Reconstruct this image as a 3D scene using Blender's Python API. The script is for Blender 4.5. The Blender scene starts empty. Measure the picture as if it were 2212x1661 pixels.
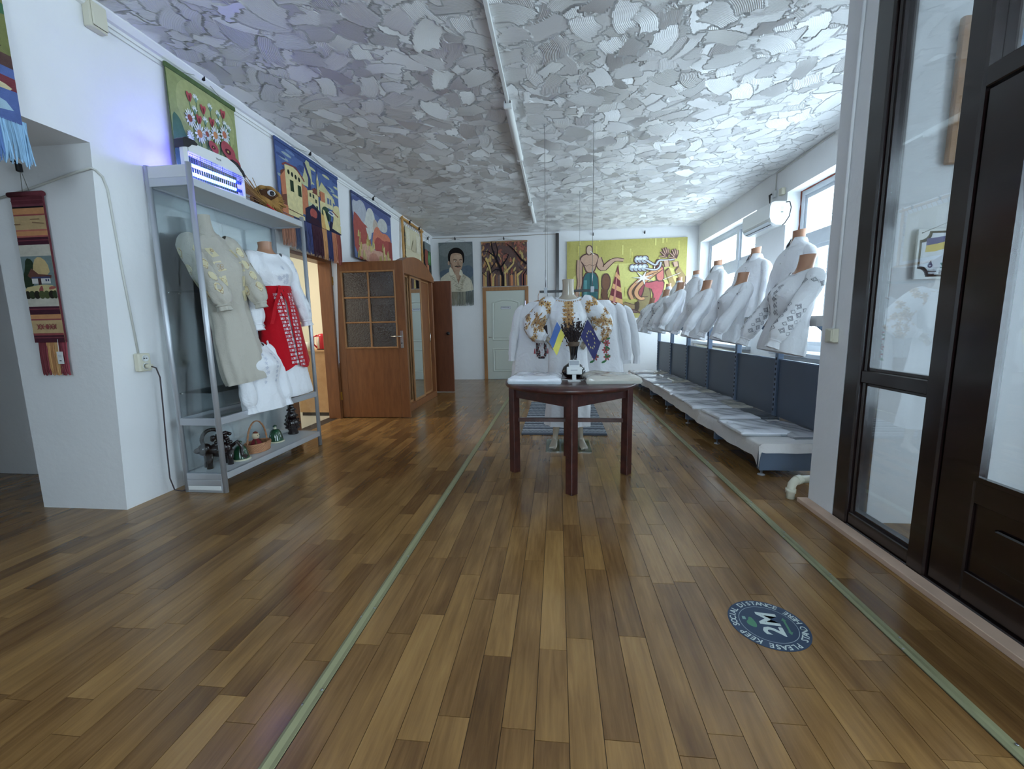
import bpy, bmesh, math, random
import numpy as np
from mathutils import Matrix, Vector, Euler, noise

SC = bpy.context.scene
COL = SC.collection
PI = math.pi
R = math.radians

# ---------------------------------------------------------------- camera
YAW, PITCH, ROLL, FPX, CAMH = R(6.19610), R(-7.99426), R(-1.00817), 913.196, 1.22
_f0 = Vector((-math.sin(YAW), math.cos(YAW), 0)); _r0 = Vector((math.cos(YAW), math.sin(YAW), 0)); _u0 = Vector((0, 0, 1))
_f = _f0*math.cos(PITCH)+_u0*math.sin(PITCH); _u = _u0*math.cos(PITCH)-_f0*math.sin(PITCH)
_r = _r0*math.cos(ROLL)+_u*math.sin(ROLL); _u2 = _u*math.cos(ROLL)-_r0*math.sin(ROLL)
cam_d = bpy.data.cameras.new('camera'); cam = bpy.data.objects.new('camera', cam_d); COL.objects.link(cam)
cam_d.sensor_width = 36; cam_d.lens = FPX/2212*36; cam_d.clip_start = 0.05; cam_d.clip_end = 100
cam.matrix_world = Matrix(((_r.x, _u2.x, -_f.x, 0), (_r.y, _u2.y, -_f.y, 0), (_r.z, _u2.z, -_f.z, CAMH), (0, 0, 0, 1)))
SC.camera = cam

# ---------------------------------------------------------------- daylight, exposure
world = bpy.data.worlds.new('World'); SC.world = world; world.use_nodes = True
bg = world.node_tree.nodes['Background']
bg.inputs[0].default_value = (0.76, 0.88, 1.0, 1); bg.inputs[1].default_value = 9.0
SC.view_settings.view_transform = 'Standard'; SC.view_settings.look = 'None'
SC.view_settings.gamma = 1; SC.view_settings.use_curve_mapping = False
SC.view_settings.exposure = 0.95

def window_light(y0, y1, z0, z1, x, energy=0, color=(1, 1, 1)):
    l = bpy.data.lights.new('window_daylight', 'AREA'); l.shape = 'RECTANGLE'; l.size = y1-y0; l.size_y = z1-z0
    o = bpy.data.objects.new('window_daylight', l); COL.objects.link(o)
    o.location = (x, (y0+y1)/2, (z0+z1)/2)
    o.matrix_world = Matrix.Translation(o.location) @ Matrix(((0, 0, 1, 0), (1, 0, 0, 0), (0, 1, 0, 0), (0, 0, 0, 1)))
    l.cycles.is_portal = True
WZ0, WZ1, WX = 0.84, 2.84, 2.93
WINS = [(6.87, 9.36, WZ0, WZ1), (3.55, 6.03, WZ0, WZ1), (-0.80, 1.45, 0.25, WZ1)]
for a in WINS: window_light(*a, WX+0.42)
BW = (-0.6, 1.5, 1.2, 2.9)          # unseen window behind the camera, added for more frontal light
lb_ = bpy.data.lights.new('window_daylight', 'AREA'); lb_.shape = 'RECTANGLE'; lb_.size = BW[1]-BW[0]; lb_.size_y = BW[3]-BW[2]; lb_.cycles.is_portal = True  # daylight portal of the added back window
ob_ = bpy.data.objects.new('window_daylight', lb_); COL.objects.link(ob_)
ob_.matrix_world = Matrix.Translation(((BW[0]+BW[1])/2, -3.8, (BW[2]+BW[3])/2)) @ Matrix(((1, 0, 0, 0), (0, 0, -1, 0), (0, 1, 0, 0), (0, 0, 0, 1)))

# ---------------------------------------------------------------- helpers
def S(r, g, b, k=1.0):
    def c(v):
        v = v/255.0
        return min(1.0, k*(v/12.92 if v <= 0.04045 else ((v+0.055)/1.055)**2.4))
    return (c(r), c(g), c(b), 1.0)

def mat(name, color, rough=0.6, metal=0.0, spec=0.5, coat=0.0, noise=0.0, nscale=8.0, bump=0.0, bscale=60.0, emis=None, estr=0.0, sheen=0.0, stretch=None, coord='Object'):
    m = bpy.data.materials.new(name); m.use_nodes = True
    nt = m.node_tree; b = nt.nodes['Principled BSDF']
    b.inputs['Base Color'].default_value = color
    b.inputs['Roughness'].default_value = rough; b.inputs['Metallic'].default_value = metal
    b.inputs['Specular IOR Level'].default_value = spec
    if coat: b.inputs['Coat Weight'].default_value = coat; b.inputs['Coat Roughness'].default_value = 0.1
    if sheen: b.inputs['Sheen Weight'].default_value = sheen
    if emis: b.inputs['Emission Color'].default_value = emis; b.inputs['Emission Strength'].default_value = estr
    tc = None
    if noise or bump:
        tc = nt.nodes.new('ShaderNodeTexCoord'); mp = nt.nodes.new('ShaderNodeMapping')
        nt.links.new(tc.outputs[coord], mp.inputs[0])
        if stretch: mp.inputs['Scale'].default_value = stretch
    if noise:
        n = nt.nodes.new('ShaderNodeTexNoise'); n.inputs['Scale'].default_value = nscale; n.inputs['Detail'].default_value = 5
        nt.links.new(mp.outputs[0], n.inputs['Vector'])
        mx = nt.nodes.new('ShaderNodeMix'); mx.data_type = 'RGBA'
        mx.inputs[6].default_value = tuple(max(0, c*(1-noise)) for c in color[:3])+(1,)
        mx.inputs[7].default_value = tuple(min(1, c*(1+noise)) for c in color[:3])+(1,)
        nt.links.new(n.outputs[0], mx.inputs[0]); nt.links.new(mx.outputs[2], b.inputs['Base Color'])
    if bump:
        n2 = nt.nodes.new('ShaderNodeTexNoise'); n2.inputs['Scale'].default_value = bscale; n2.inputs['Detail'].default_value = 4
        nt.links.new(mp.outputs[0], n2.inputs['Vector'])
        bp = nt.nodes.new('ShaderNodeBump'); bp.inputs['Strength'].default_value = bump; bp.inputs['Distance'].default_value = 0.01
        nt.links.new(n2.outputs[0], bp.inputs['Height']); nt.links.new(bp.outputs[0], b.inputs['Normal'])
    return m

def attr_mat(name, rough=0.85, weave=0.0, wscale=220.0, var=0.12):
    """material that takes its colour from the mesh colour attribute Col (dyed wool, print, embroidery)"""
    m = bpy.data.materials.new(name); m.use_nodes = True; nt = m.node_tree; b = nt.nodes['Principled BSDF']
    a = nt.nodes.new('ShaderNodeAttribute'); a.attribute_name = 'Col'
    b.inputs['Roughness'].default_value = rough; b.inputs['Specular IOR Level'].default_value = 0.25
    tc = nt.nodes.new('ShaderNodeTexCoord')
    n = nt.nodes.new('ShaderNodeTexNoise'); n.inputs['Scale'].default_value = 26; n.inputs['Detail'].default_value = 6
    nt.links.new(tc.outputs['Object'], n.inputs['Vector'])
    hs = nt.nodes.new('ShaderNodeHueSaturation'); mr = nt.nodes.new('ShaderNodeMapRange')
    mr.inputs[3].default_value = 1-var*2; mr.inputs[4].default_value = 1+var*2
    nt.links.new(n.outputs[0], mr.inputs[0]); nt.links.new(mr.outputs[0], hs.inputs['Value']); hs.inputs['Saturation'].default_value = 0.82
    nt.links.new(a.outputs['Color'], hs.inputs['Color']); nt.links.new(hs.outputs[0], b.inputs['Base Color'])
    if weave:
        w = nt.nodes.new('ShaderNodeTexWave'); w.inputs['Scale'].default_value = wscale/6.28; w.bands_direction = 'Z'; w.inputs['Distortion'].default_value = 1.5
        nt.links.new(tc.outputs['Object'], w.inputs['Vector'])
        bp = nt.nodes.new('ShaderNodeBump'); bp.inputs['Strength'].default_value = weave; bp.inputs['Distance'].default_value = 0.004
        nt.links.new(w.outputs[1], bp.inputs['Height']); nt.links.new(bp.outputs[0], b.inputs['Normal'])
    return m

def wood_mat(name, c1, c2, rough=0.4, scale=(2, 2, 14), coat=0.0, spec=0.5):
    m = bpy.data.materials.new(name); m.use_nodes = True; nt = m.node_tree; b = nt.nodes['Principled BSDF']
    tc = nt.nodes.new('ShaderNodeTexCoord'); mp = nt.nodes.new('ShaderNodeMapping'); mp.inputs['Scale'].default_value = scale
    nt.links.new(tc.outputs['Object'], mp.inputs[0])
    n = nt.nodes.new('ShaderNodeTexNoise'); n.inputs['Scale'].default_value = 3; n.inputs['Detail'].default_value = 8; n.inputs['Roughness'].default_value = 0.65
    nt.links.new(mp.outputs[0], n.inputs['Vector'])
    r = nt.nodes.new('ShaderNodeValToRGB'); r.color_ramp.elements[0].position = 0.35; r.color_ramp.elements[1].position = 0.65
    r.color_ramp.elements[0].color = c1; r.color_ramp.elements[1].color = c2
    nt.links.new(n.outputs[0], r.inputs[0]); nt.links.new(r.outputs[0], b.inputs['Base Color'])
    b.inputs['Roughness'].default_value = rough; b.inputs['Specular IOR Level'].default_value = spec
    if coat: b.inputs['Coat Weight'].default_value = coat; b.inputs['Coat Roughness'].default_value = 0.12
    bp = nt.nodes.new('ShaderNodeBump'); bp.inputs['Strength'].default_value = 0.12; bp.inputs['Distance'].default_value = 0.003
    nt.links.new(n.outputs[0], bp.inputs['Height']); nt.links.new(bp.outputs[0], b.inputs['Normal'])
    return m

def glass_mat(name, tint=(0.93, 0.97, 0.98, 1), refl=0.09, rough=0.0, bump=0.0):
    m = bpy.data.materials.new(name); m.use_nodes = True; nt = m.node_tree
    for n in list(nt.nodes): nt.nodes.remove(n)
    out = nt.nodes.new('ShaderNodeOutputMaterial'); mx = nt.nodes.new('ShaderNodeMixShader')
    t = nt.nodes.new('ShaderNodeBsdfTransparent'); t.inputs[0].default_value = tint
    g = nt.nodes.new('ShaderNodeBsdfGlossy'); g.inputs['Roughness'].default_value = rough
    fr = nt.nodes.new('ShaderNodeLayerWeight'); fr.inputs[0].default_value = 0.22
    mr = nt.nodes.new('ShaderNodeMapRange'); mr.inputs[3].default_value = refl*0.6; mr.inputs[4].default_value = 0.45
    nt.links.new(fr.outputs['Fresnel'], mr.inputs[0]); nt.links.new(mr.outputs[0], mx.inputs[0])
    nt.links.new(t.outputs[0], mx.inputs[1]); nt.links.new(g.outputs[0], mx.inputs[2]); nt.links.new(mx.outputs[0], out.inputs[0])
    if bump:
        tc = nt.nodes.new('ShaderNodeTexCoord'); v = nt.nodes.new('ShaderNodeTexNoise'); v.inputs['Scale'].default_value = 55
        nt.links.new(tc.outputs['Object'], v.inputs['Vector'])
        bp = nt.nodes.new('ShaderNodeBump'); bp.inputs['Strength'].default_value = bump; bp.inputs['Distance'].default_value = 0.01
        nt.links.new(v.outputs[0], bp.inputs['Height']); nt.links.new(bp.outputs[0], g.inputs['Normal'])
    return m

class MB:
    """collects vertices and faces for ONE mesh"""
    def __init__(s): s.v = []; s.f = []; s.m = []; s.c = []; s.sm = []
    def add(s, verts, faces, mi=0, col=None, smooth=False):
        o = len(s.v); s.v += [tuple(p) for p in verts]
        for f in faces:
            s.f.append(tuple(i+o for i in f)); s.m.append(mi); s.c.append(col); s.sm.append(smooth)
        return s
    def box(s, a, b, mi=0, col=None):
        (x0, y0, z0), (x1, y1, z1) = a, b
        v = [(x0, y0, z0), (x1, y0, z0), (x1, y1, z0), (x0, y1, z0), (x0, y0, z1), (x1, y0, z1), (x1, y1, z1), (x0, y1, z1)]
        return s.add(v, [(0, 3, 2, 1), (4, 5, 6, 7), (0, 1, 5, 4), (1, 2, 6, 5), (2, 3, 7, 6), (3, 0, 4, 7)], mi, col)
    def bbox(s, a, b, r=0.006, mi=0, col=None):
        """box with chamfered vertical and top edges"""
        (x0, y0, z0), (x1, y1, z1) = a, b
        r = min(r, (x1-x0)/2.01, (y1-y0)/2.01, (z1-z0)/2.01)
        def ring(i, z): return [(x0+i+r, y0+i, z), (x1-i-r, y0+i, z), (x1-i, y0+i+r, z), (x1-i, y1-i-r, z), (x1-i-r, y1-i, z), (x0+i+r, y1-i, z), (x0+i, y1-i-r, z), (x0+i, y0+i+r, z)]
        rings = [ring(r*0.6, z0), ring(0, z0+r*0.6), ring(0, z1-r*0.6), ring(r*0.6, z1)]
        v = sum(rings, []); f = [tuple(range(7, -1, -1)), tuple(range(24, 32))]
        for k in range(3):
            for i in range(8): j = (i+1) % 8; f.append((k*8+i, k*8+j, k*8+8+j, k*8+8+i))
        return s.add(v, f, mi, col)
    def tube(s, pts, r, n=8, mi=0, col=None, cap=True, smooth=True):
        pts = [Vector(p) for p in pts]; rs = r if isinstance(r, (list, tuple)) else [r]*len(pts)
        d = (pts[1]-pts[0]).normalized(); up = Vector((0, 0, 1)) if abs(d.z) < 0.9 else Vector((1, 0, 0))
        e1 = d.cross(up).normalized(); v = []; f = []
        for i, p in enumerate(pts):
            t = (pts[min(i+1, len(pts)-1)]-pts[max(i-1, 0)]).normalized()
            e1 = (e1-t*e1.dot(t)).normalized(); e2 = t.cross(e1)
            for k in range(n): a = 2*PI*k/n; v.append(p+(e1*math.cos(a)+e2*math.sin(a))*rs[i])
        for i in range(len(pts)-1):
            for k in range(n): j = (k+1) % n; f.append((i*n+k, i*n+j, i*n+n+j, i*n+n+k))
        s.add(v, f, mi, col, smooth)
        if cap:
            o = len(s.v)-len(v); s.f += [tuple(o+i for i in range(n-1, -1, -1)), tuple(o+len(v)-n+i for i in range(n))]
            s.m += [mi, mi]; s.c += [col, col]; s.sm += [False, False]
        return s
    def lathe(s, prof, n=24, c=(0, 0, 0), mi=0, col=None, sx=1, sy=1, smooth=True):
        v = []; f = []
        for r, z in prof:
            for k in range(n): a = 2*PI*k/n; v.append((c[0]+r*sx*math.cos(a), c[1]+r*sy*math.sin(a), c[2]+z))
        for i in range(len(prof)-1):
            for k in range(n): j = (k+1) % n; f.append((i*n+k, i*n+j, i*n+n+j, i*n+n+k))
        f += [tuple(range(n-1, -1, -1)), tuple((len(prof)-1)*n+k for k in range(n))]
        return s.add(v, f, mi, col, smooth)
    def ball(s, c, r, n=12, mi=0, col=None):
        rx, ry, rz = r if isinstance(r, (tuple, list)) else (r, r, r)
        prof = [(max(1e-4, math.sin(PI*i/(n//2+1))), -math.cos(PI*i/(n//2+1))*rz) for i in range(n//2+2)]
        return s.lathe([(p[0], p[1]) for p in prof], n, c, mi, col, rx, ry)
    def prism(s, poly, y0, y1, mi=0, col=None):
        """polygon in x,z extruded along y"""
        n = len(poly); v = [(p[0], y0, p[1]) for p in poly]+[(p[0], y1, p[1]) for p in poly]
        f = [tuple(range(n)), tuple(range(2*n-1, n-1, -1))]+[(i, i+n, (i+1) % n+n, (i+1) % n) for i in range(n)]
        return s.add(v, f, mi, col)
    def grid(s, P, mi=0, col=None, smooth=True, closed=False):
        """P[i][j] points"""
        ni, nj = len(P), len(P[0]); v = [p for row in P for p in row]; f = []
        for i in range(ni-1):
            for j in range(nj if closed else nj-1):
                k = (j+1) % nj; f.append((i*nj+j, i*nj+k, i*nj+nj+k, i*nj+nj+j))
        return s.add(v, f, mi, col, smooth)
    def xf(s, M, start=0):
        for i in range(start, len(s.v)): s.v[i] = tuple(M @ Vector(s.v[i]))
        return s
    def build(s, name, mats, parent=None, loc=(0, 0, 0), rot=(0, 0, 0), kind=None, fix=False):
        me = bpy.data.meshes.new(name); me.from_pydata(s.v, [], s.f)
        for m in (mats if isinstance(mats, (list, tuple)) else [mats]): me.materials.append(m)
        me.polygons.foreach_set('material_index', s.m); me.polygons.foreach_set('use_smooth', s.sm)
        if any(c is not None for c in s.c):
            ca = me.color_attributes.new('Col', 'FLOAT_COLOR', 'CORNER'); buf = []
            for p, c in zip(me.polygons, s.c): buf += list(c or (1, 1, 1, 1))*p.loop_total
            ca.data.foreach_set('color', buf)
        if fix:
            bm = bmesh.new(); bm.from_mesh(me); bmesh.ops.recalc_face_normals(bm, faces=bm.faces); bm.to_mesh(me); bm.free()
        me.update()
        o = bpy.data.objects.new(name, me); COL.objects.link(o); o.location = loc; o.rotation_euler = rot
        if parent is not None: o.parent = parent
        if kind: o['kind'] = kind
        return o

def tag(o, label, cat, group=None):
    o['label'] = label; o['category'] = cat
    if group: o['group'] = group
    return o
def thing(name, label, cat, loc=(0, 0, 0), rz=0.0, group=None, rot=None):
    o = bpy.data.objects.new(name, None); COL.objects.link(o); o.empty_display_size = 0.05
    o.location = loc; o.rotation_euler = rot or (0, 0, rz)
    return tag(o, label, cat, group)
def struct(o): o['kind'] = 'structure'; return o
def copy_tree(o, parent=None):
    c = o.copy(); COL.objects.link(c); c.parent = parent
    for ch in list(o.children): copy_tree(ch, c)
    return c
def text_part(txt, size, M, m, parent, name='lettering', align='CENTER', thick=0.0004, spacing=1.0, bold=0.0):
    cu = bpy.data.curves.new('txt', 'FONT'); cu.body = txt; cu.size = size; cu.align_x = align; cu.align_y = 'CENTER'; cu.extrude = thick; cu.space_character = spacing; cu.resolution_u = 2; cu.offset = bold
    t = bpy.data.objects.new('txt', cu); COL.objects.link(t)
    me = bpy.data.meshes.new_from_object(t.evaluated_get(bpy.context.evaluated_depsgraph_get()))
    bpy.data.objects.remove(t); bpy.data.curves.remove(cu)
    me.transform(M); me.name = name; me.materials.clear(); me.materials.append(m)
    o = bpy.data.objects.new(name, me); COL.objects.link(o)
    if parent is not None: o.parent = parent
    return o
# front of a thing looks along -Y; text drawn in x,z plane facing -Y:
FACE = Matrix(((1, 0, 0, 0), (0, 0, -1, 0), (0, 1, 0, 0), (0, 0, 0, 1)))

# flat picture shapes, in metres on the x,z plane
def ell(cx, cz, rx, rz=None, n=14, rot=0):
    rz = rz or rx; c, s_ = math.cos(rot), math.sin(rot)
    return [(cx+rx*math.cos(2*PI*k/n)*c-rz*math.sin(2*PI*k/n)*s_, cz+rx*math.cos(2*PI*k/n)*s_+rz*math.sin(2*PI*k/n)*c) for k in range(n)]
def line(pts, w, w2=None):
    w2 = w if w2 is None else w2; L = []; Rr = []; n = len(pts)
    for i, p in enumerate(pts):
        a = pts[max(0, i-1)]; b = pts[min(n-1, i+1)]; d = (b[0]-a[0], b[1]-a[1]); l = math.hypot(*d) or 1
        ww = (w+(w2-w)*i/(n-1))/2; nx, nz = -d[1]/l*ww, d[0]/l*ww
        L.append((p[0]+nx, p[1]+nz)); Rr.append((p[0]-nx, p[1]-nz))
    return L+Rr[::-1]
def star(cx, cz, r, r2=None, n=5, rot=PI/2):
    r2 = r2 or r*0.4
    return [(cx+(r if k % 2 == 0 else r2)*math.cos(rot+PI*k/n), cz+(r if k % 2 == 0 else r2)*math.sin(rot+PI*k/n)) for k in range(2*n)]
def smooth(pts, k=2, closed=True):
    for _ in range(k):
        q = []
        n = len(pts)
        for i in range(n if closed else n-1):
            a, b = pts[i], pts[(i+1) % n]
            q += [(a[0]*.75+b[0]*.25, a[1]*.75+b[1]*.25), (a[0]*.25+b[0]*.75, a[1]*.25+b[1]*.75)]
        pts = q if closed else [pts[0]]+q+[pts[-1]]
    return pts
def art(polys, W, H, parent, m, name='picture', y=-0.0, step=0.00012, sc=True):
    """polys: list of (colour, points) in unit square; painted flat, later ones over earlier ones"""
    b = MB(); yy = y
    for col, pts in polys:
        q = [(min(1, max(0, p[0]))*W, min(1, max(0, p[1]))*H) if sc else p for p in pts]
        a2 = sum(q[i][0]*q[(i+1) % len(q)][1]-q[(i+1) % len(q)][0]*q[i][1] for i in range(len(q)))
        if abs(a2) < 1e-9: continue
        if a2 < 0: q = q[::-1]
        yy -= step
        b.add([(p[0], yy, p[1]) for p in q], [tuple(range(len(q)))], 0, col)
    return b.build(name, m, parent)
def fringe(parent, m, x0, x1, z, length, cols, n=90, seed=1, r=0.004, y=-0.006, name='fringe', var=0.12):
    rd = random.Random(seed); b = MB()
    for i in range(n):
        t = (i+rd.random()*0.8)/n; x = x0+(x1-x0)*t; L = length*(1-var*rd.random()) if not callable(length) else length(t)*(1-var*rd.random())
        c = cols[min(len(cols)-1, int(t*len(cols)))]; k = 0.75+0.5*rd.random(); c = (min(1, c[0]*k), min(1, c[1]*k), min(1, c[2]*k), 1)
        dx = rd.gauss(0, .006); y1 = y-rd.random()*0.008
        b.tube([(x, y, z), (x+dx*.4, y1, z-L*.4), (x+dx, y1, z-L*.8), (x+dx+rd.gauss(0, .006), y1, z-L)], [r, r, r, r*.6], 4, 0, c, False)
    return b.build(name, m, parent, kind='stuff')
# ---------------------------------------------------------------- materials of the room
M = {}
M['wall'] = mat('white_plaster', (0.82, 0.825, 0.83, 1), 0.9, noise=0.04, nscale=3, bump=0.18, bscale=26, spec=0.2)
M['cream'] = mat('cream_plaster', (0.80, 0.74, 0.58, 1), 0.9, noise=0.04, nscale=3, spec=0.2)
M['ceil'] = mat('ceiling_base', (0.74, 0.74, 0.74, 1), 0.95, spec=0.1)
M['dark_wood'] = wood_mat('dark_brown_varnished_wood', S(18, 10, 11), S(34, 19, 18), 0.26, (3, 3, 16), coat=0.5)
M['door_wood'] = wood_mat('alder_veneer', S(118, 71, 38), S(136, 86, 48), 0.38, (9, 9, 1.2))
M['door_dark'] = wood_mat('dark_alder_veneer', S(106, 58, 34), S(122, 70, 42), 0.4, (9, 9, 1.2))
M['frame_wood'] = wood_mat('light_brown_frame_wood', S(150, 104, 62), S(168, 121, 76), 0.5, (8, 8, 1.2))
M['table_wood'] = wood_mat('mahogany_stained_wood', S(52, 23, 20), S(80, 40, 33), 0.35, (5, 5, 5), coat=0.3)
M['chip'] = wood_mat('pale_chipboard', S(176, 136, 92), S(190, 152, 108), 0.6, (3, 3, 3))
M['lath'] = mat('painted_lath', S(138, 136, 102), 0.55, noise=0.1, nscale=9)
M['thresh'] = mat('raw_pine', S(202, 172, 150), 0.7, noise=0.15, nscale=9)
M['metal'] = mat('brushed_metal', S(170, 172, 176), 0.35, 1.0)
M['brass'] = mat('brass', S(206, 164, 74), 0.3, 1.0)
M['chrome'] = mat('satin_nickel', S(205, 203, 196), 0.25, 1.0)
M['black'] = mat('black_plastic', S(22, 22, 26), 0.4)
M['white_pl'] = mat('white_plastic', S(226, 228, 226), 0.35)
M['cream_pl'] = mat('cream_plastic', S(214, 210, 190), 0.45)
M['greyframe'] = mat('grey_white_window_paint', S(196, 202, 208), 0.5, noise=0.06, nscale=12)
M['glass'] = glass_mat('clear_glass')
M['pane_door'] = glass_mat('partition_glass', (0.95, 0.97, 0.98, 1), 0.08)
M['pane_vit'] = glass_mat('showcase_glass', (0.94, 0.975, 0.985, 1), 0.07)
M['cable'] = mat('white_cable', S(205, 205, 198), 0.5)
M['cord'] = mat('grey_cord', S(120, 118, 112), 0.7)
M['dirt'] = mat('dark_joint', S(48, 34, 22), 0.8)
M['wool'] = attr_mat('woven_wool', 0.95, 0.35, 420)
M['print'] = attr_mat('flat_print', 0.6, 0, var=0.02)
M['paint'] = attr_mat('oil_paint', 0.55, 0.1, 60, var=0.08)
M['thread'] = attr_mat('dyed_thread', 0.8, 0, var=0.05)

def plank_mat():
    m = bpy.data.materials.new('wood_look_vinyl'); m.use_nodes = True; nt = m.node_tree; b = nt.nodes['Principled BSDF']
    a = nt.nodes.new('ShaderNodeAttribute'); a.attribute_name = 'Col'
    sep = nt.nodes.new('ShaderNodeSeparateColor'); nt.links.new(a.outputs['Color'], sep.inputs[0])
    g = nt.nodes.new('ShaderNodeNewGeometry')
    off = nt.nodes.new('ShaderNodeVectorMath'); off.operation = 'SCALE'; nt.links.new(a.outputs['Color'], off.inputs[0]); off.inputs['Scale'].default_value = 37
    ad = nt.nodes.new('ShaderNodeVectorMath'); nt.links.new(g.outputs['Position'], ad.inputs[0]); nt.links.new(off.outputs[0], ad.inputs[1])
    mp = nt.nodes.new('ShaderNodeMapping'); mp.inputs['Scale'].default_value = (55, 3.5, 1); nt.links.new(ad.outputs[0], mp.inputs[0])
    n = nt.nodes.new('ShaderNodeTexNoise'); n.inputs['Scale'].default_value = 1.0; n.inputs['Detail'].default_value = 7; n.inputs['Roughness'].default_value = 0.62; n.inputs['Distortion'].default_value = 0.6
    nt.links.new(mp.outputs[0], n.inputs['Vector'])
    mp2 = nt.nodes.new('ShaderNodeMapping'); mp2.inputs['Scale'].default_value = (9, 1.8, 1); nt.links.new(ad.outputs[0], mp2.inputs[0])
    n2 = nt.nodes.new('ShaderNodeTexNoise'); n2.inputs['Scale'].default_value = 1.0; n2.inputs['Detail'].default_value = 3
    nt.links.new(mp2.outputs[0], n2.inputs['Vector'])
    s1 = nt.nodes.new('ShaderNodeMath'); s1.operation = 'MULTIPLY_ADD'; nt.links.new(n.outputs[0], s1.inputs[0]); s1.inputs[1].default_value = 0.34; nt.links.new(sep.outputs[0], s1.inputs[2])
    s2 = nt.nodes.new('ShaderNodeMath'); s2.operation = 'MULTIPLY_ADD'; nt.links.new(n2.outputs[0], s2.inputs[0]); s2.inputs[1].default_value = 0.46; nt.links.new(s1.outputs[0], s2.inputs[2])
    r = nt.nodes.new('ShaderNodeValToRGB'); e = r.color_ramp.elements
    e[0].position = 0.38; e[0].color = S(70, 46, 24); e[1].position = 0.92; e[1].color = S(166, 128, 78)
    x = e.new(0.56); x.color = S(108, 77, 43); x = e.new(0.72); x.color = S(138, 103, 60)
    nt.links.new(s2.outputs[0], r.inputs[0]); nt.links.new(r.outputs[0], b.inputs['Base Color'])
    b.inputs['Roughness'].default_value = 0.30; b.inputs['Specular IOR Level'].default_value = 0.5
    n3 = nt.nodes.new('ShaderNodeTexNoise'); n3.inputs['Scale'].default_value = 3.2; n3.inputs['Detail'].default_value = 3; nt.links.new(g.outputs['Position'], n3.inputs['Vector'])
    mr = nt.nodes.new('ShaderNodeMapRange'); mr.inputs[3].default_value = 0.12; mr.inputs[4].default_value = 0.30; nt.links.new(n3.outputs[0], mr.inputs[0]); nt.links.new(mr.outputs[0], b.inputs['Roughness'])
    n4 = nt.nodes.new('ShaderNodeTexNoise'); n4.inputs['Scale'].default_value = 2.6; n4.inputs['Detail'].default_value = 1; nt.links.new(g.outputs['Position'], n4.inputs['Vector'])
    hm = nt.nodes.new('ShaderNodeMath'); hm.operation = 'MULTIPLY_ADD'; nt.links.new(n.outputs[0], hm.inputs[0]); hm.inputs[1].default_value = 0.012; nt.links.new(n4.outputs[0], hm.inputs[2])
    bp = nt.nodes.new('ShaderNodeBump'); bp.inputs['Strength'].default_value = 1.0; bp.inputs['Distance'].default_value = 0.0028
    nt.links.new(hm.outputs[0], bp.inputs['Height']); nt.links.new(bp.outputs[0], b.inputs['Normal'])
    return m
M['plank'] = plank_mat()

def plaster_mat():
    m = bpy.data.materials.new('combed_plaster'); m.use_nodes = True; nt = m.node_tree; b = nt.nodes['Principled BSDF']
    b.inputs['Base Color'].default_value = (0.78, 0.78, 0.78, 1); b.inputs['Roughness'].default_value = 0.38; b.inputs['Specular IOR Level'].default_value = 0.8
    uv = nt.nodes.new('ShaderNodeAttribute'); uv.attribute_name = 'stroke'; sp = nt.nodes.new('ShaderNodeSeparateXYZ'); nt.links.new(uv.outputs['Vector'], sp.inputs[0])
    a = nt.nodes.new('ShaderNodeNewGeometry')
    def mth(op, x, y):
        q = nt.nodes.new('ShaderNodeMath'); q.operation = op
        for k, w in enumerate((x, y)):
            if w is None: continue
            if isinstance(w, float): q.inputs[k].default_value = w
            else: nt.links.new(w, q.inputs[k])
        return q.outputs[0]
    # grooves of the notched trowel: saw-tooth across the stroke, its slope differs from stroke to stroke
    saw = mth('MULTIPLY', mth('FRACT', mth('MULTIPLY', sp.outputs[0], 1/.0115), None), .0115)
    comb = mth('MULTIPLY', mth('SINE', mth('MULTIPLY', sp.outputs[0], 2*PI/.0115), None), mth('MULTIPLY', sp.outputs[1], .0011))
    hsaw = mth('ADD', mth('MULTIPLY', saw, sp.outputs[2]), comb)
    n = nt.nodes.new('ShaderNodeTexNoise'); n.inputs['Scale'].default_value = 45; n.inputs['Detail'].default_value = 4; nt.links.new(a.outputs['Position'], n.inputs['Vector'])
    h2 = nt.nodes.new('ShaderNodeMath'); h2.operation = 'MULTIPLY_ADD'; nt.links.new(n.outputs[0], h2.inputs[0]); h2.inputs[1].default_value = 0.0022; nt.links.new(hsaw, h2.inputs[2])
    bp = nt.nodes.new('ShaderNodeBump'); bp.inputs['Strength'].default_value = 1.0; bp.inputs['Distance'].default_value = 1.0
    nt.links.new(h2.outputs[0], bp.inputs['Height']); nt.links.new(bp.outputs[0], b.inputs['Normal'])
    return m
M['plaster'] = plaster_mat()

# ---------------------------------------------------------------- room shell
CE = 3.20; FY = 9.5; BY = -3.5
def XL(z): return -2.965+0.053*z          # the left wall leans in a little towards the top
def left_wall_piece(b, y0, y1, z0, z1, xo):
    v = [(XL(z0), y0, z0), (XL(z0), y1, z0), (xo, y1, z0), (xo, y0, z0), (XL(z1), y0, z1), (XL(z1), y1, z1), (xo, y1, z1), (xo, y0, z1)]
    b.add(v, [(0, 3, 2, 1), (4, 5, 6, 7), (0, 1, 5, 4), (1, 2, 6, 5), (2, 3, 7, 6), (3, 0, 4, 7)])
b = MB()
XT, XN = -3.62, -3.12
left_wall_piece(b, BY, 0.75, 0, CE, XT); left_wall_piece(b, 0.75, 2.48, 2.37, CE, XT)      # passage opening
left_wall_piece(b, 2.48, 3.35, 0, CE, XT)
left_wall_piece(b, 3.35, 4.42, 0, CE, XN); left_wall_piece(b, 4.42, 5.40, 2.09, CE, XN); left_wall_piece(b, 5.40, FY, 0, CE, XN)
struct(b.build('wall_left', M['wall'], fix=True))
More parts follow.
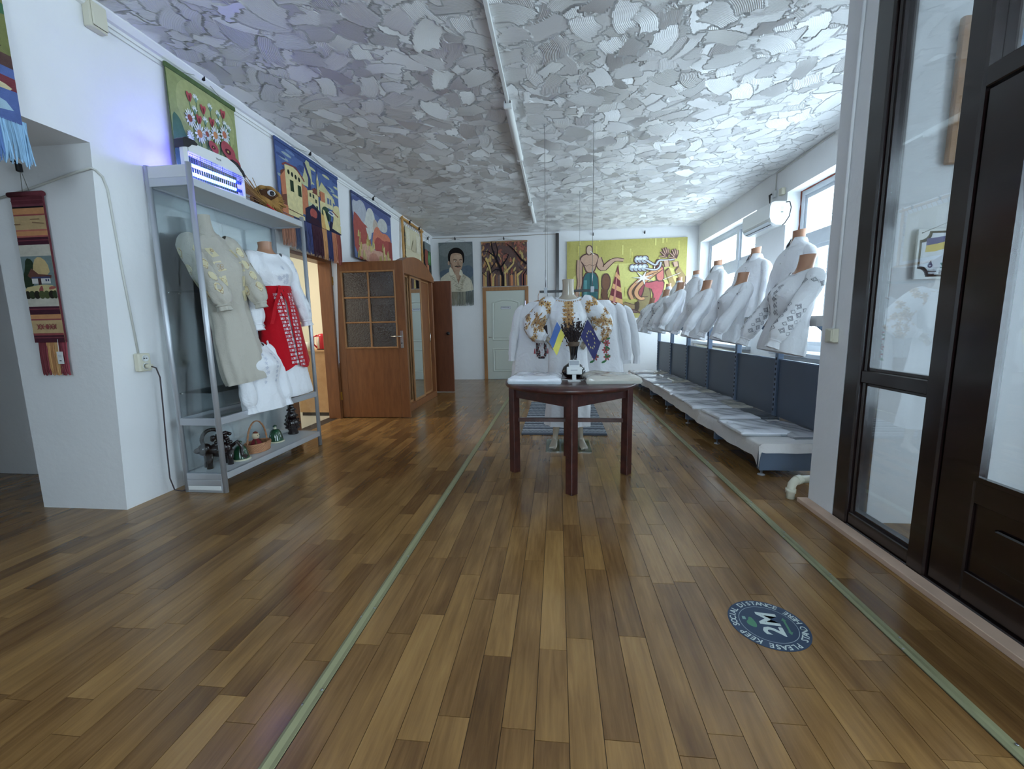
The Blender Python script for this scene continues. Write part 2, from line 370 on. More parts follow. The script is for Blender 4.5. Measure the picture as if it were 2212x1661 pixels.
b = MB(); b.box((-3.2, FY, 0), (3.4, FY+.3, CE)); struct(b.build('wall_far', M['wall']))
b = MB(); b.box((-6.2, BY-.3, 0), (BW[0], BY, CE)); b.box((BW[1], BY-.3, 0), (3.4, BY, CE)); b.box((BW[0], BY-.3, 0), (BW[1], BY, BW[2])); b.box((BW[0], BY-.3, BW[3]), (BW[1], BY, CE)); struct(b.build('wall_back', M['wall']))
w4 = struct(bpy.data.objects.new('window_4', None)); COL.objects.link(w4); w4.location = (BW[0], BY-.2, BW[2])  # frame of the unseen window added for its frontal light
for k in range(5): x = (BW[1]-BW[0]-.07)*k/4; b = MB(); b.box((x, 0, 0), (x+.07, .07, BW[3]-BW[2])); b.build('frame_upright', M['greyframe'], w4)
for z in (0, 1.4, BW[3]-BW[2]-.07): b = MB(); b.box((0, .005, z), (BW[1]-BW[0], .065, z+.07)); b.build('frame_rail', M['greyframe'], w4)
b = MB(); b.box((0, .03, 0), (BW[1]-BW[0], .034, BW[3]-BW[2])); b.build('pane', M['glass'], w4)
# right wall with the window openings
b = MB(); TH = 0.42; ys = BY
for (y0, y1, z0, z1) in sorted(WINS):
    b.box((WX, ys, 0), (WX+TH, y0, CE)); b.box((WX, y0, 0), (WX+TH, y1, z0)); b.box((WX, y0, z1), (WX+TH, y1, CE)); ys = y1
b.box((WX, ys, 0), (WX+TH, FY+.3, CE)); struct(b.build('wall_right', M['wall']))
# short wall between the vestibule and the shop, with the pier end that faces the shop
b = MB(); b.box((1.82, 2.63, 0), (WX, 2.93, CE)); b.box((1.69, 2.68, 0), (1.82, 2.93, CE)); struct(b.build('wall_vestibule', M['wall']))
# passage room on the left and the kitchen behind the open door
b = MB(); b.box((-6.2, 3.10, 0), (XT, 3.35, CE)); struct(b.build('wall_passage', M['wall']))
b = MB(); b.box((-6.4, BY, 0), (-6.2, 7.5, CE)); struct(b.build('wall_outer', M['wall']))
b = MB(); b.box((-6.2, 7.2, 0), (XN, 7.5, CE)); struct(b.build('wall_kitchen', M['cream']))
b = MB(); b.box((-3.62, 6.35, 0), (XN, 7.2, CE)); struct(b.build('wall_kitchen_pier', M['wall']))
# ceiling slab + trowelled strokes
b = MB(); b.box((-6.4, BY, CE+.004), (3.4, FY+.3, CE+.2)); ceiling = struct(b.build('ceiling', M['ceil']))
rd = np.random.RandomState(5)
CS = .0125; X0, X1c, Y0c, Y1c = XL(CE)+.01, WX-.001, .75, FY-.001
nx, ny = int((X1c-X0)/CS)+1, int((Y1c-Y0c)/CS)+1
gx, gy = np.linspace(X0, X1c, nx), np.linspace(Y0c, Y1c, ny)
Hh = np.full((nx, ny), .006); RADm = np.zeros((nx, ny)); RND = np.zeros((nx, ny)); SLP = np.zeros((nx, ny))
for _ in range(4600):
    x, y = rd.uniform(X0, X1c), rd.uniform(Y0c, Y1c)
    Rr = rd.uniform(.18, .5); w = rd.uniform(.12, .21); L = rd.uniform(.18, .32); a0 = rd.uniform(0, 2*PI); rnd = rd.rand()
    tilt = rd.choice((-1, 1))*rd.uniform(.005, .04); tl = rd.uniform(-.02, .02); base = rd.uniform(.006, .0095); slp = rd.choice((-1, 1))*rd.uniform(.06, .42)
    cx, cy = x-Rr*math.cos(a0), y-Rr*math.sin(a0); q = .24
    i0, i1 = np.searchsorted(gx, (x-q, x+q)); j0, j1 = np.searchsorted(gy, (y-q, y+q))
    if i1-i0 < 2 or j1-j0 < 2: continue
    A, B = np.meshgrid(gx[i0:i1]-cx, gy[j0:j1]-cy, indexing='ij')
    rr = np.hypot(A, B); an = (np.arctan2(B, A)-a0+PI) % (2*PI)-PI; tt = an*Rr/L; qq = (rr-Rr)/w
    wob = .03*np.sin(rr*90+rnd*9)
    mk = (np.abs(qq) < .5) & (np.abs(tt+wob) < .5)
    hh = base+tilt*qq*w+tl*tt*L
    Hh[i0:i1, j0:j1][mk] = np.maximum(.001, hh)[mk]; RADm[i0:i1, j0:j1][mk] = rr[mk]; RND[i0:i1, j0:j1][mk] = rnd; SLP[i0:i1, j0:j1][mk] = slp
VX, VY = np.meshgrid(gx, gy, indexing='ij')
co = np.stack([VX, VY, CE-Hh], -1).reshape(-1, 3).astype(np.float32)
ii, jj = np.meshgrid(np.arange(nx-1), np.arange(ny-1), indexing='ij'); k0 = (ii*ny+jj).ravel()
fc = np.stack([k0, k0+1, k0+ny+1, k0+ny], -1).astype(np.int32)
me = bpy.data.meshes.new('plaster_stroke'); me.vertices.add(len(co)); me.vertices.foreach_set('co', co.ravel())
me.loops.add(fc.size); me.loops.foreach_set('vertex_index', fc.ravel()); me.polygons.add(len(fc))
me.polygons.foreach_set('loop_start', np.arange(0, fc.size, 4, dtype=np.int32))
at = me.attributes.new('stroke', 'FLOAT_VECTOR', 'POINT'); at.data.foreach_set('vector', np.stack([RADm, RND, SLP], -1).reshape(-1).astype(np.float32))
me.materials.append(M['plaster']); me.update(calc_edges=True); me.polygons.foreach_set('use_smooth', [True]*len(fc))
po = bpy.data.objects.new('plaster_stroke', me); COL.objects.link(po); po.parent = ceiling; po['kind'] = 'stuff'
del co, fc, VX, VY, Hh

# floor: slab, then the planks of the vinyl
b = MB(); b.box((-6.4, BY, -.2), (3.4, FY+.3, -.0025)); floor = struct(b.build('floor', M['dirt']))
b = MB(); b.box((-6.2, 3.36, -.0025), (XN-.02, 7.2, 0.0)); b.build('kitchen_tile_sheet', mat('grey_lino', S(170, 164, 148), 0.5, noise=0.06, nscale=5), floor)
def px(P):
    d = Vector(P)-Vector((0, 0, CAMH)); z = d.dot(_f)
    if z < .05: return None
    return (1106+FPX*d.dot(_r)/z, 830.5-FPX*d.dot(_u2)/z)
rd = random.Random(11); PL = []
def rows(x0, x1, y0, y1, pw=0.104):
    n = max(1, round((x1-x0)/pw)); w = (x1-x0)/n
    for i in range(n):
        y = y0-rd.random()*.8
        while y < y1:
            L = rd.choice((.36, .46, .58, .7, .85, 1.0))*rd.uniform(.92, 1.08)
            a, c = max(y, y0), min(y+L, y1); y += L
            if c-a > .03: PL.append((x0+i*w, x0+(i+1)*w, a, c))
rows(-2.98, -.838, .1, FY); rows(-.79, 1.266, .1, FY); rows(1.314, 2.92, 2.94, FY); rows(1.314, 1.69, .1, 2.94); rows(1.69, 2.92, .1, 2.63)
rows(-6.1, -2.98, .1, 3.09)
def area(p):
    q = [px((p[i], p[j], 0)) for i, j in ((0, 2), (1, 2), (1, 3), (0, 3))]
    if any(c is None for c in q): return 0
    q = [(min(2212, max(0, c[0])), min(1661, max(0, c[1]))) for c in q]
    return abs(sum(q[i][0]*q[(i+1) % 4][1]-q[(i+1) % 4][0]*q[i][1] for i in range(4)))/2
PL = [(area(p), p) for p in PL]; PL.sort(key=lambda t: -t[0])
G = .0010
def plank(b, p, ox=0, oy=0):
    t = min(.62, max(-.12, rd.gauss(.265, .055))); c = (t, rd.random(), rd.random(), 1)
    x0, x1, y0, y1 = p[0]+G-ox, p[1]-G-ox, p[2]+G-oy, p[3]-G-oy
    v = [(x0, y0, -.003), (x1, y0, -.003), (x1, y1, -.003), (x0, y1, -.003), (x0, y0, 0), (x1, y0, 0), (x1, y1, 0), (x0, y1, 0)]
    b.add(v, [(4, 5, 6, 7), (0, 1, 5, 4), (1, 2, 6, 5), (2, 3, 7, 6), (3, 0, 4, 7)], 0, c)
for k, (a, p) in enumerate(PL[:300]):
    ox, oy = (p[0]+p[1])/2, (p[2]+p[3])/2; b = MB(); plank(b, p, ox, oy); b.build('plank', M['plank'], floor, (ox, oy, 0))
b = MB()
for a, p in PL[300:]: plank(b, p)
b.build('plank_field', M['plank'], floor, kind='stuff')
# the two cover laths over the vinyl seams, with their screws
for xc, nm in ((-.814, 'narrow pale lath with screws covering the vinyl seam, running past the open wooden door'), (1.29, 'narrow pale lath with screws covering the vinyl seam, running along the low clothes platform')):
    t = thing('floor_lath', nm, 'floor strip', (xc, 0.2, 0)); y = 0.0
    for L in ((.72, 2.05, 2.0, 2.1, 2.4) if xc < 0 else (2.68, 2.2, 2.2, 2.1)):
        b = MB(); w = .022
        b.add([(-w, y+.002, 0), (w, y+.002, 0), (w, y+L-.002, 0), (-w, y+L-.002, 0), (-w, y+.002, .004), (-.010, y+.002, .0085), (.008, y+.002, .0025), (w, y+.002, .004), (-w, y+L-.002, .004), (-.010, y+L-.002, .0085), (.008, y+L-.002, .0025), (w, y+L-.002, .004)],
              [(4, 5, 9, 8), (5, 6, 10, 9), (6, 7, 11, 10), (0, 1, 7, 6, 5, 4), (3, 8, 9, 10, 11, 2), (0, 4, 8, 3), (1, 2, 11, 7)])
        b.build('lath_length', M['lath'], t); y += L
    yk = .1
    while yk < y:
        for s in (-1, 1):
            b = MB(); b.lathe([(.0045, 0), (.0045, .0022), (.002, .003)], 8, (s*.016, yk+(.06 if s > 0 else 0), .0045)); b.build('screw', M['metal'], t)
        yk += .42
# raw board along the vestibule threshold
b = MB(); b.bbox((-.035, 0, 0), (.035, 1.95, .028), .004); tag(b.build('threshold_board', M['thresh'], loc=(1.652, .98, 0)), 'raw pine board nailed along the foot of the dark glazed partition', 'board')
# cove strip along the left wall and ceiling
b = MB(); P = [(XL(CE)-.002, CE), (XL(CE)-.002, CE-.055), (XL(CE)+.02, CE-.05), (XL(CE)+.05, CE-.018), (XL(CE)+.05, CE)]
b.add([(p[0], .6, p[1]) for p in P]+[(p[0], FY, p[1]) for p in P], [(0, 1, 6, 5), (1, 2, 7, 6), (2, 3, 8, 7), (3, 4, 9, 8), (0, 4, 3, 2, 1), (5, 6, 7, 8, 9)])
struct(b.build('trim_1', M['wall'], fix=True))

# ---------------------------------------------------------------- windows of the right wall
def window(i, y0, y1, z0, z1, x=3.10, mull=0.5, grille=True):
    w = struct(bpy.data.objects.new('window_%d' % i, None)); COL.objects.link(w); w.location = (x, y0, z0)
    W, H = y1-y0, z1-z0
    def bx(a, c, nm, m): b = MB(); b.box(a, c); return b.build(nm, m, w)
    bx((0, 0, 0), (.09, .07, H), 'frame_side', M['greyframe']); bx((0, W-.07, 0), (.09, W, H), 'frame_side', M['greyframe'])
    bx((0, .07, H-.07), (.09, W-.07, H), 'frame_head', M['greyframe']); bx((0, .07, 0), (.09, W-.07, .07), 'frame_foot', M['greyframe'])
    zt = H-.72; ym = W*mull
    bx((.0, .07, zt), (.10, W-.07, zt+.13), 'transom', M['greyframe']); bx((-.01, ym-.055, .07), (.10, ym+.055, H-.07), 'mullion', M['greyframe'])
    for (a, c) in ((.07, ym-.055), (ym+.055, W-.07)):
        for (e, g_) in ((.07, zt), (zt+.13, H-.07)):
            f = MB(); s = .045
            f.box((.02, a, e), (.07, a+s, g_)); f.box((.02, c-s, e), (.07, c, g_)); f.box((.02, a+s, e), (.07, c-s, e+s)); f.box((.02, a+s, g_-s), (.07, c-s, g_))
            if g_-e > .9: f.box((.02, (a+c)/2-.025, e+s), (.07, (a+c)/2+.025, g_-s))
            sash = f.build('sash', M['greyframe'], w)
            p = MB(); p.box((.043, a+s, e+s), (.047, c-s, g_-s)); p.build('pane', M['glass'], sash)
    b = MB(); b.bbox((-.20-.05, -.06, -.06), (0, W+.06, -.005), .01); b.build('window_sill', M['greyframe'], w)
    if grille:
        g = thing('window_grille', 'white welded bar grille outside the window %s' % grille, 'window grille', (x+.20, y0, z0))
        n = int(W/.165)
        for k in range(1, n): b = MB(); b.tube([(0, W*k/n, .0), (0, W*k/n, H)], .006, 6); b.build('bar', M['white_pl'], g)
        for k in range(7): zz = .03+(H-.06)*k/6; b = MB(); b.box((-.011, 0, zz-.01), (-.006, W, zz+.01)); b.build('cross_bar', M['white_pl'], g)
    return w
window(1, *WINS[0], mull=.42, grille='next to the yellow painting')
w2 = window(2, *WINS[1], mull=.5, grille='beyond the air conditioner, nearest the pier')
M['rust'] = mat('rust_red_sealant', S(140, 72, 56), .9, noise=.4, nscale=30)
b = MB(); W_, H_ = WINS[1][1]-WINS[1][0], WZ1-WZ0
b.tube([(-.004, W_-.004, z+.0) for z in np.linspace(0, H_, 26)], [.008+.004*math.sin(k*2.1) for k in range(26)], 6); b.tube([(-.004, y, H_-.004) for y in np.linspace(0, W_, 26)], [.008+.004*math.sin(k*1.7) for k in range(26)], 6); b.build('sealant', M['rust'], w2)
window(3, *WINS[2], mull=.5, grille=False)
# ---------------------------------------------------------------- dark glazed partition with the vestibule door
PX = 1.69
t = thing('glazed_partition', 'dark brown varnished wooden partition with tall glass panes and a half-glazed door', 'partition', (PX, 2.68, 0))
def pb(y0, y1, z0, z1, nm, x0=0, x1=.12, m='dark_wood', par=t, r=.008):
    b = MB(); b.bbox((x0, y0-2.68, z0), (x1, y1-2.68, z1), r); return b.build(nm, M[m], par)
pb(2.56, 2.68, .0, CE, 'post'); pb(2.545, 2.56, .0, CE, 'bead', .02, .035)
pb(2.02, 2.12, 0, CE, 'post'); pb(2.12, 2.56, .865, .935, 'rail', .01, .1); pb(2.12, 2.56, .03, .10, 'rail', .01, .1); pb(1.14, 2.56, 3.0, CE, 'rail')
for (z0, z1) in ((.10, .865), (.935, 3.0)):
    b = MB(); b.box((.05, 2.12-2.68, z0), (.054, 2.545-2.68, z1)); b.build('pane', M['pane_door'], t)
    b = MB()
    for yy0, yy1, za, zb in ((2.12, 2.135, z0, z1), (2.53, 2.545, z0, z1), (2.135, 2.53, z0, z0+.016), (2.135, 2.53, z1-.016, z1)): b.box((.03, yy0-2.68, za), (.049, yy1-2.68, zb))
    b.build('glazing_bead', M['dark_wood'], t)
pb(1.04, 1.14, 0, CE, 'post'); pb(1.14, 2.02, 2.12, 2.2, 'rail', .0, .11)
pb(1.14, 2.56, .0, .03, 'sill')
b = MB(); b.box((.05, 1.14-2.68, 2.2), (.054, 2.02-2.68, 3.0)); b.build('pane', M['pane_door'], t)
d = MB()
d.bbox((.015, 1.855-2.68, .035), (.065, 2.015-2.68, 2.115), .006); d.bbox((.015, 1.145-2.68, .035), (.065, 1.27-2.68, 2.115), .006)
d.bbox((.015, 1.27-2.68, .035), (.065, 1.855-2.68, .16), .006); d.bbox((.015, 1.27-2.68, .46), (.065, 1.855-2.68, .555), .006); d.bbox((.015, 1.27-2.68, 1.98), (.065, 1.855-2.68, 2.115), .006)
door = d.build('door_leaf', M['dark_wood'], t)
b = MB(); b.box((.038, 1.27-2.68, .555), (.042, 1.855-2.68, 1.98)); b.build('pane', M['pane_door'], door)
b = MB(); b.bbox((.03, 1.27-2.68, .16), (.05, 1.855-2.68, .46), .003)
b.build('panel', M['dark_wood'], door)
b = MB(); b.bbox((.012, 1.40-2.68, .24), (.034, 1.76-2.68, .39), .01); b.build('raised_field', M['dark_wood'], door)
b = MB()
for y0, y1, za, zb in ((1.27, 1.29, .555, 1.98), (1.835, 1.855, .555, 1.98), (1.29, 1.835, .555, .575), (1.29, 1.835, 1.96, 1.98)): b.box((.008, y0-2.68, za), (.03, y1-2.68, zb))
b.build('glazing_bead', M['dark_wood'], door)
b = MB(); b.tube([(-.03, 1.2-2.68, 1.0), (-.03, 1.31-2.68, 1.0)], .009); b.tube([(-.03, 1.2-2.68, 1.0), (.015, 1.2-2.68, 1.0)], .009); b.build('handle', M['brass'], door)

# picture and plaque hanging on the vestibule wall
t = thing('framed_picture', 'landscape picture in a flat brown wooden frame, seen through the vestibule glass', 'picture', (2.035, 2.615, 2.02), 0)
W, H = .52, .70
for a, c in (((0, -.03, 0), (.07, 0, H)), ((W-.07, -.03, 0), (W, 0, H)), ((.07, -.03, 0), (W-.07, 0, .07)), ((.07, -.03, H-.07), (W-.07, 0, H))):
    b = MB(); b.bbox(a, c, .006); b.build('frame_piece', M['frame_wood'], t)
P = [(S(120, 165, 205), [(0, .45), (1, .45), (1, 1), (0, 1)]), (S(52, 92, 60), [(0, .2), (1, .28), (1, .75), (.7, .7), (.5, .82), (.2, .74), (0, .72)]), (S(90, 140, 200), [(0, 0), (1, 0), (1, .3), (.4, .22), (0, .3)]), (S(225, 232, 236), [(.05, .02), (.4, .04), (.3, .16), (.1, .18)]), (S(34, 60, 40), [(.05, .3), (.3, .3), (.25, .5), (.1, .52)])]
o = art(P, W-.12, H-.12, t, M['print'], y=-.008); o.location = (.06, 0, .06)
b = MB(); b.box((.05, -.008, .05), (W-.05, -.002, H-.05)); b.build('backing', M['black'], t)
b = MB(); b.tube([(.1, -.004, H), (W/2, -.004, H+.35), (W-.1, -.004, H)], .0015, 5); b.build('hanging_cord', M['cord'], t)
t = thing('wall_plaque', 'white plaque with notched black border and blue-yellow flag behind the vestibule glass', 'sign', (1.945, 2.612, 1.43))
W, H = .42, .265
b = MB(); b.bbox((0, -.012, 0), (W, 0, H), .002); b.build('board', M['white_pl'], t)
K = S(26, 20, 26); r = .045; i = .012
def notched(g, rr):
    P = []
    for cx, cz, a0 in ((g, g, 90), (W-g, g, 180), (W-g, H-g, 270), (g, H-g, 360)):
        P += [(cx+rr*math.cos(R(a0-90*k/6)), cz+rr*math.sin(R(a0-90*k/6))) for k in range(7)]
    return P
P = [(K, notched(i, r)), (S(226, 232, 240), notched(i+.011, r+.003))]
P += [(S(46, 52, 140), [(.045, .178), (.045, .215), (.10, .22), (.16, .231), (.19, .233), (.19, .205), (.15, .2), (.1, .187)]), (S(222, 190, 42), [(.043, .143), (.045, .178), (.1, .187), (.15, .2), (.19, .205), (.188, .172), (.15, .162), (.09, .146)])]
P += [(S(40, 52, 110), [(.075+.013*math.cos(a), .072+.013*math.sin(a)) for a in [R(x) for x in range(0, 360, 24)]]), (S(40, 52, 110), [(.064, .08), (.083, .082), (.078, .1)]), (S(226, 232, 240), ell(.075, .071, .004))]
P += [(S(20, 120, 100), [(.125, .085), (.15, .085), (.15, .079), (.137, .079), (.15, .062), (.15, .057), (.125, .057), (.125, .063), (.138, .063), (.125, .079)])]
P += [(S(40, 44, 60), [(x0, z), (x1, z), (x1, z+h), (x0, z+h)]) for x0, x1, z, h in ((.052, .1, .047, .002), (.045, .108, .038, .005), (.05, .102, .031, .002), (.05, .1, .023, .005), (.12, .15, .044, .003), (.12, .16, .036, .003), (.12, .16, .028, .005))]
art(P, 1, 1, t, M['print'], y=-.012, sc=False)
for x in (.02, W-.02): b = MB(); b.lathe([(.003, 0), (.003, .004), (.001, .005)], 8); b.xf(FACE); b.xf(Matrix.Translation((x, -.0125, H-.02))); b.build('screw', M['black'], t)
b = MB(); b.tube([(.02, -.015, H-.02), (W/2, -.006, H+.06), (W-.02, -.015, H-.02)], .001, 5); b.build('hanging_cord', M['cord'], t)

# electric bits on the pier
t = thing('surface_socket', 'cream surface socket on the white pier beside the dark partition', 'socket', (1.69, 2.80, 1.08))
b = MB(); b.bbox((-.035, -.042, -.0), (0, .042, .085), .006); b.build('body', M['cream_pl'], t)
b = MB(); b.bbox((-.045, -.038, .008), (-.034, -.002, .077), .004); b.build('cover', M['cream_pl'], t)
b = MB(); b.tube([(-.012, -.0, .085), (-.012, -.01, 1.3), (-.012, -.03, CE-1.09)], .009, 8); tag(b.build('cable_duct', M['wall'], loc=(1.69, 2.80, 1.08)), 'white cable duct running up the pier from the socket to the ceiling', 'cable')
t = thing('drain_pipe', 'bent white plastic pipe coming out of the pier at floor level', 'pipe', (1.60, 2.975, 0))
b = MB(); b.tube([(0, 0, -.0), (0, .0, .06), (.012, .012, .095), (.04, .03, .115), (.09, .05, .12), (.16, .06, .12)], [.026, .026, .027, .027, .026, .026], 12); b.build('pipe', M['cream_pl'], t)
for p, q in (((0, 0, .04), (0, 0, .07)), ((.05, .035, .116), (.085, .05, .12))): b = MB(); b.tube([p, q], .032, 12); b.build('collar', M['cream_pl'], t)

# ---------------------------------------------------------------- open wooden door with its frame, kitchen beyond it
d1 = struct(bpy.data.objects.new('door_1', None)); COL.objects.link(d1); d1.location = (-2.955, 5.43, 0)
X1 = .985; HT = 2.07
def db(x0, x1, z0, z1, nm, y0=-.02, y1=.02, m='door_wood', r=.003, par=d1): b = MB(); b.bbox((x0, y0, z0), (x1, y1, z1), r); return b.build(nm, M[m], par)
db(.035, .135, .01, HT, 'stile'); db(X1-.115, X1, .01, HT, 'stile'); db(.135, X1-.115, 1.955, HT, 'rail'); db(.135, X1-.115, .01, .945, 'lower_panel')
gx0, gx1, gz0, gz1 = .155, X1-.135, .965, 1.935
for a in ((.135, .155, .945, 1.955), (X1-.135, X1-.115, .945, 1.955), (.155, X1-.135, .945, .965), (.155, X1-.135, 1.935, 1.955)): db(*a, 'moulding', -.03, .03, 'frame_wood', .006)
xm = (gx0+gx1)/2
db(xm-.011, xm+.011, gz0, gz1, 'muntin', -.024, .024, 'frame_wood', .006)
M['frost'] = glass_mat('rippled_glass', (0.44, 0.40, 0.39, 1), 0.2, 0.16, 0.9)
for k in range(3):
    za, zb = gz0+(gz1-gz0)*k/3, gz0+(gz1-gz0)*(k+1)/3
    for (xa, xb) in ((gx0, xm-.011), (xm+.011, gx1)):
        if k: db(xa, xb, za-.009, za+.009, 'muntin', -.022, .022, 'frame_wood', .005)
        b = MB(); b.box((xa, -.003, za+(.009 if k else 0)), (xb, .003, zb-(.009 if k < 2 else 0))); b.build('pane', M['frost'], d1)
h = db(X1-.085, X1-.045, .945, 1.175, 'handle_plate', -.026, -.02, 'chrome', .003)
b = MB(); b.tube([(X1-.065, -.02, 1.10), (X1-.065, -.065, 1.10), (X1-.08, -.07, 1.10), (X1-.19, -.068, 1.10)], .009, 8); b.build('handle', M['chrome'], d1)
b = MB(); b.tube([(X1-.065, -.026, 1.01), (X1-.065, -.03, 1.01)], .008, 10); b.build('key_cylinder', M['black'], d1)
for z in (.25, 1.78): b = MB(); b.bbox((.02, -.03, z), (.04, -.018, z+.11), .003); b.tube([(.018, -.028, z), (.018, -.028, z+.11)], .007, 8); b.build('hinge', M['brass'], d1)
fr = struct(bpy.data.objects.new('trim_2', None)); COL.objects.link(fr); fr.location = (0, 0, 0)
def jam(y0, y1, z0, z1, nm, x0=-3.10, x1=-2.93): b = MB(); b.bbox((x0, y0, z0), (x1, y1, z1), .004); return b.build(nm, M['door_wood'], fr)
jam(5.36, 5.40, 0, 2.09, 'jamb'); jam(4.43, 4.47, 0, 2.09, 'jamb'); jam(4.47, 5.36, 2.05, 2.09, 'head_jamb'); 
b = MB(); b.bbox((-2.962, 5.40, 0), (-2.925, 5.47, 2.15), .004); b.build('casing', M['door_wood'], fr)
b = MB(); b.bbox((-2.962, 4.36, 0), (-2.925, 4.43, 2.13), .004); b.build('casing', M['door_wood'], fr)
# kitchen behind it
lk = bpy.data.lights.new('kitchen_ceiling_lamp', 'AREA'); lk.shape = 'DISK'; lk.size = .5; lk.energy = 38; lk.color = (1, .93, .80)
lo = bpy.data.objects.new('kitchen_ceiling_lamp', lk); COL.objects.link(lo); lo.location = (-4.6, 5.0, 3.05)
t = thing('kitchen_cupboard', 'plain chipboard cupboard standing in the kitchen behind the open door', 'cupboard', (-3.62, 5.52, 0))
b = MB(); b.bbox((0, 0, .05), (.46, .55, .90), .003); b.build('body', M['chip'], t)
b = MB(); b.bbox((-.02, -.01, .90), (.47, .56, .925), .003); b.build('top', M['chip'], t)
b = MB(); b.box((.02, .02, 0), (.44, .53, .05)); b.build('plinth', M['dark_wood'], t)
def mug(x, y, z, m, hm, label, r=.045, h=.11):
    t = thing('mug', label, 'mug', (x, y, z)); b = MB(); b.lathe([(r*.9, 0), (r, .01), (r, h), (r*.92, h), (r*.9, .012)], 20); b.build('body', m, t)
    b = MB(); b.tube([(-r, 0, h*.8), (-r-.03, 0, h*.72), (-r-.036, 0, h*.5), (-r-.026, 0, h*.28), (-r, 0, h*.2)], .008, 8); b.build('handle', hm, t)
M['redpl'] = mat('red_plastic', S(190, 36, 44), 0.3)
mug(-3.46, 5.60, .925, M['cream_pl'], M['black'], 'cream mug with a black handle on the kitchen cupboard')
t = thing('electric_kettle', 'red electric kettle with a cream stripe on the kitchen cupboard', 'kettle', (-3.27, 5.64, .925))
b = MB(); b.lathe([(.075, 0), (.08, .02), (.082, .1), (.07, .19), (.05, .215), (.02, .225)], 24); b.build('body', M['redpl'], t)
b = MB(); b.tube([(-.06, -.02, .2), (-.115, -.035, .18), (-.12, -.035, .08), (-.08, -.02, .03)], .012, 8); b.build('handle', M['redpl'], t)
b = MB(); b.tube([(-.02, -.078, .02), (-.02, -.084, .1), (-.02, -.07, .18)], [.014, .018, .01], 8); b.build('water_gauge', M['cream_pl'], t)
b = MB(); b.lathe([(.085, 0), (.085, .012)], 20, (0, 0, -.0)); b.build('base', M['black'], t)
t = thing('tea_towel', 'striped tea towel hanging on the kitchen wall corner', 'towel', (-3.60, 6.33, 1.0))
P = [(S(210, 190, 150), [(0, 0), (1, 0), (1, .42), (0, .42)]), (S(40, 120, 130), [(0, .42), (1, .42), (.9, .6), (.1, .6)]), (S(150, 100, 60), [(.1, .6), (.9, .6), (.75, .8), (.3, .8)]), (S(40, 110, 130), [(.3, .8), (.75, .8), (.6, 1), (.45, 1)])]
b = MB(); b.grid([[(x, .01*math.sin(x*60)+.0, z) for x in np.linspace(.11*z, .17-.06*z, 9)] for z in np.linspace(0, .78, 8)]); b.build('cloth', mat('towel_cloth', S(206, 188, 150), .9), t)
o = art(P, .13, .78, t, M['wool'], y=-.014); o.location = (.02, 0, 0)

# second open door leaf beyond the wardrobe
d2 = struct(bpy.data.objects.new('door_2', None)); COL.objects.link(d2); d2.location = (-2.93, 7.66, 0)
b = MB(); b.bbox((0, -.02, .01), (1.02, .02, 2.03), .004); b.build('leaf', M['door_dark'], d2)
b = MB(); b.lathe([(.012, 0), (.012, .03), (.03, .035), (.034, .05), (.026, .065), (.008, .07)], 16); b.xf(FACE.to_3x3().to_4x4()); b.xf(Matrix.Translation((.95, -.02, 1.09))); b.build('door_knob', M['black'], d2)
b = MB(); b.bbox((-.04, -.03, 0), (0, .04, 2.08), .004); b.build('jamb', M['door_dark'], d2)

# ---------------------------------------------------------------- wardrobe with arched cornice
t = thing('sliding_wardrobe', 'alder wardrobe with arched cornice, a mirror door and a wooden sliding door', 'wardrobe', (-2.90, 5.56, 0))
WW, WD = 1.66, .78
def wb(x0, x1, y0, y1, z0, z1, nm, m='door_wood', r=.004): b = MB(); b.bbox((x0, y0, z0), (x1, y1, z1), r); return b.build(nm, M[m], t)
wb(0, WD-.06, 0, .03, 0, 2.05, 'side_panel'); wb(0, WD-.06, WW-.03, WW, 0, 2.05, 'side_panel'); wb(WD-.10, WD, 0, .06, 0, 2.02, 'front_stile'); wb(WD-.10, WD, WW-.06, WW, 0, 2.02, 'front_stile')
wb(0, WD-.1, .03, WW-.03, 2.02, 2.05, 'top'); wb(.02, WD-.1, .06, WW-.06, .0, .09, 'plinth'); wb(WD-.1, WD, .06, WW-.06, 0, .10, 'bottom_rail'); wb(0, .02, .03, WW-.03, .09, 2.02, 'back_panel', 'door_dark')
arc = [(0, 1.96)]+[(WW*k/16, 2.02+.22*math.sin(PI*k/16)**.8) for k in range(17)]+[(WW, 1.96)]
b = MB(); n = len(arc); b.add([(WD-.09, p[0], p[1]) for p in arc]+[(WD+.02, p[0], p[1]) for p in arc], [tuple(range(n-1, -1, -1)), tuple(range(n, 2*n))]+[(i, i+n, (i+1) % n+n, (i+1) % n) for i in range(n)]); b.build('cornice', M['door_wood'], t, fix=True)
M['mirror'] = mat('mirror', (.82, .85, .86, 1), 0.02, 1.0)
for k, (ya, yb, m) in enumerate(((.06, .62, 'mirror'), (.60, 1.10, 'mirror'), (1.10, WW-.06, 'door_wood'))):
    xo = WD-.05 if k == 1 else WD-.085
    b = MB(); s = .025
    b.bbox((xo, ya, .10), (xo+.025, ya+s, 1.96), .003); b.bbox((xo, yb-s, .10), (xo+.025, yb, 1.96), .003); b.box((xo, ya+s, .10), (xo+.025, yb-s, .13)); b.box((xo, ya+s, 1.935), (xo+.025, yb-s, 1.96))
    dd = b.build('sliding_door', M['frame_wood'], t)
    b = MB(); b.box((xo+.008, ya+s, .13), (xo+.014, yb-s, 1.935)); b.build('mirror' if m == 'mirror' else 'door_panel', M[m], dd)
b = MB(); b.tube([(WD-.06, WW-.11, .96), (WD-.045, WW-.11, .97), (WD-.045, WW-.11, 1.1), (WD-.06, WW-.11, 1.11)], .006, 8); b.build('pull_handle', M['chrome'], t)

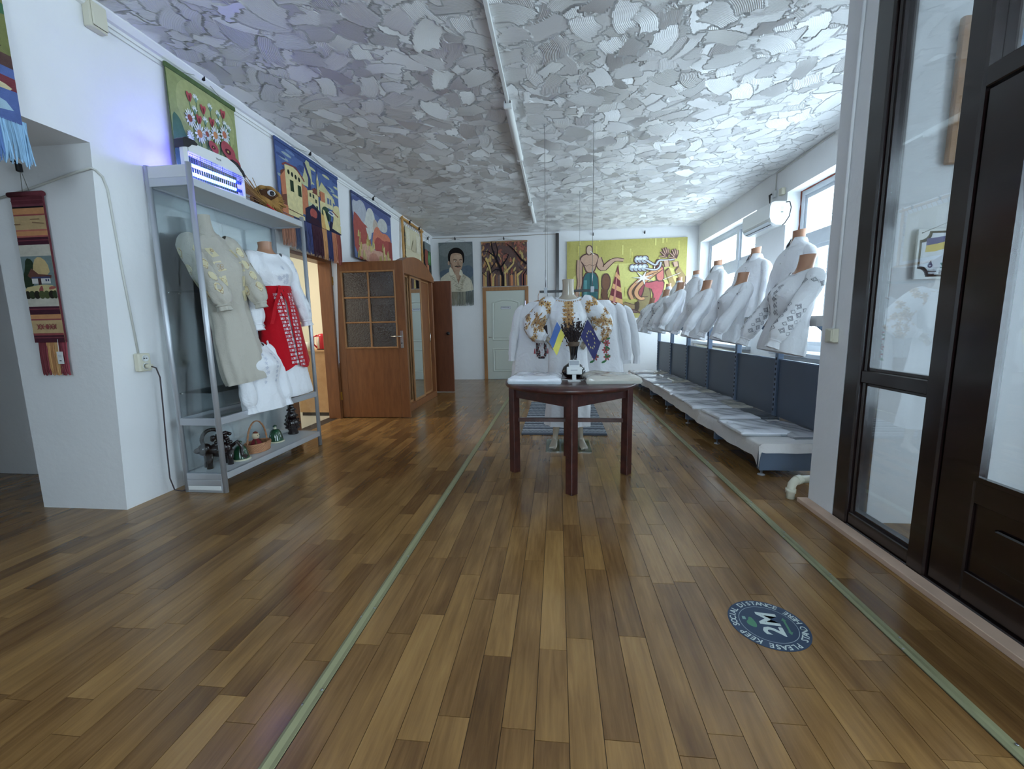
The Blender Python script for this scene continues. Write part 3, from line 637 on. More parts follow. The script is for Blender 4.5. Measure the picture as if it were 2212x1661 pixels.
# ---------------------------------------------------------------- white panelled door in the far wall
d3 = struct(bpy.data.objects.new('door_3', None)); COL.objects.link(d3); d3.location = (-1.65, FY, 0)
M['doorwhite'] = mat('pale_green_white_paint', S(200, 206, 196), 0.45)
def d3b(x0, x1, z0, z1, y0, y1, nm, m): b = MB(); b.bbox((x0, y0, z0), (x1, y1, z1), .004); return b.build(nm, M[m], d3)
d3b(0, .075, 0, 2.05, -.04, 0, 'casing', 'frame_wood'); d3b(.945, 1.02, 0, 2.05, -.04, 0, 'casing', 'frame_wood'); d3b(0, 1.02, 2.05-.07, 2.06, -.042, 0, 'head_casing', 'frame_wood')
leaf = d3b(.075, .945, .01, 1.98, -.025, 0, 'leaf', 'doorwhite')
def moulded(pts, nm):
    b = MB(); n = len(pts); cx = sum(p[0] for p in pts)/n; cz = sum(p[1] for p in pts)/n
    def ring(k, y): return [(p[0]+(cx-p[0])/max(.1, math.hypot(cx-p[0], cz-p[1]))*k, y, p[1]+(cz-p[1])/max(.1, math.hypot(cx-p[0], cz-p[1]))*k) for p in pts]
    L = [ring(0, -.0252), ring(.012, -.036), ring(.03, -.036), ring(.05, -.027), ring(.075, -.033)]
    for a, c in zip(L, L[1:]): b.add(a+c, [(i, (i+1) % n, (i+1) % n+n, i+n) for i in range(n)])
    b.add(L[-1], [tuple(range(n))]); return b.build(nm, M['doorwhite'], leaf, fix=True)
top = [(.20, .88), (.82, .88), (.82, 1.72)]+[(.82-.62*k/10, 1.72+.07*math.sin(PI*k/10)**1.5+.015) for k in range(1, 10)]+[(.20, 1.72)]
moulded(top, 'panel_moulding'); moulded([(.20, .18), (.82, .18), (.82, .70), (.20, .70)], 'panel_moulding')
b = MB(); b.tube([(.12, -.025, .96), (.12, -.065, .96), (.13, -.07, .96), (.21, -.068, .955)], .009, 8); b.lathe([(.025, 0), (.025, .006)], 14, (0, 0, 0)); b.build('handle', M['chrome'], d3)
b = MB(); b.bbox((.94, -.048, 1.63), (.96, -.024, 1.75), .004); b.build('hinge', mat('bright_hinge', S(226, 214, 240), .3, .6), d3)
sg = MB(); sg.bbox((.40, -.042, 1.575), (.625, -.034, 1.635), .003); sgo = sg.build('name_plate', M['white_pl'], d3)
P = [(S(70, 84, 110), [(.404, 1.579), (.621, 1.579), (.621, 1.631), (.404, 1.631)]), (S(226, 230, 236), [(.409, 1.584), (.616, 1.584), (.616, 1.626), (.409, 1.626)])]
x = .42
for w in (.02, .016, .022, .012, .02, .018, .024, .014): P.append((S(50, 58, 76), [(x, 1.606), (x+w, 1.606), (x+w, 1.618), (x, 1.618)])); x += w+.005
art(P, 1, 1, sgo, M['print'], 'lettering', y=-.042, sc=False)
b = MB(); b.bbox((-.035, -.05, 0), (.035, 0, 3.15), .004); tag(b.build('heating_riser_board', M['dark_wood'], loc=(.005, FY, 0)), 'narrow dark brown upright board on the far wall, left of the yellow painting', 'board')
# ---------------------------------------------------------------- garments: lofted cloth
class Loft:
    """closed rings along a path; point(u, v) with u around 0..1 and v along 0..1"""
    def __init__(s, st, fold=None, frame=None):
        # st: list of (centre, a, b); frame: None = horizontal rings, 'path' = rings across the path
        s.c = np.array([x[0] for x in st], float); s.a = np.array([x[1] for x in st], float); s.b = np.array([x[2] for x in st], float)
        d = np.r_[0, np.cumsum(np.linalg.norm(np.diff(s.c, axis=0), axis=1)+np.abs(np.diff(s.a))*.7)]; s.t = d/d[-1]; s.fold = fold; s.fr = frame
        s.up = Vector((0, -1, 0)); s.drop = 0.
    def _i(s, arr, v):
        # smooth (catmull-rom) interpolation
        v = min(max(v, 0), 1); i = min(len(s.t)-2, max(0, int(np.searchsorted(s.t, v, 'right')-1))); w = (v-s.t[i])/(s.t[i+1]-s.t[i]+1e-9)
        p0, p1, p2, p3 = arr[max(i-1, 0)], arr[i], arr[i+1], arr[min(i+2, len(arr)-1)]
        return p1+.5*w*(p2-p0+w*(2*p0-5*p1+4*p2-p3+w*(3*(p1-p2)+p3-p0)))
    def point(s, u, v):
        c = s._i(s.c, v); a = max(.003, float(s._i(s.a, v))); b = max(.003, float(s._i(s.b, v))); k = 1+(s.fold(u, v) if s.fold else 0)
        th = 2*PI*u; x, y = a*k*math.cos(th), b*k*math.sin(th)
        if s.fr is None: return Vector((c[0]+x, c[1]+y-(s.drop*.25*max(0, -math.sin(th))*max(0, (v-.86)/.14) if s.drop else 0), c[2]-(s.drop*max(0, -math.sin(th))**1.6*max(0, (v-.8)/.2) if s.drop else 0)))
        d = Vector(s._i(s.c, min(1, v+.02))-s._i(s.c, max(0, v-.02))).normalized(); e1 = s.up.cross(d).normalized(); e2 = d.cross(e1)
        return Vector(c)+e1*x+e2*y
    def normal(s, u, v, e=.004):
        du = s.point(u+e, v)-s.point(u-e, v); dv = s.point(u, min(1, v+e))-s.point(u, max(0, v-e)); n = du.cross(dv)
        return n.normalized() if n.length > 1e-12 else Vector((0, 0, 1))
    def mesh(s, nu=48, nv=40, b=None, mi=0, col=None, v0=0, v1=1):
        b = b or MB(); b.grid([[s.point(j/nu, v0+(v1-v0)*i/nv) for j in range(nu)] for i in range(nv+1)], mi, col, True, True); return b
    def at(s, u0, v0, off=.003):
        """maps metres (x across, y along) around u0, v0 to the surface"""
        e = .01; ku = e*2/max(1e-4, (s.point(u0+e, v0)-s.point(u0-e, v0)).length); kv = e*2/max(1e-4, (s.point(u0, min(1, v0+e))-s.point(u0, max(0, v0-e))).length)
        def f(x, y):
            u, v = u0+x*ku, min(.995, max(.005, v0+y*kv)); n = s.normal(u, v); p = s.point(u, v)
            return p+n*off
        return f
def decal(b, f, polys, flip=1):
    for col, pts in polys: b.add([f(flip*p[0], p[1]) for p in pts], [tuple(range(len(pts)))], 0, col)
def rot2(pts, a, x=0, y=0, k=1): c, s_ = math.cos(a), math.sin(a); return [(x+k*(p[0]*c-p[1]*s_), y+k*(p[0]*s_+p[1]*c)) for p in pts]
def ring_quads(col, pts, w):
    """outline of a polygon as quads"""
    n = len(pts); cx = sum(p[0] for p in pts)/n; cy = sum(p[1] for p in pts)/n; out = []
    q = [(cx+(p[0]-cx)*(1-w), cy+(p[1]-cy)*(1-w)) for p in pts]
    for i in range(n): j = (i+1) % n; out.append((col, [pts[i], pts[j], q[j], q[i]]))
    return out
def diamond(col, x, y, r, lines=2): 
    P = [(x, y-r), (x+r, y), (x, y+r), (x-r, y)]; out = ring_quads(col, P, .22)
    if lines > 1: out += ring_quads(col, [(x, y-r*.55), (x+r*.55, y), (x, y+r*.55), (x-r*.55, y)], .3)
    if lines > 2: out.append((col, [(x, y-r*.2), (x+r*.2, y), (x, y+r*.2), (x-r*.2, y)]))
    return out
def flower(c1, c2, x, y, r, n=6, rot=0): return [(c1, rot2(ell(r*.62, 0, r*.42, r*.26, 8), rot+2*PI*k/n, x, y)) for k in range(n)]+[(c2, ell(x, y, r*.3, None, 8))]

def cloth_mat(name, col, rough=.85, bump=.1, trans=.0):
    m = mat(name, col, rough, spec=.15, noise=.03, nscale=6, bump=bump, bscale=160, sheen=.15); nt = m.node_tree
    bp0 = [n for n in nt.nodes if n.type == 'BUMP'][0]; tc = [n for n in nt.nodes if n.type == 'TEX_COORD'][0]
    n3 = nt.nodes.new('ShaderNodeTexNoise'); n3.inputs['Scale'].default_value = 11; n3.inputs['Detail'].default_value = 3; n3.inputs['Distortion'].default_value = 1.2
    nt.links.new(tc.outputs['Object'], n3.inputs['Vector']); bp = nt.nodes.new('ShaderNodeBump'); bp.inputs['Strength'].default_value = .5; bp.inputs['Distance'].default_value = .02
    nt.links.new(n3.outputs[0], bp.inputs['Height']); nt.links.new(bp.outputs[0], bp0.inputs['Normal']); return m
M['linen_white'] = cloth_mat('white_linen', (.80, .81, .83, 1)); M['cotton'] = cloth_mat('white_cotton', (.84, .85, .88, 1))
M['linen_beige'] = cloth_mat('natural_linen', S(190, 185, 173), bump=.2); M['skin'] = mat('tan_mannequin', S(178, 132, 104), .4, noise=.04, nscale=5)
M['bone'] = mat('pearl_mannequin', S(178, 166, 148), .22, coat=.3); M['redcloth'] = cloth_mat('red_cloth', S(186, 14, 30))
M['buttons'] = mat('shell_button', S(220, 220, 216), .3)

def wrinkle(u, v, seed, kz=3.0):
    p = Vector((math.cos(2*PI*u)*1.1, math.sin(2*PI*u)*1.1, v*kz+seed*7.13)); q_ = Vector((math.cos(2*PI*u)*2.4+seed, math.sin(2*PI*u)*2.4, v*kz*1.6))
    return .040*(.55-abs(noise.noise(p*1.5))*2.2)+.016*(.5-abs(noise.noise(q_*1.7))*2)
def folds(seed, hem=.05, neck=.0, k1=7, k2=11):
    r_ = random.Random(seed); p1, p2, p3, p4, p5 = [r_.random()*6.28 for _ in range(5)]
    def crease(x): return 1-2*abs(math.sin(x))**.7
    def f(u, v):
        a = hem*max(0, 1-v*1.25)**.9+neck*max(0, (v-.72)/.28)+.012
        return a*(.6*crease(PI*k1*u+p1+1.2*v)+.4*math.sin(2*PI*k2*u+p2-3*v))+.016*crease(PI*3*u+p3+5*v)*math.sin(PI*v)+.010*math.sin(2*PI*3*u+p4-14*v)+wrinkle(u, v, seed)*min(1, 3*(1-v)+.15)
    return f
def body_rows(kind):
    # (z, half width, half depth, forward shift) from hem to neck
    if kind == 'f': return [(0, .225, .15, .0), (.06, .222, .15, .0), (.16, .205, .14, -.005), (.25, .185, .125, -.01), (.34, .19, .135, -.03), (.42, .20, .15, -.045), (.49, .195, .135, -.03), (.55, .185, .105, -.01), (.60, .168, .088, .0), (.632, .138, .076, .0), (.645, .108, .068, -.004)]
    if kind == 'm': return [(0, .245, .15, .0), (.08, .242, .15, .0), (.2, .235, .145, -.005), (.32, .235, .145, -.012), (.44, .24, .148, -.018), (.54, .235, .13, -.012), (.62, .215, .105, -.004), (.67, .175, .085, .0), (.70, .12, .07, .0), (.715, .085, .065, -.004)]
def make_sleeve(side, sh, path, rad, seed, fold=.09):
    pts = [Vector(p) for p in path]
    st = [((side*p[0], p[1], p[2]), r_[0] if isinstance(r_, tuple) else r_, r_[1] if isinstance(r_, tuple) else r_) for p, r_ in zip(path, rad)]
    q = random.Random(seed); a, c = q.random()*6, q.random()*6
    def f(u, v): return (.02+fold*v**3)*math.sin(2*PI*6*u+a+3*v)+.05*(1-2*abs(math.sin(PI*2*u+c+9*v))**.7)*math.sin(PI*v)+(.04*math.sin(2*PI*u+c+16*v)+1.6*wrinkle(u, v, seed+.5, 5))*math.sin(PI*min(1, v*1.1))**.5
    return Loft(st, f, 'path')
SL_F = ([(.135, .0, .612), (.182, -.008, .572), (.215, -.03, .49), (.235, -.07, .39), (.245, -.115, .28), (.25, -.155, .17), (.252, -.175, .10), (.253, -.182, .065), (.254, -.19, .01)], [.048, .066, .068, .064, .062, .066, .056, .036, .048])
SL_M = ([(.15, .0, .635), (.20, -.005, .60), (.24, -.01, .52), (.275, -.015, .41), (.285, -.025, .28), (.29, -.035, .16), (.292, -.04, .09), (.293, -.042, .06), (.294, -.044, .02)], [.045, .058, .066, .064, .060, .056, .048, .038, .04])

def torso(name, label, loc, rz, lean=0., kind='f', seed=1, cloth='cotton', neck='skin', pat=None, group=None, scale=1.0, collar=None, hem=.05, hem_drop=0., sleeves=True, necklen=.12, slv=None, sleevemat=None, roll=0.):
    t = thing(name, label, 'mannequin', loc, group=group, rot=(lean, roll, rz)); t.scale = (scale,)*3
    rows_ = body_rows(kind); zt = rows_[-1][0]
    L = Loft([((0, r_[3], r_[0]-(hem_drop if i == 0 else 0)), r_[1], r_[2]) for i, r_ in enumerate(rows_)], folds(seed, hem, .06 if kind == 'f' else .0)); L.drop = .055 if kind == 'f' else .02
    # neck and chest of the mannequin inside the shirt
    N = Loft([((0, -.01, zt-.16), .13, .095), ((0, -.004, zt-.07), .115, .08), ((0, -.002, zt-.015), .085, .064), ((0, -.008, zt+.02), .056, .056), ((0, -.012, zt+necklen*.6), .052, .054), ((0, -.014, zt+necklen), .055, .057)])
    b = N.mesh(24, 18); n = len(b.v)
    top = [N.point(k/24, 1) for k in range(24)]; top = [Vector((p.x, p.y, p.z+.25*(p.y+.014))) for p in top]
    for k in range(24): b.v[n-24+k] = tuple(top[k])
    b.add(top, [tuple(range(24))]); b.build('neck', M[neck], t)
    b = L.mesh(60, 46); sh = b.build('shirt', M[cloth], t)
    b = MB(); pts = [L.point(k/28, .995)+Vector((0, 0, .002)) for k in range(29)]; b.tube(pts, .005, 6, cap=False)
    if collar == 'stand':
        b = MB(); b.grid([[(p[0]*kk, p[1]*kk-.004, zt-.012+h+.012*math.sin(2*PI*j/28-PI/2)*-1) for j, p in enumerate([(.083*math.cos(2*PI*j/28), .066*math.sin(2*PI*j/28)) for j in range(28)])] for kk, h in ((1.0, 0), (.93, .028), (.88, .05), (.92, .052), (.97, .03))], closed=True)
        b.build('collar', M[cloth], sh)
    elif collar == 'fold':
        b = MB(); Q = []
        for kk, h in ((.98, .0), (.9, .04), (.93, .046), (1.12, .012), (1.2, -.016)):
            row = []
            for j in range(29):
                a = -PI/2+R(16)+(2*PI-R(32))*j/28; fr = max(0, -math.sin(a))
                row.append((.084*kk*math.cos(a)*(1+.1*fr), .066*kk*math.sin(a)-.006-.02*fr*(kk > 1), zt-.004+h-.035*fr*(kk > 1)))
            Q.append(row)
        b.grid(Q); b.build('collar', M[cloth], sh)
    else: b.build('neckband', M[cloth], sh)
    P = slv or (SL_F if kind == 'f' else SL_M); SLs = []
    if sleeves:
        for s_ in (-1, 1):
            Ls = make_sleeve(s_, None, P[0], P[1], seed*3+s_, .10 if kind == 'f' else .05); SLs.append(Ls)
            sv = Ls.mesh(26, 34).build('sleeve', M[sleevemat or cloth], t)
            b = MB(); k = len(P[0])-2; b.tube([Ls.point(j/20, Ls.t[k]) for j in range(21)], .006, 6, cap=False); b.build('cuff', M[sleevemat or cloth], sv)
    if kind == 'm' or collar:
        f = L.at(.75, .55)
        for k in range(3): b = MB(); p = L.point(.75, .62+.11*k); nn = L.normal(.75, .62+.11*k); b.ball(p+nn*.003, (.006, .004, .006), 8); b.build('button', M['buttons'], sh)
    if pat:
        b = MB(); pat(b, L, SLs)
        if b.f: b.build('embroidery', M['thread'], sh, kind='stuff')
    return t, L, SLs

GR = S(120, 122, 132); DK = S(64, 62, 70); LG = S(166, 168, 178); WH = S(232, 234, 240)
def pat_geo(col, big=True):
    def f(b, L, SLs):
        for sx in (-1, 1):
            g = L.at(.75+sx*.035, .55); P = []
            for k in range(5): P += diamond(col, 0, -.10+.055*k, .022, 2)
            for k in range(9): P += [(col, [(.026*sx-.003, -.12+.03*k), (.026*sx+.003, -.12+.03*k), (.026*sx+.003, -.105+.03*k), (.026*sx-.003, -.105+.03*k)])]
            decal(b, g, P)
        for i, Ls in enumerate(SLs):
            for u0 in ((.12, .38, .62, .88) if big else (.25,)):
                pass
            for u0, sg in ((.30, 1), (.62, 1), (.0, 1)):
                g = Ls.at(u0, .66); P = []
                for k in range(5):
                    P += diamond(col, (-.018 if k % 2 else .02), -.115+.05*k, .024, 2)
                    P += diamond(col, (.03 if k % 2 else -.03), -.115+.05*k, .017, 1)
                g2 = Ls.at(u0, .2); Q = diamond(col, -.03, 0, .022, 2)+diamond(col, .03, 0, .022, 2)+diamond(col, 0, 0, .012, 1)+[(col, [(-.06, .028), (.06, .028), (.06, .032), (-.06, .032)]), (col, [(-.06, -.032), (.06, -.032), (.06, -.028), (-.06, -.028)])]
                decal(b, g, P); decal(b, g2, Q)
    return f
def pat_floral(col, c2, sleeves=True, chest=True):
    def f(b, L, SLs):
        q = random.Random(4)
        if chest:
            for sx in (-1, 1):
                g = L.at(.75+sx*.05, .58); P = []
                for k in range(7): P += flower(col if k % 2 else c2, c2, q.uniform(-.012, .012), -.13+.042*k, .015+.006*q.random(), 5, q.random())
                decal(b, g, P)
        if sleeves:
            for Ls in SLs:
                for u0 in (.25, .55, .9):
                    g = Ls.at(u0, .58); P = []
                    for k in range(7): P += flower(col if k % 2 else c2, c2, q.uniform(-.02, .02), -.16+.05*k, .014+.006*q.random(), 5, q.random())
                    decal(b, g, P)
    return f
def pat_stripe(col):
    def f(b, L, SLs):
        for sx in (-1, 1):
            g = L.at(.75+sx*.03, .62); decal(b, g, [(col, [(-.003, -.1+.022*k), (.004, -.1+.022*k), (.004, -.09+.022*k), (-.003, -.09+.022*k)]) for k in range(9)])
        for Ls in SLs:
            for u0 in (.2, .5, .8):
                g = Ls.at(u0, .22); decal(b, g, [(col, [(-.03, z), (.03, z), (.03, z+.003), (-.03, z+.003)]) for z in (-.02, .0, .03)]+diamond(col, 0, .015, .008, 1))
    return f
def pat_shoulder(col):
    def f(b, L, SLs):
        for Ls in SLs:
            for u0 in (.25, .55):
                g = Ls.at(u0, .2); P = [(col, line([(.03*math.cos(a), .03*math.sin(a)) for a in np.linspace(.3, 3, 9)], .008, .003))]+flower(col, col, .0, .035, .014, 5)+[(col, line([(-.03, .06), (0, .05), (.035, .066)], .006))]
                decal(b, g, P)
        g = L.at(.78, .70); decal(b, g, [(col, line([(-.01, -.05), (.0, 0), (.012, .05)], .006, .003))]); g = L.at(.74, .5); decal(b, g, flower(col, col, 0, 0, .012, 5)+flower(col, col, .03, .06, .01, 5))
    return f

# ---------------------------------------------------------------- glass showcase by the left wall
M['alu'] = mat('silver_aluminium', S(196, 200, 206), .38, .55); M['shelfwhite'] = mat('grey_white_board', S(206, 208, 210), .5)
VX0, VX1, VY0, VY1 = -2.835, -2.485, 2.80, 4.13
t = thing('glass_showcase', 'tall silver-framed glass showcase against the left wall, open at the front', 'showcase', (VX1, VY0, 0))
def vb(x0, x1, y0, y1, z0, z1, nm, m, r=.004): b = MB(); b.bbox((x0-VX1, y0-VY0, z0), (x1-VX1, y1-VY0, z1), r); return b.build(nm, M[m], t)
for (x, y, zt) in ((VX0, VY0, 2.35), (VX1, VY0, 2.36), (VX0, VY1, 2.30), (VX1, VY1, 2.31)):
    b = MB(); b.tube([(x-VX1+(.018 if x < -2.6 else -.018), y-VY0+(.018 if y < 3 else -.018), 0), (x-VX1+(.018 if x < -2.6 else -.018), y-VY0+(.018 if y < 3 else -.018), zt)], .019, 14); b.build('post', M['alu'], t)
for z0, z1 in ((2.21, 2.265), (.52, .575), (.10, .15)):
    vb(VX1-.03, VX1-.004, VY0+.03, VY1-.03, z0, z1, 'front_rail', 'alu'); vb(VX0+.004, VX0+.03, VY0+.03, VY1-.03, z0, z1, 'back_rail', 'alu')
    vb(VX0+.03, VX1-.03, VY0+.004, VY0+.03, z0, z1, 'side_rail', 'alu'); vb(VX0+.03, VX1-.03, VY1-.03, VY1-.004, z0, z1, 'side_rail', 'alu')
vb(VX0+.03, VX1-.03, VY0+.006, VY0+.02, 2.265, 2.345, 'side_fascia', 'shelfwhite'); vb(VX0+.03, VX1-.03, VY0+.003, VY0+.01, .0, .10, 'side_fascia', 'alu'); vb(VX0+.04, VX1-.04, VY0-.002, VY0+.004, .02, .055, 'label_strip', 'white_pl')
vb(VX0+.03, VX1-.03, VY0+.03, VY1-.03, 2.222, 2.262, 'top_panel', 'shelfwhite'); vb(VX0+.03, VX1-.03, VY0+.03, VY1-.03, .115, .148, 'bottom_shelf', 'shelfwhite')
for z, ya, yb in ((.545, VY0+.03, VY1-.03), (.76, VY0+.03, VY1-.1), (1.50, VY0+.03, VY0+.14)):
    b = MB(); b.box((VX0+.03-VX1, ya-VY0, z), (-.035, yb-VY0, z+.006)); b.build('glass_shelf', M['pane_vit'], t)
    for yk in (ya+.01, yb-.01): b = MB(); b.tube([(VX0+.03-VX1, yk-VY0, z-.005), (VX0+.05-VX1, yk-VY0, z-.005)], .005, 6); b.build('shelf_pin', M['chrome'], t)
for y in (VY0+.016, VY1-.018):
    for z0, z1 in ((.15, .52), (.575, 2.21)): b = MB(); b.box((VX0+.03-VX1, y-VY0, z0), (-.036, y-VY0+.004, z1)); b.build('side_glass', M['pane_vit'], t)
b = MB(); b.box((VX0+.014-VX1, .03, .15), (VX0+.018-VX1, VY1-VY0-.03, 2.21)); b.build('back_glass', M['pane_vit'], t)

# dressed torsos in the showcase
GD = S(196, 160, 92); OC = S(176, 142, 90)
def pat_beige(b, L, SLs):
    q = random.Random(2)
    for sx in (-1, 1):
        for k in range(4):
            g = L.at(.75+sx*.09, .55+.09*k); decal(b, g, [(S(216, 204, 158), rot2([(-.03, -.04), (.03, -.04), (.03, .04), (-.03, .04)], .2))]+sum([ring_quads(OC, rot2(ell(0, 0, .013, None, 6), q.random(), q.uniform(-.015, .015), q.uniform(-.03, .03)), .25) for _ in range(4)], []))
    for Ls in SLs:
        for u0 in (.05, .3, .55, .8):
            for v0 in (.25, .42, .58, .72):
                g = Ls.at(u0+q.uniform(-.03, .03), v0); decal(b, g, [(S(216, 204, 158), ell(0, 0, .026, .04, 8))]+ring_quads(OC, rot2([(-.03, -.012), (.0, -.03), (.03, -.01), (.015, .025), (-.018, .022)], q.random()*3), .16)+ring_quads(OC, rot2(ell(0, 0, .012, None, 6), .3, .0, .035), .25))
def long_torso(name, label, loc, rz, lean, rows_, seed, cloth, neck, pat, slv, hem, necklen=.11, roll=0., drop=.03, wide=1.0):
    t = thing(name, label, 'mannequin', loc, rot=(lean, roll, rz)); zt = rows_[-1][0]
    L = Loft([((0, r_[3], r_[0]), r_[1], r_[2]) for r_ in rows_], folds(seed, hem, .07))
    L.drop = drop
    N = Loft([((0, -.012, zt-.16), .135*wide, .098), ((0, -.006, zt-.07), .125*wide, .082), ((0, -.002, zt-.02), .105*wide, .07), ((0, -.004, zt+.012), .07, .06), ((0, -.008, zt+.035), .058, .057), ((0, -.012, zt+necklen*.65), .053, .055), ((0, -.014, zt+necklen), .057, .058)])
    b = N.mesh(24, 18); b.add([N.point(k/24, 1) for k in range(24)], [tuple(range(24))]); b.build('neck', M[neck], t)
    dr = L.mesh(72, 64).build('dress', M[cloth], t)
    b = MB(); b.tube([L.point(k/32, .995) for k in range(33)], .006, 6, cap=False); b.build('neckband', M[cloth], dr)
    SLs = []
    for s_ in (-1, 1):
        pth = slv[0] if s_ < 0 else (slv[2] if len(slv) > 2 else slv[0])
        Ls = make_sleeve(s_, None, pth, slv[1], seed*3+s_, .09); SLs.append(Ls); sv = Ls.mesh(28, 40).build('sleeve', M[cloth], t)
        b = MB(); k = len(slv[0])-2; b.tube([Ls.point(j/20, Ls.t[k]) for j in range(21)], .009, 6, cap=False); b.build('cuff', M[cloth], sv)
    if pat:
        b = MB(); pat(b, L, SLs)
        if b.f: b.build('embroidery', M['thread'], dr, kind='stuff')
    return t, L, SLs
ROWS_LONG = [(0, .20, .12, .0), (.08, .21, .125, .0), (.25, .20, .12, .0), (.45, .18, .11, -.005), (.62, .175, .11, -.01), (.74, .18, .12, -.022), (.88, .195, .14, -.04), (.98, .19, .125, -.025), (1.06, .185, .10, -.008), (1.12, .165, .085, .0), (1.155, .125, .07, .0), (1.175, .088, .06, -.005)]
SLV1 = ([(.135, .0, 1.135), (.175, -.01, 1.095), (.195, -.03, 1.01), (.20, -.065, .90), (.195, -.11, .79), (.185, -.145, .70), (.18, -.155, .64), (.18, -.158, .61), (.18, -.16, .57)], [.05, .072, .075, .075, .078, .08, .066, .043, .05])
long_torso('dressed_torso', 'headless torso in a natural linen embroidered dress inside the glass showcase', (-2.555, 3.24, .80), R(84), R(-7), ROWS_LONG, 21, 'linen_beige', 'linen_beige', pat_beige, SLV1, .09, necklen=.13, roll=R(-6))

# white blouse with red apron
def pat_white(b, L, SLs):
    q = random.Random(9)
    g = L.at(.75, .82); decal(b, g, sum([flower(S(205, 208, 220), S(196, 200, 214), q.uniform(-.07, .07), q.uniform(-.07, .05), .018, 6, q.random()) for _ in range(12)], []))
    for Ls in SLs:
        for k in range(8): g = Ls.at(q.choice((.2, .45, .7, .95)), .15+.09*k); decal(b, g, flower(S(206, 209, 222), S(198, 202, 216), 0, 0, .02, 6, q.random()))
ROWS_B = [(0, .22, .13, .0), (.03, .225, .135, .0), (.25, .21, .13, .0), (.5, .20, .125, -.005), (.75, .185, .12, -.008), (.92, .16, .11, -.012), (.98, .15, .105, -.012), (1.05, .165, .12, -.026), (1.12, .19, .135, -.038), (1.19, .19, .12, -.024), (1.235, .18, .10, -.008), (1.275, .155, .085, .0), (1.30, .135, .078, .0), (1.312, .115, .07, -.005)]
SLV2 = ([(.135, .0, 1.275), (.185, -.005, 1.235), (.22, -.01, 1.13), (.245, -.015, 1.0), (.265, -.03, .88), (.28, -.045, .77), (.285, -.05, .71), (.287, -.052, .68), (.29, -.054, .63)], [.05, .074, .074, .07, .068, .07, .06, .043, .054])
t2, L2, _ = long_torso('dressed_torso', 'headless torso in a white blouse and long red apron inside the glass showcase', (-2.51, 3.74, .60), R(80), R(-4), ROWS_B, 33, 'cotton', 'skin', pat_white, SLV2, .05, necklen=.085, roll=R(-3.5))
# apron: red wrap with a white cross-stitch border, open at the front
ap = Loft([((0, 0, .24), .235, .155), ((0, -.002, .45), .225, .148), ((0, -.006, .7), .205, .14), ((0, -.01, .92), .172, .122), ((0, -.012, 1.005), .16, .114)], folds(8, .04))
def ap_hem(u):  # hem drops in a point either side of the front opening
    w = abs(((u-.72+.5) % 1)-.5); return max(0, .0+.6*abs(w-.09))
b = MB(); nu, nv = 66, 24; Q = []
for i in range(nv+1):
    row = []
    for j in range(nu+1):
        u = .745+.985*j/nu+.0; v0 = min(.6, ap_hem(u)*1.5); v = v0+(1-v0)*i/nv; row.append(ap.point(u, v))
    Q.append(row)
b.grid(Q); apo = b.build('apron', M['redcloth'], t2)
b = MB(); WHT = S(226, 206, 212); PK = S(200, 110, 126)
for sgn in (-1, 1):
    for k in range(22):
        for m_ in range(3):
            u = .745+sgn*(.012+.017*m_+.05*(k/21.0)**2*(1 if m_ else .6)); v = .03+.86*k/21
            if v < min(.6, ap_hem(u)*1.5)+.02: continue
            g = ap.at(u, v, .004); s_ = .0135; c = WHT if (k+m_) % 2 == 0 else PK
            decal(b, g, [(c, rot2([(-s_, -s_*.35), (s_, -s_*.35), (s_, s_*.35), (-s_, s_*.35)], PI/4)), (c, rot2([(-s_, -s_*.35), (s_, -s_*.35), (s_, s_*.35), (-s_, s_*.35)], -PI/4)), (c, ell(0, 0, s_*.55, None, 6))])
b.build('cross_stitch', M['thread'], apo, kind='stuff')
b = MB(); b.grid([[ap.point(k/48, v)*1.0+ap.normal(k/48, v)*.006 for k in range(48)] for v in (.93, .96, .98, .995)], closed=True); sash = b.build('sash', M['redcloth'], t2)
b = MB(); f = ap.point(.70, .96)+Vector((0, -.012, 0)); b.ball(f, (.024, .016, .02), 10)
b.grid([[(f.x+dx-.02*k+.004*math.sin(k), f.y-.006-.004*k*.3, f.z-.035*k) for dx in (-.02, 0, .02)] for k in range(10)]); b.grid([[(f.x+dx+.026*k*.5, f.y-.004-.002*k, f.z-.03*k) for dx in (-.016, 0, .016)] for k in range(6)])
b.build('sash_knot', M['redcloth'], sash)
# white shirt hanging lower between the two torsos
hs_, _, _ = torso('hanging_shirt', 'white embroidered shirt hung low on the showcase rail between the two dressed torsos', (-2.53, 3.36, .53), R(84), R(-6), 'f', 51, 'cotton', 'cotton', pat_floral(S(206, 210, 224), S(198, 202, 216), False), scale=.9, hem=.03, necklen=.02, slv=([(.13, .0, .61), (.17, -.01, .56), (.2, -.03, .47), (.215, -.05, .36), (.22, -.06, .26), (.225, -.065, .15), (.225, -.068, .09), (.225, -.07, .06), (.225, -.072, .0)], SL_F[1])); hs_['category'] = 'shirt'

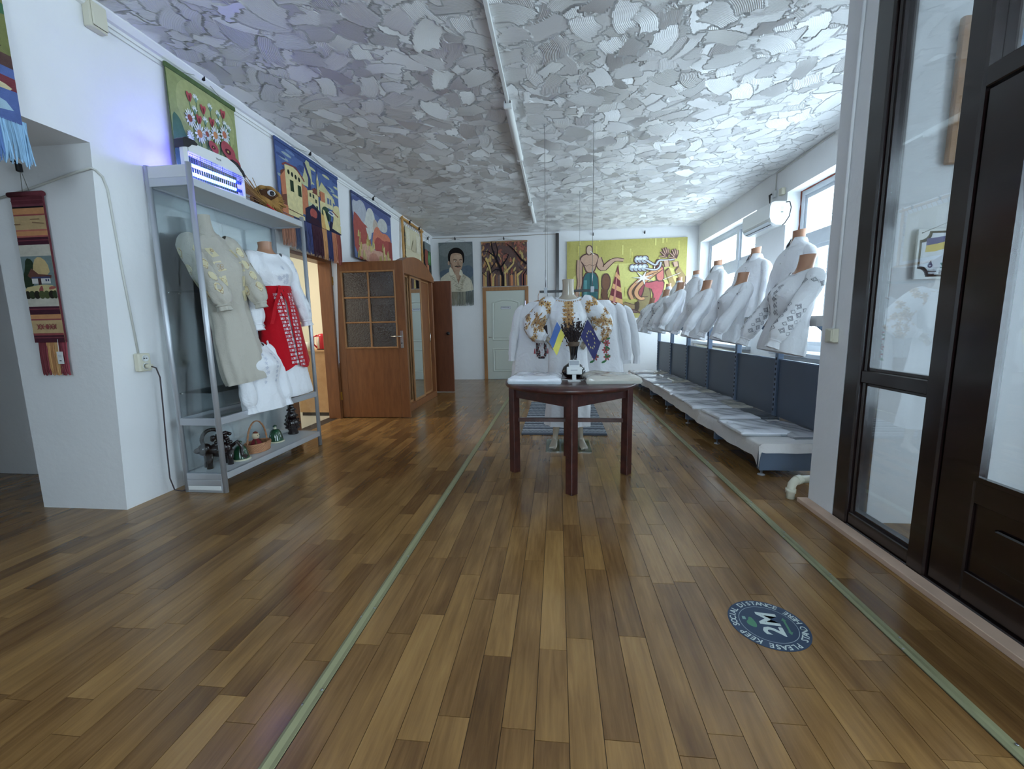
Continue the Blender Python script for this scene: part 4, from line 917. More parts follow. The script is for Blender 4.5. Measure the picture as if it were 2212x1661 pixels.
# ---------------------------------------------------------------- things in and on the showcase
ZS = .148
M['glaze_dark'] = mat('black_glazed_clay', S(34, 22, 22), .18, coat=.5); M['glaze_green'] = mat('green_glaze', S(34, 74, 48), .15, noise=.9, nscale=26, coat=.6)
M['glaze_cream'] = mat('cream_glaze', S(214, 210, 184), .25); M['wicker'] = mat('wicker', S(178, 128, 92), .7, noise=.25, nscale=60)
M['straw'] = mat('straw', S(168, 126, 66), .8, noise=.35, nscale=40, stretch=(1, 1, .2)); M['brownfur'] = mat('brown_plush', S(92, 58, 32), .95, noise=.4, nscale=50, bump=.6, bscale=140)
t = thing('ceramic_lion', 'black glazed clay lion with a looped mane on the showcase bottom shelf', 'figurine', (-2.70, 2.985, ZS), R(-35))
b = MB(); b.ball((0, .03, .13), (.055, .085, .06), 18); b.ball((0, -.07, .15), (.042, .05, .05), 14); b.ball((0, -.115, .15), (.022, .028, .024), 12)
for x, y in ((-.035, -.05), (.035, -.05), (-.035, .09), (.035, .09)): b.tube([(x, y, .12), (x, y-.005, .05), (x, y-.008, 0)], [.028, .02, .022], 10)
b.build('body', M['glaze_dark'], t)
b = MB()
for k in range(26): a = R(-40)+R(260)*k/25; b.ball((0, -.015+.085*math.cos(a)*.8, .225+.075*math.sin(a)), .015, 8)
for k in range(22): a = 2*PI*k/22; b.ball((.058*math.cos(a), .02+.02*math.sin(a*3), .17+.06*math.sin(a)), .014, 8)
for k in range(30): q = random.Random(k); b.ball((q.uniform(-.05, .05), q.uniform(-.02, .1), .18+q.uniform(0, .08)), .016, 8)
b.build('mane', M['glaze_dark'], t)
b = MB(); b.tube([(0, .11, .14), (.01, .15, .17), (.02, .175, .12), (.025, .17, .06), (.03, .2, .03)], [.016, .015, .014, .014, .018], 10); b.build('tail', M['glaze_dark'], t)
def bell(x, y, label, s=1.0):
    t = thing('ceramic_bell', label, 'bell', (x, y, ZS)); b = MB(); b.lathe([(.066*s, .008), (.064*s, .02), (.055*s, .06*s), (.047*s, .09*s), (.034*s, .112*s), (.016*s, .122*s)], 28); b.build('body', M['glaze_green'], t)
    b = MB(); b.lathe([(.060*s, 0), (.074*s, .0), (.074*s, .006), (.066*s, .012)], 28); b.build('rim', M['glaze_cream'], t)
    b = MB(); b.lathe([(.016*s, .12*s), (.012*s, .13*s), (.012*s, .14*s), (.016*s, .142*s)], 16); b.build('neck', M['glaze_cream'], t)
    b = MB(); b.lathe([(.017*s, .142*s), (.02*s, .148*s), (.012*s, .156*s), (.003, .16*s)], 16); b.build('knob', M['glaze_green'], t)
bell(-2.635, 3.16, 'green glazed ceramic bell between the black lion and the wicker basket'); bell(-2.70, 3.70, 'green glazed ceramic bell between the wicker basket and the dark carved vessel', 1.02)
t = thing('wicker_basket', 'oval wicker basket with a tall hoop handle on the showcase bottom shelf', 'basket', (-2.66, 3.40, ZS))
b = MB(); P = []
for i in range(9): z = .0075+.0085*i; P.append([((.075+.0014*i*4*.35)*math.cos(a)+(.0025 if (j+i) % 2 else -.0025)*math.cos(a), (.115+.002*i)*math.sin(a)+(.0025 if (j+i) % 2 else -.0025)*math.sin(a), z) for j, a in enumerate(np.linspace(0, 2*PI, 40, False))])
b.grid(P, closed=True, smooth=False); b.lathe([(.001, .006), (.07, .006), (.07, .0)], 24, sx=1, sy=1.5); b.build('body', M['wicker'], t)
b = MB(); b.tube([(.082*math.cos(a), .126*math.sin(a), .078) for a in np.linspace(0, 2*PI, 33)], .007, 7); b.tube([(.076*math.cos(a), .117*math.sin(a), .008) for a in np.linspace(0, 2*PI, 33)], .006, 7); b.build('rim', M['wicker'], t)
for ph in (0, PI): b = MB(); b.tube([(.005*math.cos(k*1.1+ph), .122*math.cos(PI*k/40)+.003*math.sin(k*1.1+ph), .07+.20*math.sin(PI*k/40)) for k in range(41)], .005, 6); b.build('handle', M['wicker'], t)
t = thing('rag_doll', 'small rag doll in a red patterned dress sitting in the wicker basket', 'doll', (-2.665, 3.39, ZS+.012))
b = MB(); b.lathe([(.05, 0), (.06, .02), (.04, .07), (.022, .10)], 16); b.build('dress', mat('red_print', S(120, 20, 34), .8, noise=.5, nscale=60), t)
b = MB(); b.ball((0, 0, .128), (.03, .034, .032), 14); b.build('head', mat('doll_cloth', S(206, 190, 160), .9), t)
b = MB(); b.lathe([(.012, .155), (.022, .15), (.016, .162), (.002, .168)], 12); b.build('hair', mat('doll_hair', S(120, 60, 44), .9), t)
for s_ in (-1, 1): b = MB(); b.tube([(.01, s_*.02, .09), (.035, s_*.045, .06), (.05, s_*.03, .035)], .009, 8); b.build('arm', M['brownfur'], t)
for s_ in (-1, 1): b = MB(); b.ball((.028, s_*.012, .134), .0035, 6); b.build('eye', M['black'], t)
t = thing('carved_vessel', 'dark brown carved clay vessel with stacked tiers and a spout neck in the showcase', 'vessel', (-2.72, 4.00, ZS))
b = MB(); b.lathe([(.05, 0), (.052, .01), (.04, .035), (.06, .07), (.07, .11), (.06, .15), (.042, .165)], 28); b.lathe([(.042, .165), (.052, .19), (.04, .225), (.03, .235), (.038, .25), (.026, .28), (.02, .285), (.03, .292), (.016, .30), (.014, .325), (.02, .335)], 24); b.build('body', M['glaze_dark'], t)
b = MB()
for z, r_, n in ((.07, .064, 18), (.11, .072, 20), (.15, .062, 18), (.19, .053, 14), (.25, .04, 10)):
    for k in range(n): a = 2*PI*(k+.5*(z > .1))/n; b.ball((r_*math.cos(a), r_*math.sin(a), z), .009, 6)
b.build('carved_knobs', M['glaze_dark'], t, kind='stuff')
b = MB(); b.tube([(.0, -.04, .2), (0, -.085, .19), (0, -.09, .14), (0, -.065, .10)], .008, 8); b.build('handle', M['glaze_dark'], t)

# insect killer lamp on the showcase
t = thing('insect_killer_lamp', 'white insect killer lamp with two glowing violet tubes on top of the showcase', 'lamp', (-2.56, 3.11, 2.262), R(83))
W, H, D = .50, .27, .07
def hb(x0, x1, z0, z1, nm, m, y0=-D/2, y1=D/2, r=.008): b = MB(); b.bbox((x0, y0, z0), (x1, y1, z1), r); return b.build(nm, m, t)
hb(-W/2, -W/2+.035, .0, H-.03, 'side_frame', M['white_pl'], -D/2, .012); hb(W/2-.02, W/2, .0, H-.06, 'side_frame', M['white_pl']); hb(-W/2, W/2, 0, .022, 'base', M['white_pl'])
prof = [(-W/2+.035, H-.10+.03), (-W/2+.035, H-.03), (-W/2+.1, H-.005), (W/2-.15, H-.005), (W/2-.08, H-.03), (W/2-.02, H-.075), (W/2-.02, H-.10)]
b = MB(); b.prism(prof[::-1], -D/2, D/2); b.build('top_frame', M['white_pl'], t, fix=True)
b = MB(); b.prism([(-W/2-.004, H-.055), (-W/2-.004, H+.0), (-W/2+.015, H+.015), (-W/2+.08, H+.015), (-W/2+.105, H+.0), (-W/2+.1, H-.012), (-W/2+.06, H-.02), (-W/2+.035, H-.045)], -D/2-.006, D/2+.006); b.build('corner_handle', M['black'], t, fix=True)
b = MB(); b.prism([(W/2+.004, H-.10), (W/2-.01, H-.06), (W/2-.06, H-.015), (W/2-.11, H-.002), (W/2-.11, H-.016), (W/2-.07, H-.035), (W/2-.03, H-.075), (W/2-.014, H-.10)], -D/2-.006, D/2+.006); b.build('corner_handle', M['black'], t, fix=True)
M['uv'] = mat('uv_tube', (.5, .6, 1, 1), .3, emis=(.10, .20, 1.0, 1), estr=4.0)
for lx, le in ((-.16, 2.6), (.08, 1.0)):
    ul_ = bpy.data.lights.new('uv_glow', 'POINT'); ul_.energy = le; ul_.color = (.17, .13, 1.0); ul_.shadow_soft_size = .03
    uo = bpy.data.objects.new('uv_glow', ul_); COL.objects.link(uo); uo.parent = t; uo.location = (lx, .004, .092)
for z in (.062, .122):
    b = MB(); b.tube([(-W/2+.04, -.004, z), (W/2-.07, -.004, z)], .0115, 12); b.build('uv_tube', M['uv'], t)
    b = MB(); b.tube([(W/2-.07, -.004, z), (W/2-.022, -.004, z)], .0125, 12); b.build('tube_socket', mat('blue_cap', S(50, 90, 200), .4), t)
for k in range(24): x = -W/2+.045+(W-.08)*k/23; b = MB(); b.tube([(x, -D/2+.006, .022), (x, -D/2+.006, H-.08)], .0011, 4); b.tube([(x, D/2-.006, .022), (x, D/2-.006, H-.08)], .0011, 4); b.build('grid_wire', M['metal'], t)
for k in range(5): z = H-.085+.0-.014*k; b = MB(); b.tube([(-W/2+.035, -D/2+.002, z), (W/2-.02, -D/2+.002, z)], .0014, 4); b.build('guard_bar', M['black'], t)
for k in range(4): x = -W/2+.12+.09*k; b = MB(); b.tube([(x, -D/2+.002, H-.075), (x, -D/2+.002, H-.15)], .0018, 4); b.build('guard_bar', M['black'], t)
text_part('TRHB', .018, Matrix.Translation((.02, -D/2-.0006, H-.045)) @ FACE, M['black'], t)
# straw head with a broom
t = thing('straw_ornament', 'round straw and brown plush face ornament with a dark eye on the showcase', 'ornament', (-2.63, 3.80, 2.262), R(38)); t.scale = (1.2,)*3
b = MB(); b.ball((0, .03, .10), (.095, .08, .09), 20); b.build('head', M['brownfur'], t)
b = MB(); b.tube([(.098*math.cos(a), .02+.012*math.sin(a*9), .105+.098*math.sin(a)) for a in np.linspace(R(-20), R(200), 44)], .014, 8); b.build('braided_ring', M['straw'], t)
b = MB(); q = random.Random(6)
for k in range(90):
    a = R(150)+R(250)*q.random(); L = .075+.03*q.random(); b.tube([(.02, -.075, .085), (.02+L*.6*math.cos(a), -.07, .085+L*.6*math.sin(a)), (.02+L*math.cos(a), -.035, .078+L*.86*math.sin(a))], [.002, .004, .003], 4)
b.build('straw_muzzle', M['straw'], t, kind='stuff')
b = MB(); b.ball((.028, -.055, .145), (.028, .016, .022), 12); b.build('eye', M['white_pl'], t)
b = MB(); b.ball((.032, -.066, .142), (.017, .01, .017), 12); b.build('pupil', M['black'], t)
b = MB(); b.ball((.08, -.05, .11), (.008, .006, .008), 8); b.build('cheek_spot', M['redpl'], t)
for x in (-.04, .05): b = MB(); b.tube([(x, 0, .03), (x, -.01, 0)], .012, 8); b.build('foot', M['straw'], t)
t = thing('straw_broom', 'little straw broom leaning against the plush face ornament on the showcase', 'broom', (-2.56, 3.72, 2.262), R(55)); t.scale = (1.15,)*3
b = MB(); b.tube([(.06, 0, .004), (-.02, .0, .055)], .006, 8); b.build('stick', M['redpl'], t)
b = MB(); q = random.Random(3); d = Vector((-.8, 0, .6))
for k in range(60): o_ = Vector((q.gauss(0, .011), q.gauss(0, .011), q.gauss(0, .011))); p = Vector((-.02, 0, .055)); b.tube([p+o_*.3, p+d*.08+o_*.8, p+d*.19+o_*2.4], .0028, 4)
b.build('bristles', M['straw'], t, kind='stuff')
b = MB(); b.tube([(-.035, 0, .066), (-.055, 0, .081)], .014, 10); b.build('binding', M['straw'], t)
# ---------------------------------------------------------------- tapestries and paintings
def hook(parent, x, z, y=-.01):
    b = MB(); b.bbox((x-.012, y-.03, z-.028), (x+.012, y, z+.022), .006); b.tube([(x, y-.02, z+.02), (x, y-.035, z+.034), (x, y-.05, z+.02)], .006, 6); return b.build('hook', M['black'], parent)
def cord(parent, x0, x1, z, xh, zh, y=-.012):
    b = MB(); b.tube([(x0, y, z), (xh, y-.012, zh)], .002, 5); b.tube([(x1, y, z), (xh, y-.012, zh)], .002, 5); return b.build('hanging_cord', M['cord'], parent)
def hanging(name, label, cat, loc, rz, W, H, polys, edge, m='wool', thick=.012, rod=None, hk=True, wobble=0.0, hookz=.12):
    t = thing(name, label, cat, loc, rz)
    b = MB(); b.bbox((0, -thick, 0), (W, 0, H), .003, 0, edge); b.build('backing', M[m], t)
    art(polys, W, H, t, M[m], y=-thick-.0004)
    if rod: b = MB(); b.bbox((-.01, -thick-.012, H-.022), (W+.01, 0, H+.012), .006, 0, rod); b.build('top_rod', M[m], t)
    if hk: hook(t, W/2, H+hookz); cord(t, W*.2, W*.8, H+.01, W/2, H+hookz)
    return t
sq = lambda a, c, e, g: [(a, c), (e, c), (e, g), (a, g)]
def LWX(ztop): return XL(ztop)+.016

# flowers
q = random.Random(1)
BGc = S(150, 160, 92)
P = [(BGc, sq(0, 0, 1, 1)), (S(168, 174, 104), smooth([(.1, .55), (.9, .5), (1, .9), (.6, 1), (.1, .97)])), (S(70, 112, 84), smooth([(0, 0), (.35, 0), (.3, .35), (.16, .52), (.12, .62), (0, .66)])), (S(96, 132, 80), smooth([(.3, 0), (1, 0), (1, .42), (.9, .36), (.85, .2), (.5, .3), (.3, .3)])), (S(56, 92, 66), smooth([(.86, .0), (1, .0), (1, .4), (.93, .3)]))]
RD_, RD2 = S(176, 28, 40), S(120, 20, 34)
def stem(x, v, x2, v2): P.append((S(76, 112, 70), line([(x, v), ((x+x2)/2+.02, (v+v2)/2), (x2, v2)], .012)))
buds = [(.27, .84), (.46, .80), (.78, .87), (.38, .69), (.58, .73)]; whites = [(.37, .85), (.58, .85), (.70, .83), (.48, .70), (.68, .75), (.8, .77), (.86, .75), (.33, .74)]
for x, v in buds+whites: stem(x, v, x+.08*(.5-x), .42)
for x, v in whites:
    for a in np.linspace(R(30), R(150), 5): P.append((S(220, 228, 222), line([(x, v), (x+.045*math.cos(a), v+.05*math.sin(a))], .022, .01)))
    P.append((S(110, 150, 130), ell(x, v, .018, .02)))
for x, v in buds: P += [(RD_, smooth([(x, v-.055), (x+.045, v+.02), (x+.03, v+.045), (x, v+.025), (x-.03, v+.045), (x-.045, v+.01)], 1)), (RD2, smooth([(x, v-.045), (x+.018, v+.0), (x, v+.02), (x-.015, v)], 1))]
for x, v, r_, c in ((.25, .66, .075, S(150, 60, 40)), (.37, .57, .085, S(196, 110, 30)), (.48, .60, .06, S(150, 60, 36)), (.61, .63, .08, S(206, 128, 34)), (.76, .68, .08, S(190, 92, 36)), (.21, .5, .05, S(220, 226, 222))):
    for k in range(13): a = 2*PI*k/13; P.append((S(226, 230, 226) if k % 3 else S(190, 200, 206), rot2(ell(r_*.68, 0, r_*.36, r_*.13, 8), a, x, v)))
    P.append((c, ell(x-.01, v-.005, r_*.42, r_*.4)))
for x, v, r_ in ((.54, .5, .08), (.78, .53, .13), (.9, .45, .09)): P += [(S(170, 30, 42), smooth([(x-r_, v), (x-r_*.6, v+r_*.7), (x+r_*.3, v+r_*.6), (x+r_, v+r_*.2), (x+r_*.9, v-r_*.5), (x, v-r_*.6)], 2)), (S(90, 16, 30), ell(x, v, r_*.4, r_*.2)), (S(190, 160, 60), ell(x, v, r_*.12, r_*.08))]
hanging('flower_tapestry', 'green woven tapestry with poppies and daisies hanging above the glass showcase', 'tapestry', (LWX(3.11), 3.02, 2.25), PI/2, .65, .86, P, S(90, 110, 60), rod=S(84, 108, 58), hookz=.08)

# town
SKY, SK2, YL, OR_, DKB, RDt, GRt = S(64, 96, 160), S(46, 76, 140), S(222, 206, 138), S(198, 104, 36), S(34, 34, 66), S(140, 48, 34), S(56, 84, 66)
P = [(SKY, sq(0, 0, 1, 1)), (SK2, sq(0, .9, 1, 1))]
for k in range(26): x, v = q.random(), .5+.42*q.random(); P.append((q.choice((S(150, 170, 176), S(196, 196, 150), S(92, 126, 184), S(44, 72, 136))), smooth([(x-.07, v), (x-.02, v+.025), (x+.06, v+.02), (x+.09, v-.015), (x, v-.022)], 1)))
P += [(S(196, 196, 140), smooth([(.3, .55), (.52, .56), (.5, .95), (.42, .97), (.38, .7)], 1)), (S(206, 200, 140), [(.62, .62), (.92, .5), (.9, .58), (.68, .76)]), (S(40, 52, 110), line([(.40, .9), (.47, .7), (.46, .5)], .035, .05)), (S(40, 60, 130), line([(.61, .96), (.61, .55)], .02))]
P += [(S(120, 60, 36), [(.02, .1), (.12, .1), (.12, .66), (.04, .58)]), (OR_, [(.04, .25), (.12, .3), (.1, .62), (.03, .5)]), (YL, [(.1, .05), (.32, .05), (.34, .68), (.22, .73), (.1, .70)]), (RDt, line([(.07, .68), (.12, .73), (.26, .74), (.36, .64), (.38, .6)], .022)), (OR_, [(.32, .1), (.42, .1), (.42, .52), (.34, .56)])]
for k in range(4): P.append((S(40, 46, 40), ell(.15+.05*k, .62-.01*k, .016, .035)))
for x, v in ((.16, .36), (.27, .34), (.27, .44)): P.append((S(44, 66, 44), sq(x, v, x+.05, v+.16 if v < .4 else v+.06)))
P += [(YL, [(.42, .3), (.6, .3), (.6, .5), (.52, .55), (.42, .5)]), (S(196, 206, 160), [(.42, .22), (.6, .22), (.6, .31), (.42, .34)]), (RDt, line([(.5, .56), (.62, .49)], .03)), (S(128, 60, 40), [(.5, .5), (.66, .5), (.64, .58), (.54, .6)])]
for x, v in ((.45, .42), (.5, .42), (.54, .36), (.55, .26), (.48, .26)): P.append((S(60, 70, 60), sq(x, v, x+.028, v+.06)))
P += [(S(206, 190, 120), sq(.585, .5, .625, .75)), (S(226, 216, 160), [(.59, .75), (.605, .86), (.62, .75)]), (S(214, 204, 150), sq(.72, .38, .87, .62)), (OR_, sq(.64, .3, .72, .6)), (YL, sq(.62, .2, .72, .44)), (S(90, 110, 150), sq(.76, .45, .8, .55)), (S(90, 110, 150), sq(.81, .45, .84, .55))]
P += [(YL, smooth([(.86, .1), (1, .1), (1, .48), (.94, .5), (.86, .44)], 1)), (GRt, smooth([(.64, .16), (.8, .14), (.82, .3), (.74, .4), (.64, .34)], 2)), (S(34, 56, 50), smooth([(.68, .16), (.78, .16), (.76, .3), (.7, .32)], 1))]
P += [(DKB, [(.36, 0), (.62, 0), (.62, .24), (.5, .32), (.36, .2)]), (S(170, 50, 30), smooth([(.44, .1), (.54, .1), (.56, .22), (.48, .26), (.43, .2)], 1)), (S(60, 30, 50), [(.4, .0), (.6, 0), (.58, .1), (.46, .12)]), (S(214, 160, 52), [(.62, 0), (.74, 0), (.7, .2), (.62, .24)]), (S(226, 206, 120), [(.7, .0), (.78, .0), (.7, .3), (.66, .32)]), (DKB, [(.76, 0), (1, 0), (1, .08), (.8, .18)]), (YL, [(.82, .06), (1, .02), (1, .16), (.86, .24)]), (S(226, 230, 222), smooth([(.74, .3), (.86, .26), (.9, .32), (.82, .36)], 1)), (S(60, 84, 150), smooth([(.77, .31), (.85, .29), (.86, .32), (.8, .34)], 1)), (RDt, line([(.84, .36), (.96, .3)], .02)), (YL, sq(.1, 0, .34, .06)), (S(90, 50, 40), line([(.1, .08), (.34, .06)], .01)), (OR_, sq(0, 0, .1, .12))]
tw = hanging('town_tapestry', 'woven tapestry of a yellow old town under a blue sky with long fringes', 'tapestry', (LWX(3.10), 4.20, 2.40), PI/2, 1.20, .70, P, S(50, 76, 136), rod=S(50, 78, 140), hookz=.075)
fringe(tw, M['thread'], .0, 1.2, .0, lambda u: .33+.06*u, [S(188, 104, 50), S(188, 104, 50), S(54, 66, 104), S(54, 66, 104), S(48, 60, 120), S(70, 30, 50), S(74, 34, 52), S(196, 130, 42), S(44, 48, 100), S(190, 100, 36), S(140, 50, 30)], 240, 4, .0042)

# red autumn landscape
P = [(S(90, 108, 160), sq(0, 0, 1, 1)), (S(72, 84, 140), smooth([(0, .8), (.3, .8), (.5, .9), (1, .75), (1, 1), (0, 1)]))]
P += [(S(176, 180, 190), smooth([(0, .6), (.2, .55), (.34, .7), (.3, .92), (.18, .96), (.1, .88), (0, .9)])), (S(206, 206, 196), smooth([(.22, .5), (.5, .5), (.55, .75), (.48, .92), (.36, .9), (.3, .75)])), (S(196, 196, 190), smooth([(.55, .65), (.8, .6), (.9, .72), (.85, .85), (.68, .86)])), (S(190, 170, 150), smooth([(.45, .55), (.62, .55), (.6, .75), (.5, .78)]))]
P += [(S(168, 54, 32), smooth([(0, 0), (.42, 0), (.38, .45), (.32, .58), (.22, .6), (.12, .68), (0, .72)], 1)), (S(206, 96, 40), smooth([(.42, .3), (.95, .3), (.98, .55), (.84, .62), (.7, .58), (.6, .68), (.5, .6), (.45, .45)], 1)), (S(168, 44, 26), smooth([(.46, .2), (.98, .16), (1, .48), (.86, .5), (.74, .45), (.6, .5), (.5, .42)], 1)), (S(150, 40, 30), sq(.9, .05, 1, .5)), (S(206, 206, 196), [(.28, .55), (.44, .55), (.4, .4), (.34, .36)])]
P += [(S(206, 150, 120), smooth([(.05, 0), (1, 0), (1, .16), (.7, .26), (.45, .22), (.3, .3), (.1, .22)], 1)), (S(190, 120, 90), smooth([(.3, 0), (.6, 0), (.55, .18), (.36, .16)], 1))]
for x, v in ((.1, .35), (.12, .22), (.3, .3), (.34, .36), (.38, .26), (.44, .3), (.72, .3), (.73, .18), (.85, .22), (.9, .1), (.2, .08), (.62, .1), (.08, .06)):
    for k in range(5): dx, dv = q.uniform(-.03, .03), q.uniform(-.06, .06); P.append((q.choice((S(196, 176, 74), S(176, 150, 60), S(206, 186, 110))), line([(x+dx, v+dv-.05), (x+dx+.01, v+dv+.05)], .03, .012)))
hanging('autumn_tapestry', 'woven tapestry of a red and orange autumn landscape above the open wooden door', 'tapestry', (LWX(3.06), 5.78, 2.19), PI/2, 1.36, .87, P, S(70, 80, 120), rod=S(64, 76, 120), hookz=.09)

# bamboo frame with cream canvases
t = thing('bamboo_panel', 'cream canvas laced into a bamboo pole frame above the wardrobe', 'wall hanging', (LWX(3.18), 7.66, 2.16), PI/2)
M['bamboo'] = mat('bamboo', S(190, 142, 78), .5, noise=.2, nscale=14); M['canvas'] = cloth_mat('cream_canvas', S(214, 204, 172))
for p_, p2 in (((0, -.02, -.03), (0, -.02, 1.05)), ((1.08, -.02, -.03), (1.08, -.02, 1.05)), ((-.05, -.03, .0), (1.13, -.03, .0)), ((-.05, -.03, .99), (1.13, -.03, .99))):
    b = MB(); n = 16; p_, p2 = Vector(p_), Vector(p2); b.tube([p_.lerp(p2, k/n) for k in range(n+1)], [.026 if k % 4 == 0 else .022 for k in range(n+1)], 10); b.build('bamboo_pole', M['bamboo'], t)
b = MB(); b.grid([[(x, -.02+.006*math.sin(9*x+5*z), z) for x in np.linspace(.12, .98, 14)] for z in np.linspace(.08, .90, 14)]); b.build('canvas', M['canvas'], t)
P = [(S(196, 184, 146), line([(.12, .5), (.98, .52)], .006)), (S(196, 184, 146), line([(.55, .08), (.55, .9)], .006)), (S(226, 216, 186), sq(.16, .56, .34, .86)), (S(226, 216, 186), sq(.7, .5, .9, .84)), (S(200, 188, 150), [(.4, .5), (.55, .72), (.7, .5)])]
P = [(c, [(x, z) for x, z in p]) for c, p in P]; art(P, 1, 1, t, M['wool'], y=-.029, sc=False)
for k in range(9): x = .16+.78*k/8; b = MB(); b.tube([(x, -.024, .9), (x+.02, -.045, .97), (x+.03, -.03, 1.0)], .004, 5); b.build('lacing', M['bamboo'], t)
for k in range(8): z = .12+.74*k/7; b = MB(); b.tube([(.12, -.024, z), (.03, -.045, z+.02), (.0, -.04, z+.03)], .004, 5); b.tube([(.98, -.024, z), (1.05, -.045, z+.02), (1.08, -.04, z+.03)], .004, 5); b.build('lacing', M['bamboo'], t)
hook(t, .28, .985, -.05); hook(t, .82, .985, -.05)
# small dark tapestry in the corner
P = [(S(44, 54, 50), sq(0, 0, 1, 1)), (S(120, 130, 130), sq(0, .78, 1, 1)), (S(150, 60, 34), smooth([(0, .3), (.5, .3), (.55, .75), (.2, .82), (0, .7)], 1)), (S(60, 116, 60), smooth([(.35, .4), (1, .35), (1, .75), (.6, .8)], 1)), (S(196, 110, 44), sq(.3, 0, .6, .36)), (S(96, 150, 84), ell(.7, .55, .2, .12)), (S(30, 40, 36), sq(0, 0, .3, .3))]
hanging('landscape_tapestry', 'small dark tapestry with green and orange trees in the far corner of the left wall', 'tapestry', (LWX(3.0), 8.98, 2.28), PI/2, .44, .72, P, S(40, 44, 40), hookz=.1)

# portrait on the far wall
FWY = FY-.012
SKN, SK_S, HAIR, SHIRT = S(186, 148, 116), S(158, 118, 90), S(30, 24, 24), S(206, 198, 172)
P = [(S(112, 122, 124), sq(0, 0, 1, 1)), (S(126, 134, 134), smooth([(0, .7), (.5, .75), (1, .7), (1, 1), (0, 1)])), (S(84, 102, 118), smooth([(0, .28), (.3, .3), (.6, .3), (1, .25), (1, .55), (.6, .5), (0, .45)]))]
P += [(SHIRT, smooth([(0, 0), (1, 0), (.98, .12), (.93, .25), (.75, .34), (.6, .4), (.3, .42), (.12, .34), (0, .27)], 1)), (S(186, 176, 150), line([(.9, .24), (.95, .1), (.94, 0)], .02)), (SK_S, [(.36, .46), (.62, .46), (.66, .36), (.55, .16), (.48, .34)]), (SKN, smooth([(.36, .52), (.6, .5), (.62, .38), (.54, .22), (.46, .38)], 1))]
P += [(HAIR, smooth([(.27, .62), (.26, .75), (.33, .85), (.48, .9), (.62, .88), (.74, .8), (.76, .66), (.72, .55), (.3, .56)], 2)), (SKN, ell(.285, .585, .028, .045)), (SKN, smooth([(.33, .75), (.45, .79), (.6, .78), (.69, .74), (.71, .6), (.67, .47), (.6, .40), (.48, .37), (.38, .42), (.33, .55)], 2)), (SK_S, smooth([(.33, .6), (.37, .44), (.48, .37), (.42, .46), (.38, .58)], 1)), (S(200, 164, 132), ell(.55, .7, .1, .05))]
P += [(HAIR, line([(.42, .645), (.47, .655), (.53, .64)], .012)), (HAIR, line([(.6, .64), (.65, .652), (.69, .638)], .012)), (S(230, 222, 206), ell(.48, .618, .03, .01)), (HAIR, ell(.485, .618, .012, .01)), (S(230, 222, 206), ell(.64, .618, .026, .01)), (HAIR, ell(.64, .618, .011, .01)), (SK_S, smooth([(.56, .63), (.53, .545), (.57, .53), (.62, .54), (.59, .56)], 1)), (HAIR, smooth([(.44, .51), (.5, .532), (.56, .525), (.62, .53), (.66, .505), (.6, .512), (.5, .508)], 1)), (S(150, 92, 76), ell(.56, .495, .05, .008)), (SK_S, line([(.5, .44), (.6, .44)], .008))]
P += [(S(222, 216, 192), smooth([(.3, .5), (.36, .5), (.45, .36), (.38, .3), (.28, .38)], 1)), (S(222, 216, 192), smooth([(.62, .46), (.68, .42), (.7, .34), (.62, .32), (.58, .36)], 1))]
for k in range(26): a = k/25; P.append((S(150, 142, 118), line([(.36+.19*a+q.uniform(-.08, .08), .34-.3*a), (.38+.19*a+q.uniform(-.08, .08), .32-.3*a)], .008)))
for k in range(30): a = k/29; P.append((S(160, 150, 124), line([(.72-.15*a+q.uniform(-.05, .08), .34-.32*a), (.74-.15*a+q.uniform(-.05, .08), .325-.32*a)], .008)))
pt = hanging('portrait_tapestry', 'woven portrait of a dark-haired person with a moustache and white shirt, fringed below', 'tapestry', (-2.61, FWY, 1.98), 0, .76, 1.07, P, S(96, 108, 110), hookz=.07)
fringe(pt, M['thread'], .0, .76, .02, .34, [S(178, 170, 146), S(164, 156, 132), S(150, 148, 130), S(120, 126, 122)], 110, 7, .005)

# autumn trees over the white door
cols = [S(98, 74, 84), S(140, 90, 62), S(196, 168, 84), S(160, 80, 54), S(122, 100, 98), S(200, 140, 60), S(84, 64, 76)]
P = [(S(112, 84, 78), sq(0, 0, 1, 1))]
for k in range(150):
    x, v = q.random(), .3+.7*q.random(); c = q.choice(cols[1:4]+[S(176, 92, 66)]*2 if v > .55 and x > .4 else cols); a = q.uniform(.8, 2.2); L = q.uniform(.04, .1); P.append((c, smooth([(x-L*math.cos(a), v-L*math.sin(a)), (x+.03, v), (x+L*math.cos(a), v+L*math.sin(a)), (x-.025, v+.01)], 1)))
for k in range(34): x = (k+q.random())/34; P.append((q.choice(cols), sq(x-.018, 0, x+.018, .24+.1*q.random())))
BK = S(34, 26, 34)
P += [(BK, line([(.46, 0), (.46, .22), (.41, .42), (.3, .66), (.24, .85), (.22, 1)], .07, .018)), (BK, line([(.3, .66), (.16, .78), (.04, .8)], .03, .012)), (BK, line([(.33, .6), (.36, .8), (.32, 1)], .03, .012)), (BK, line([(.42, .42), (.55, .6), (.6, .7), (.5, .74)], .035, .01)), (BK, line([(.43, .36), (.3, .38), (.2, .3)], .03, .012)), (BK, line([(.18, 0), (.17, .25), (.2, .4), (.32, .56)], .035, .014)), (BK, line([(.18, .36), (.1, .55), (.02, .66)], .025, .01)), (BK, line([(1, .48), (.86, .6), (.72, .8), (.56, .95)], .05, .012)), (BK, line([(.92, 0), (.92, .25), (1, .36)], .035, .02)), (BK, line([(0, .32), (.1, .22)], .025, .012))]
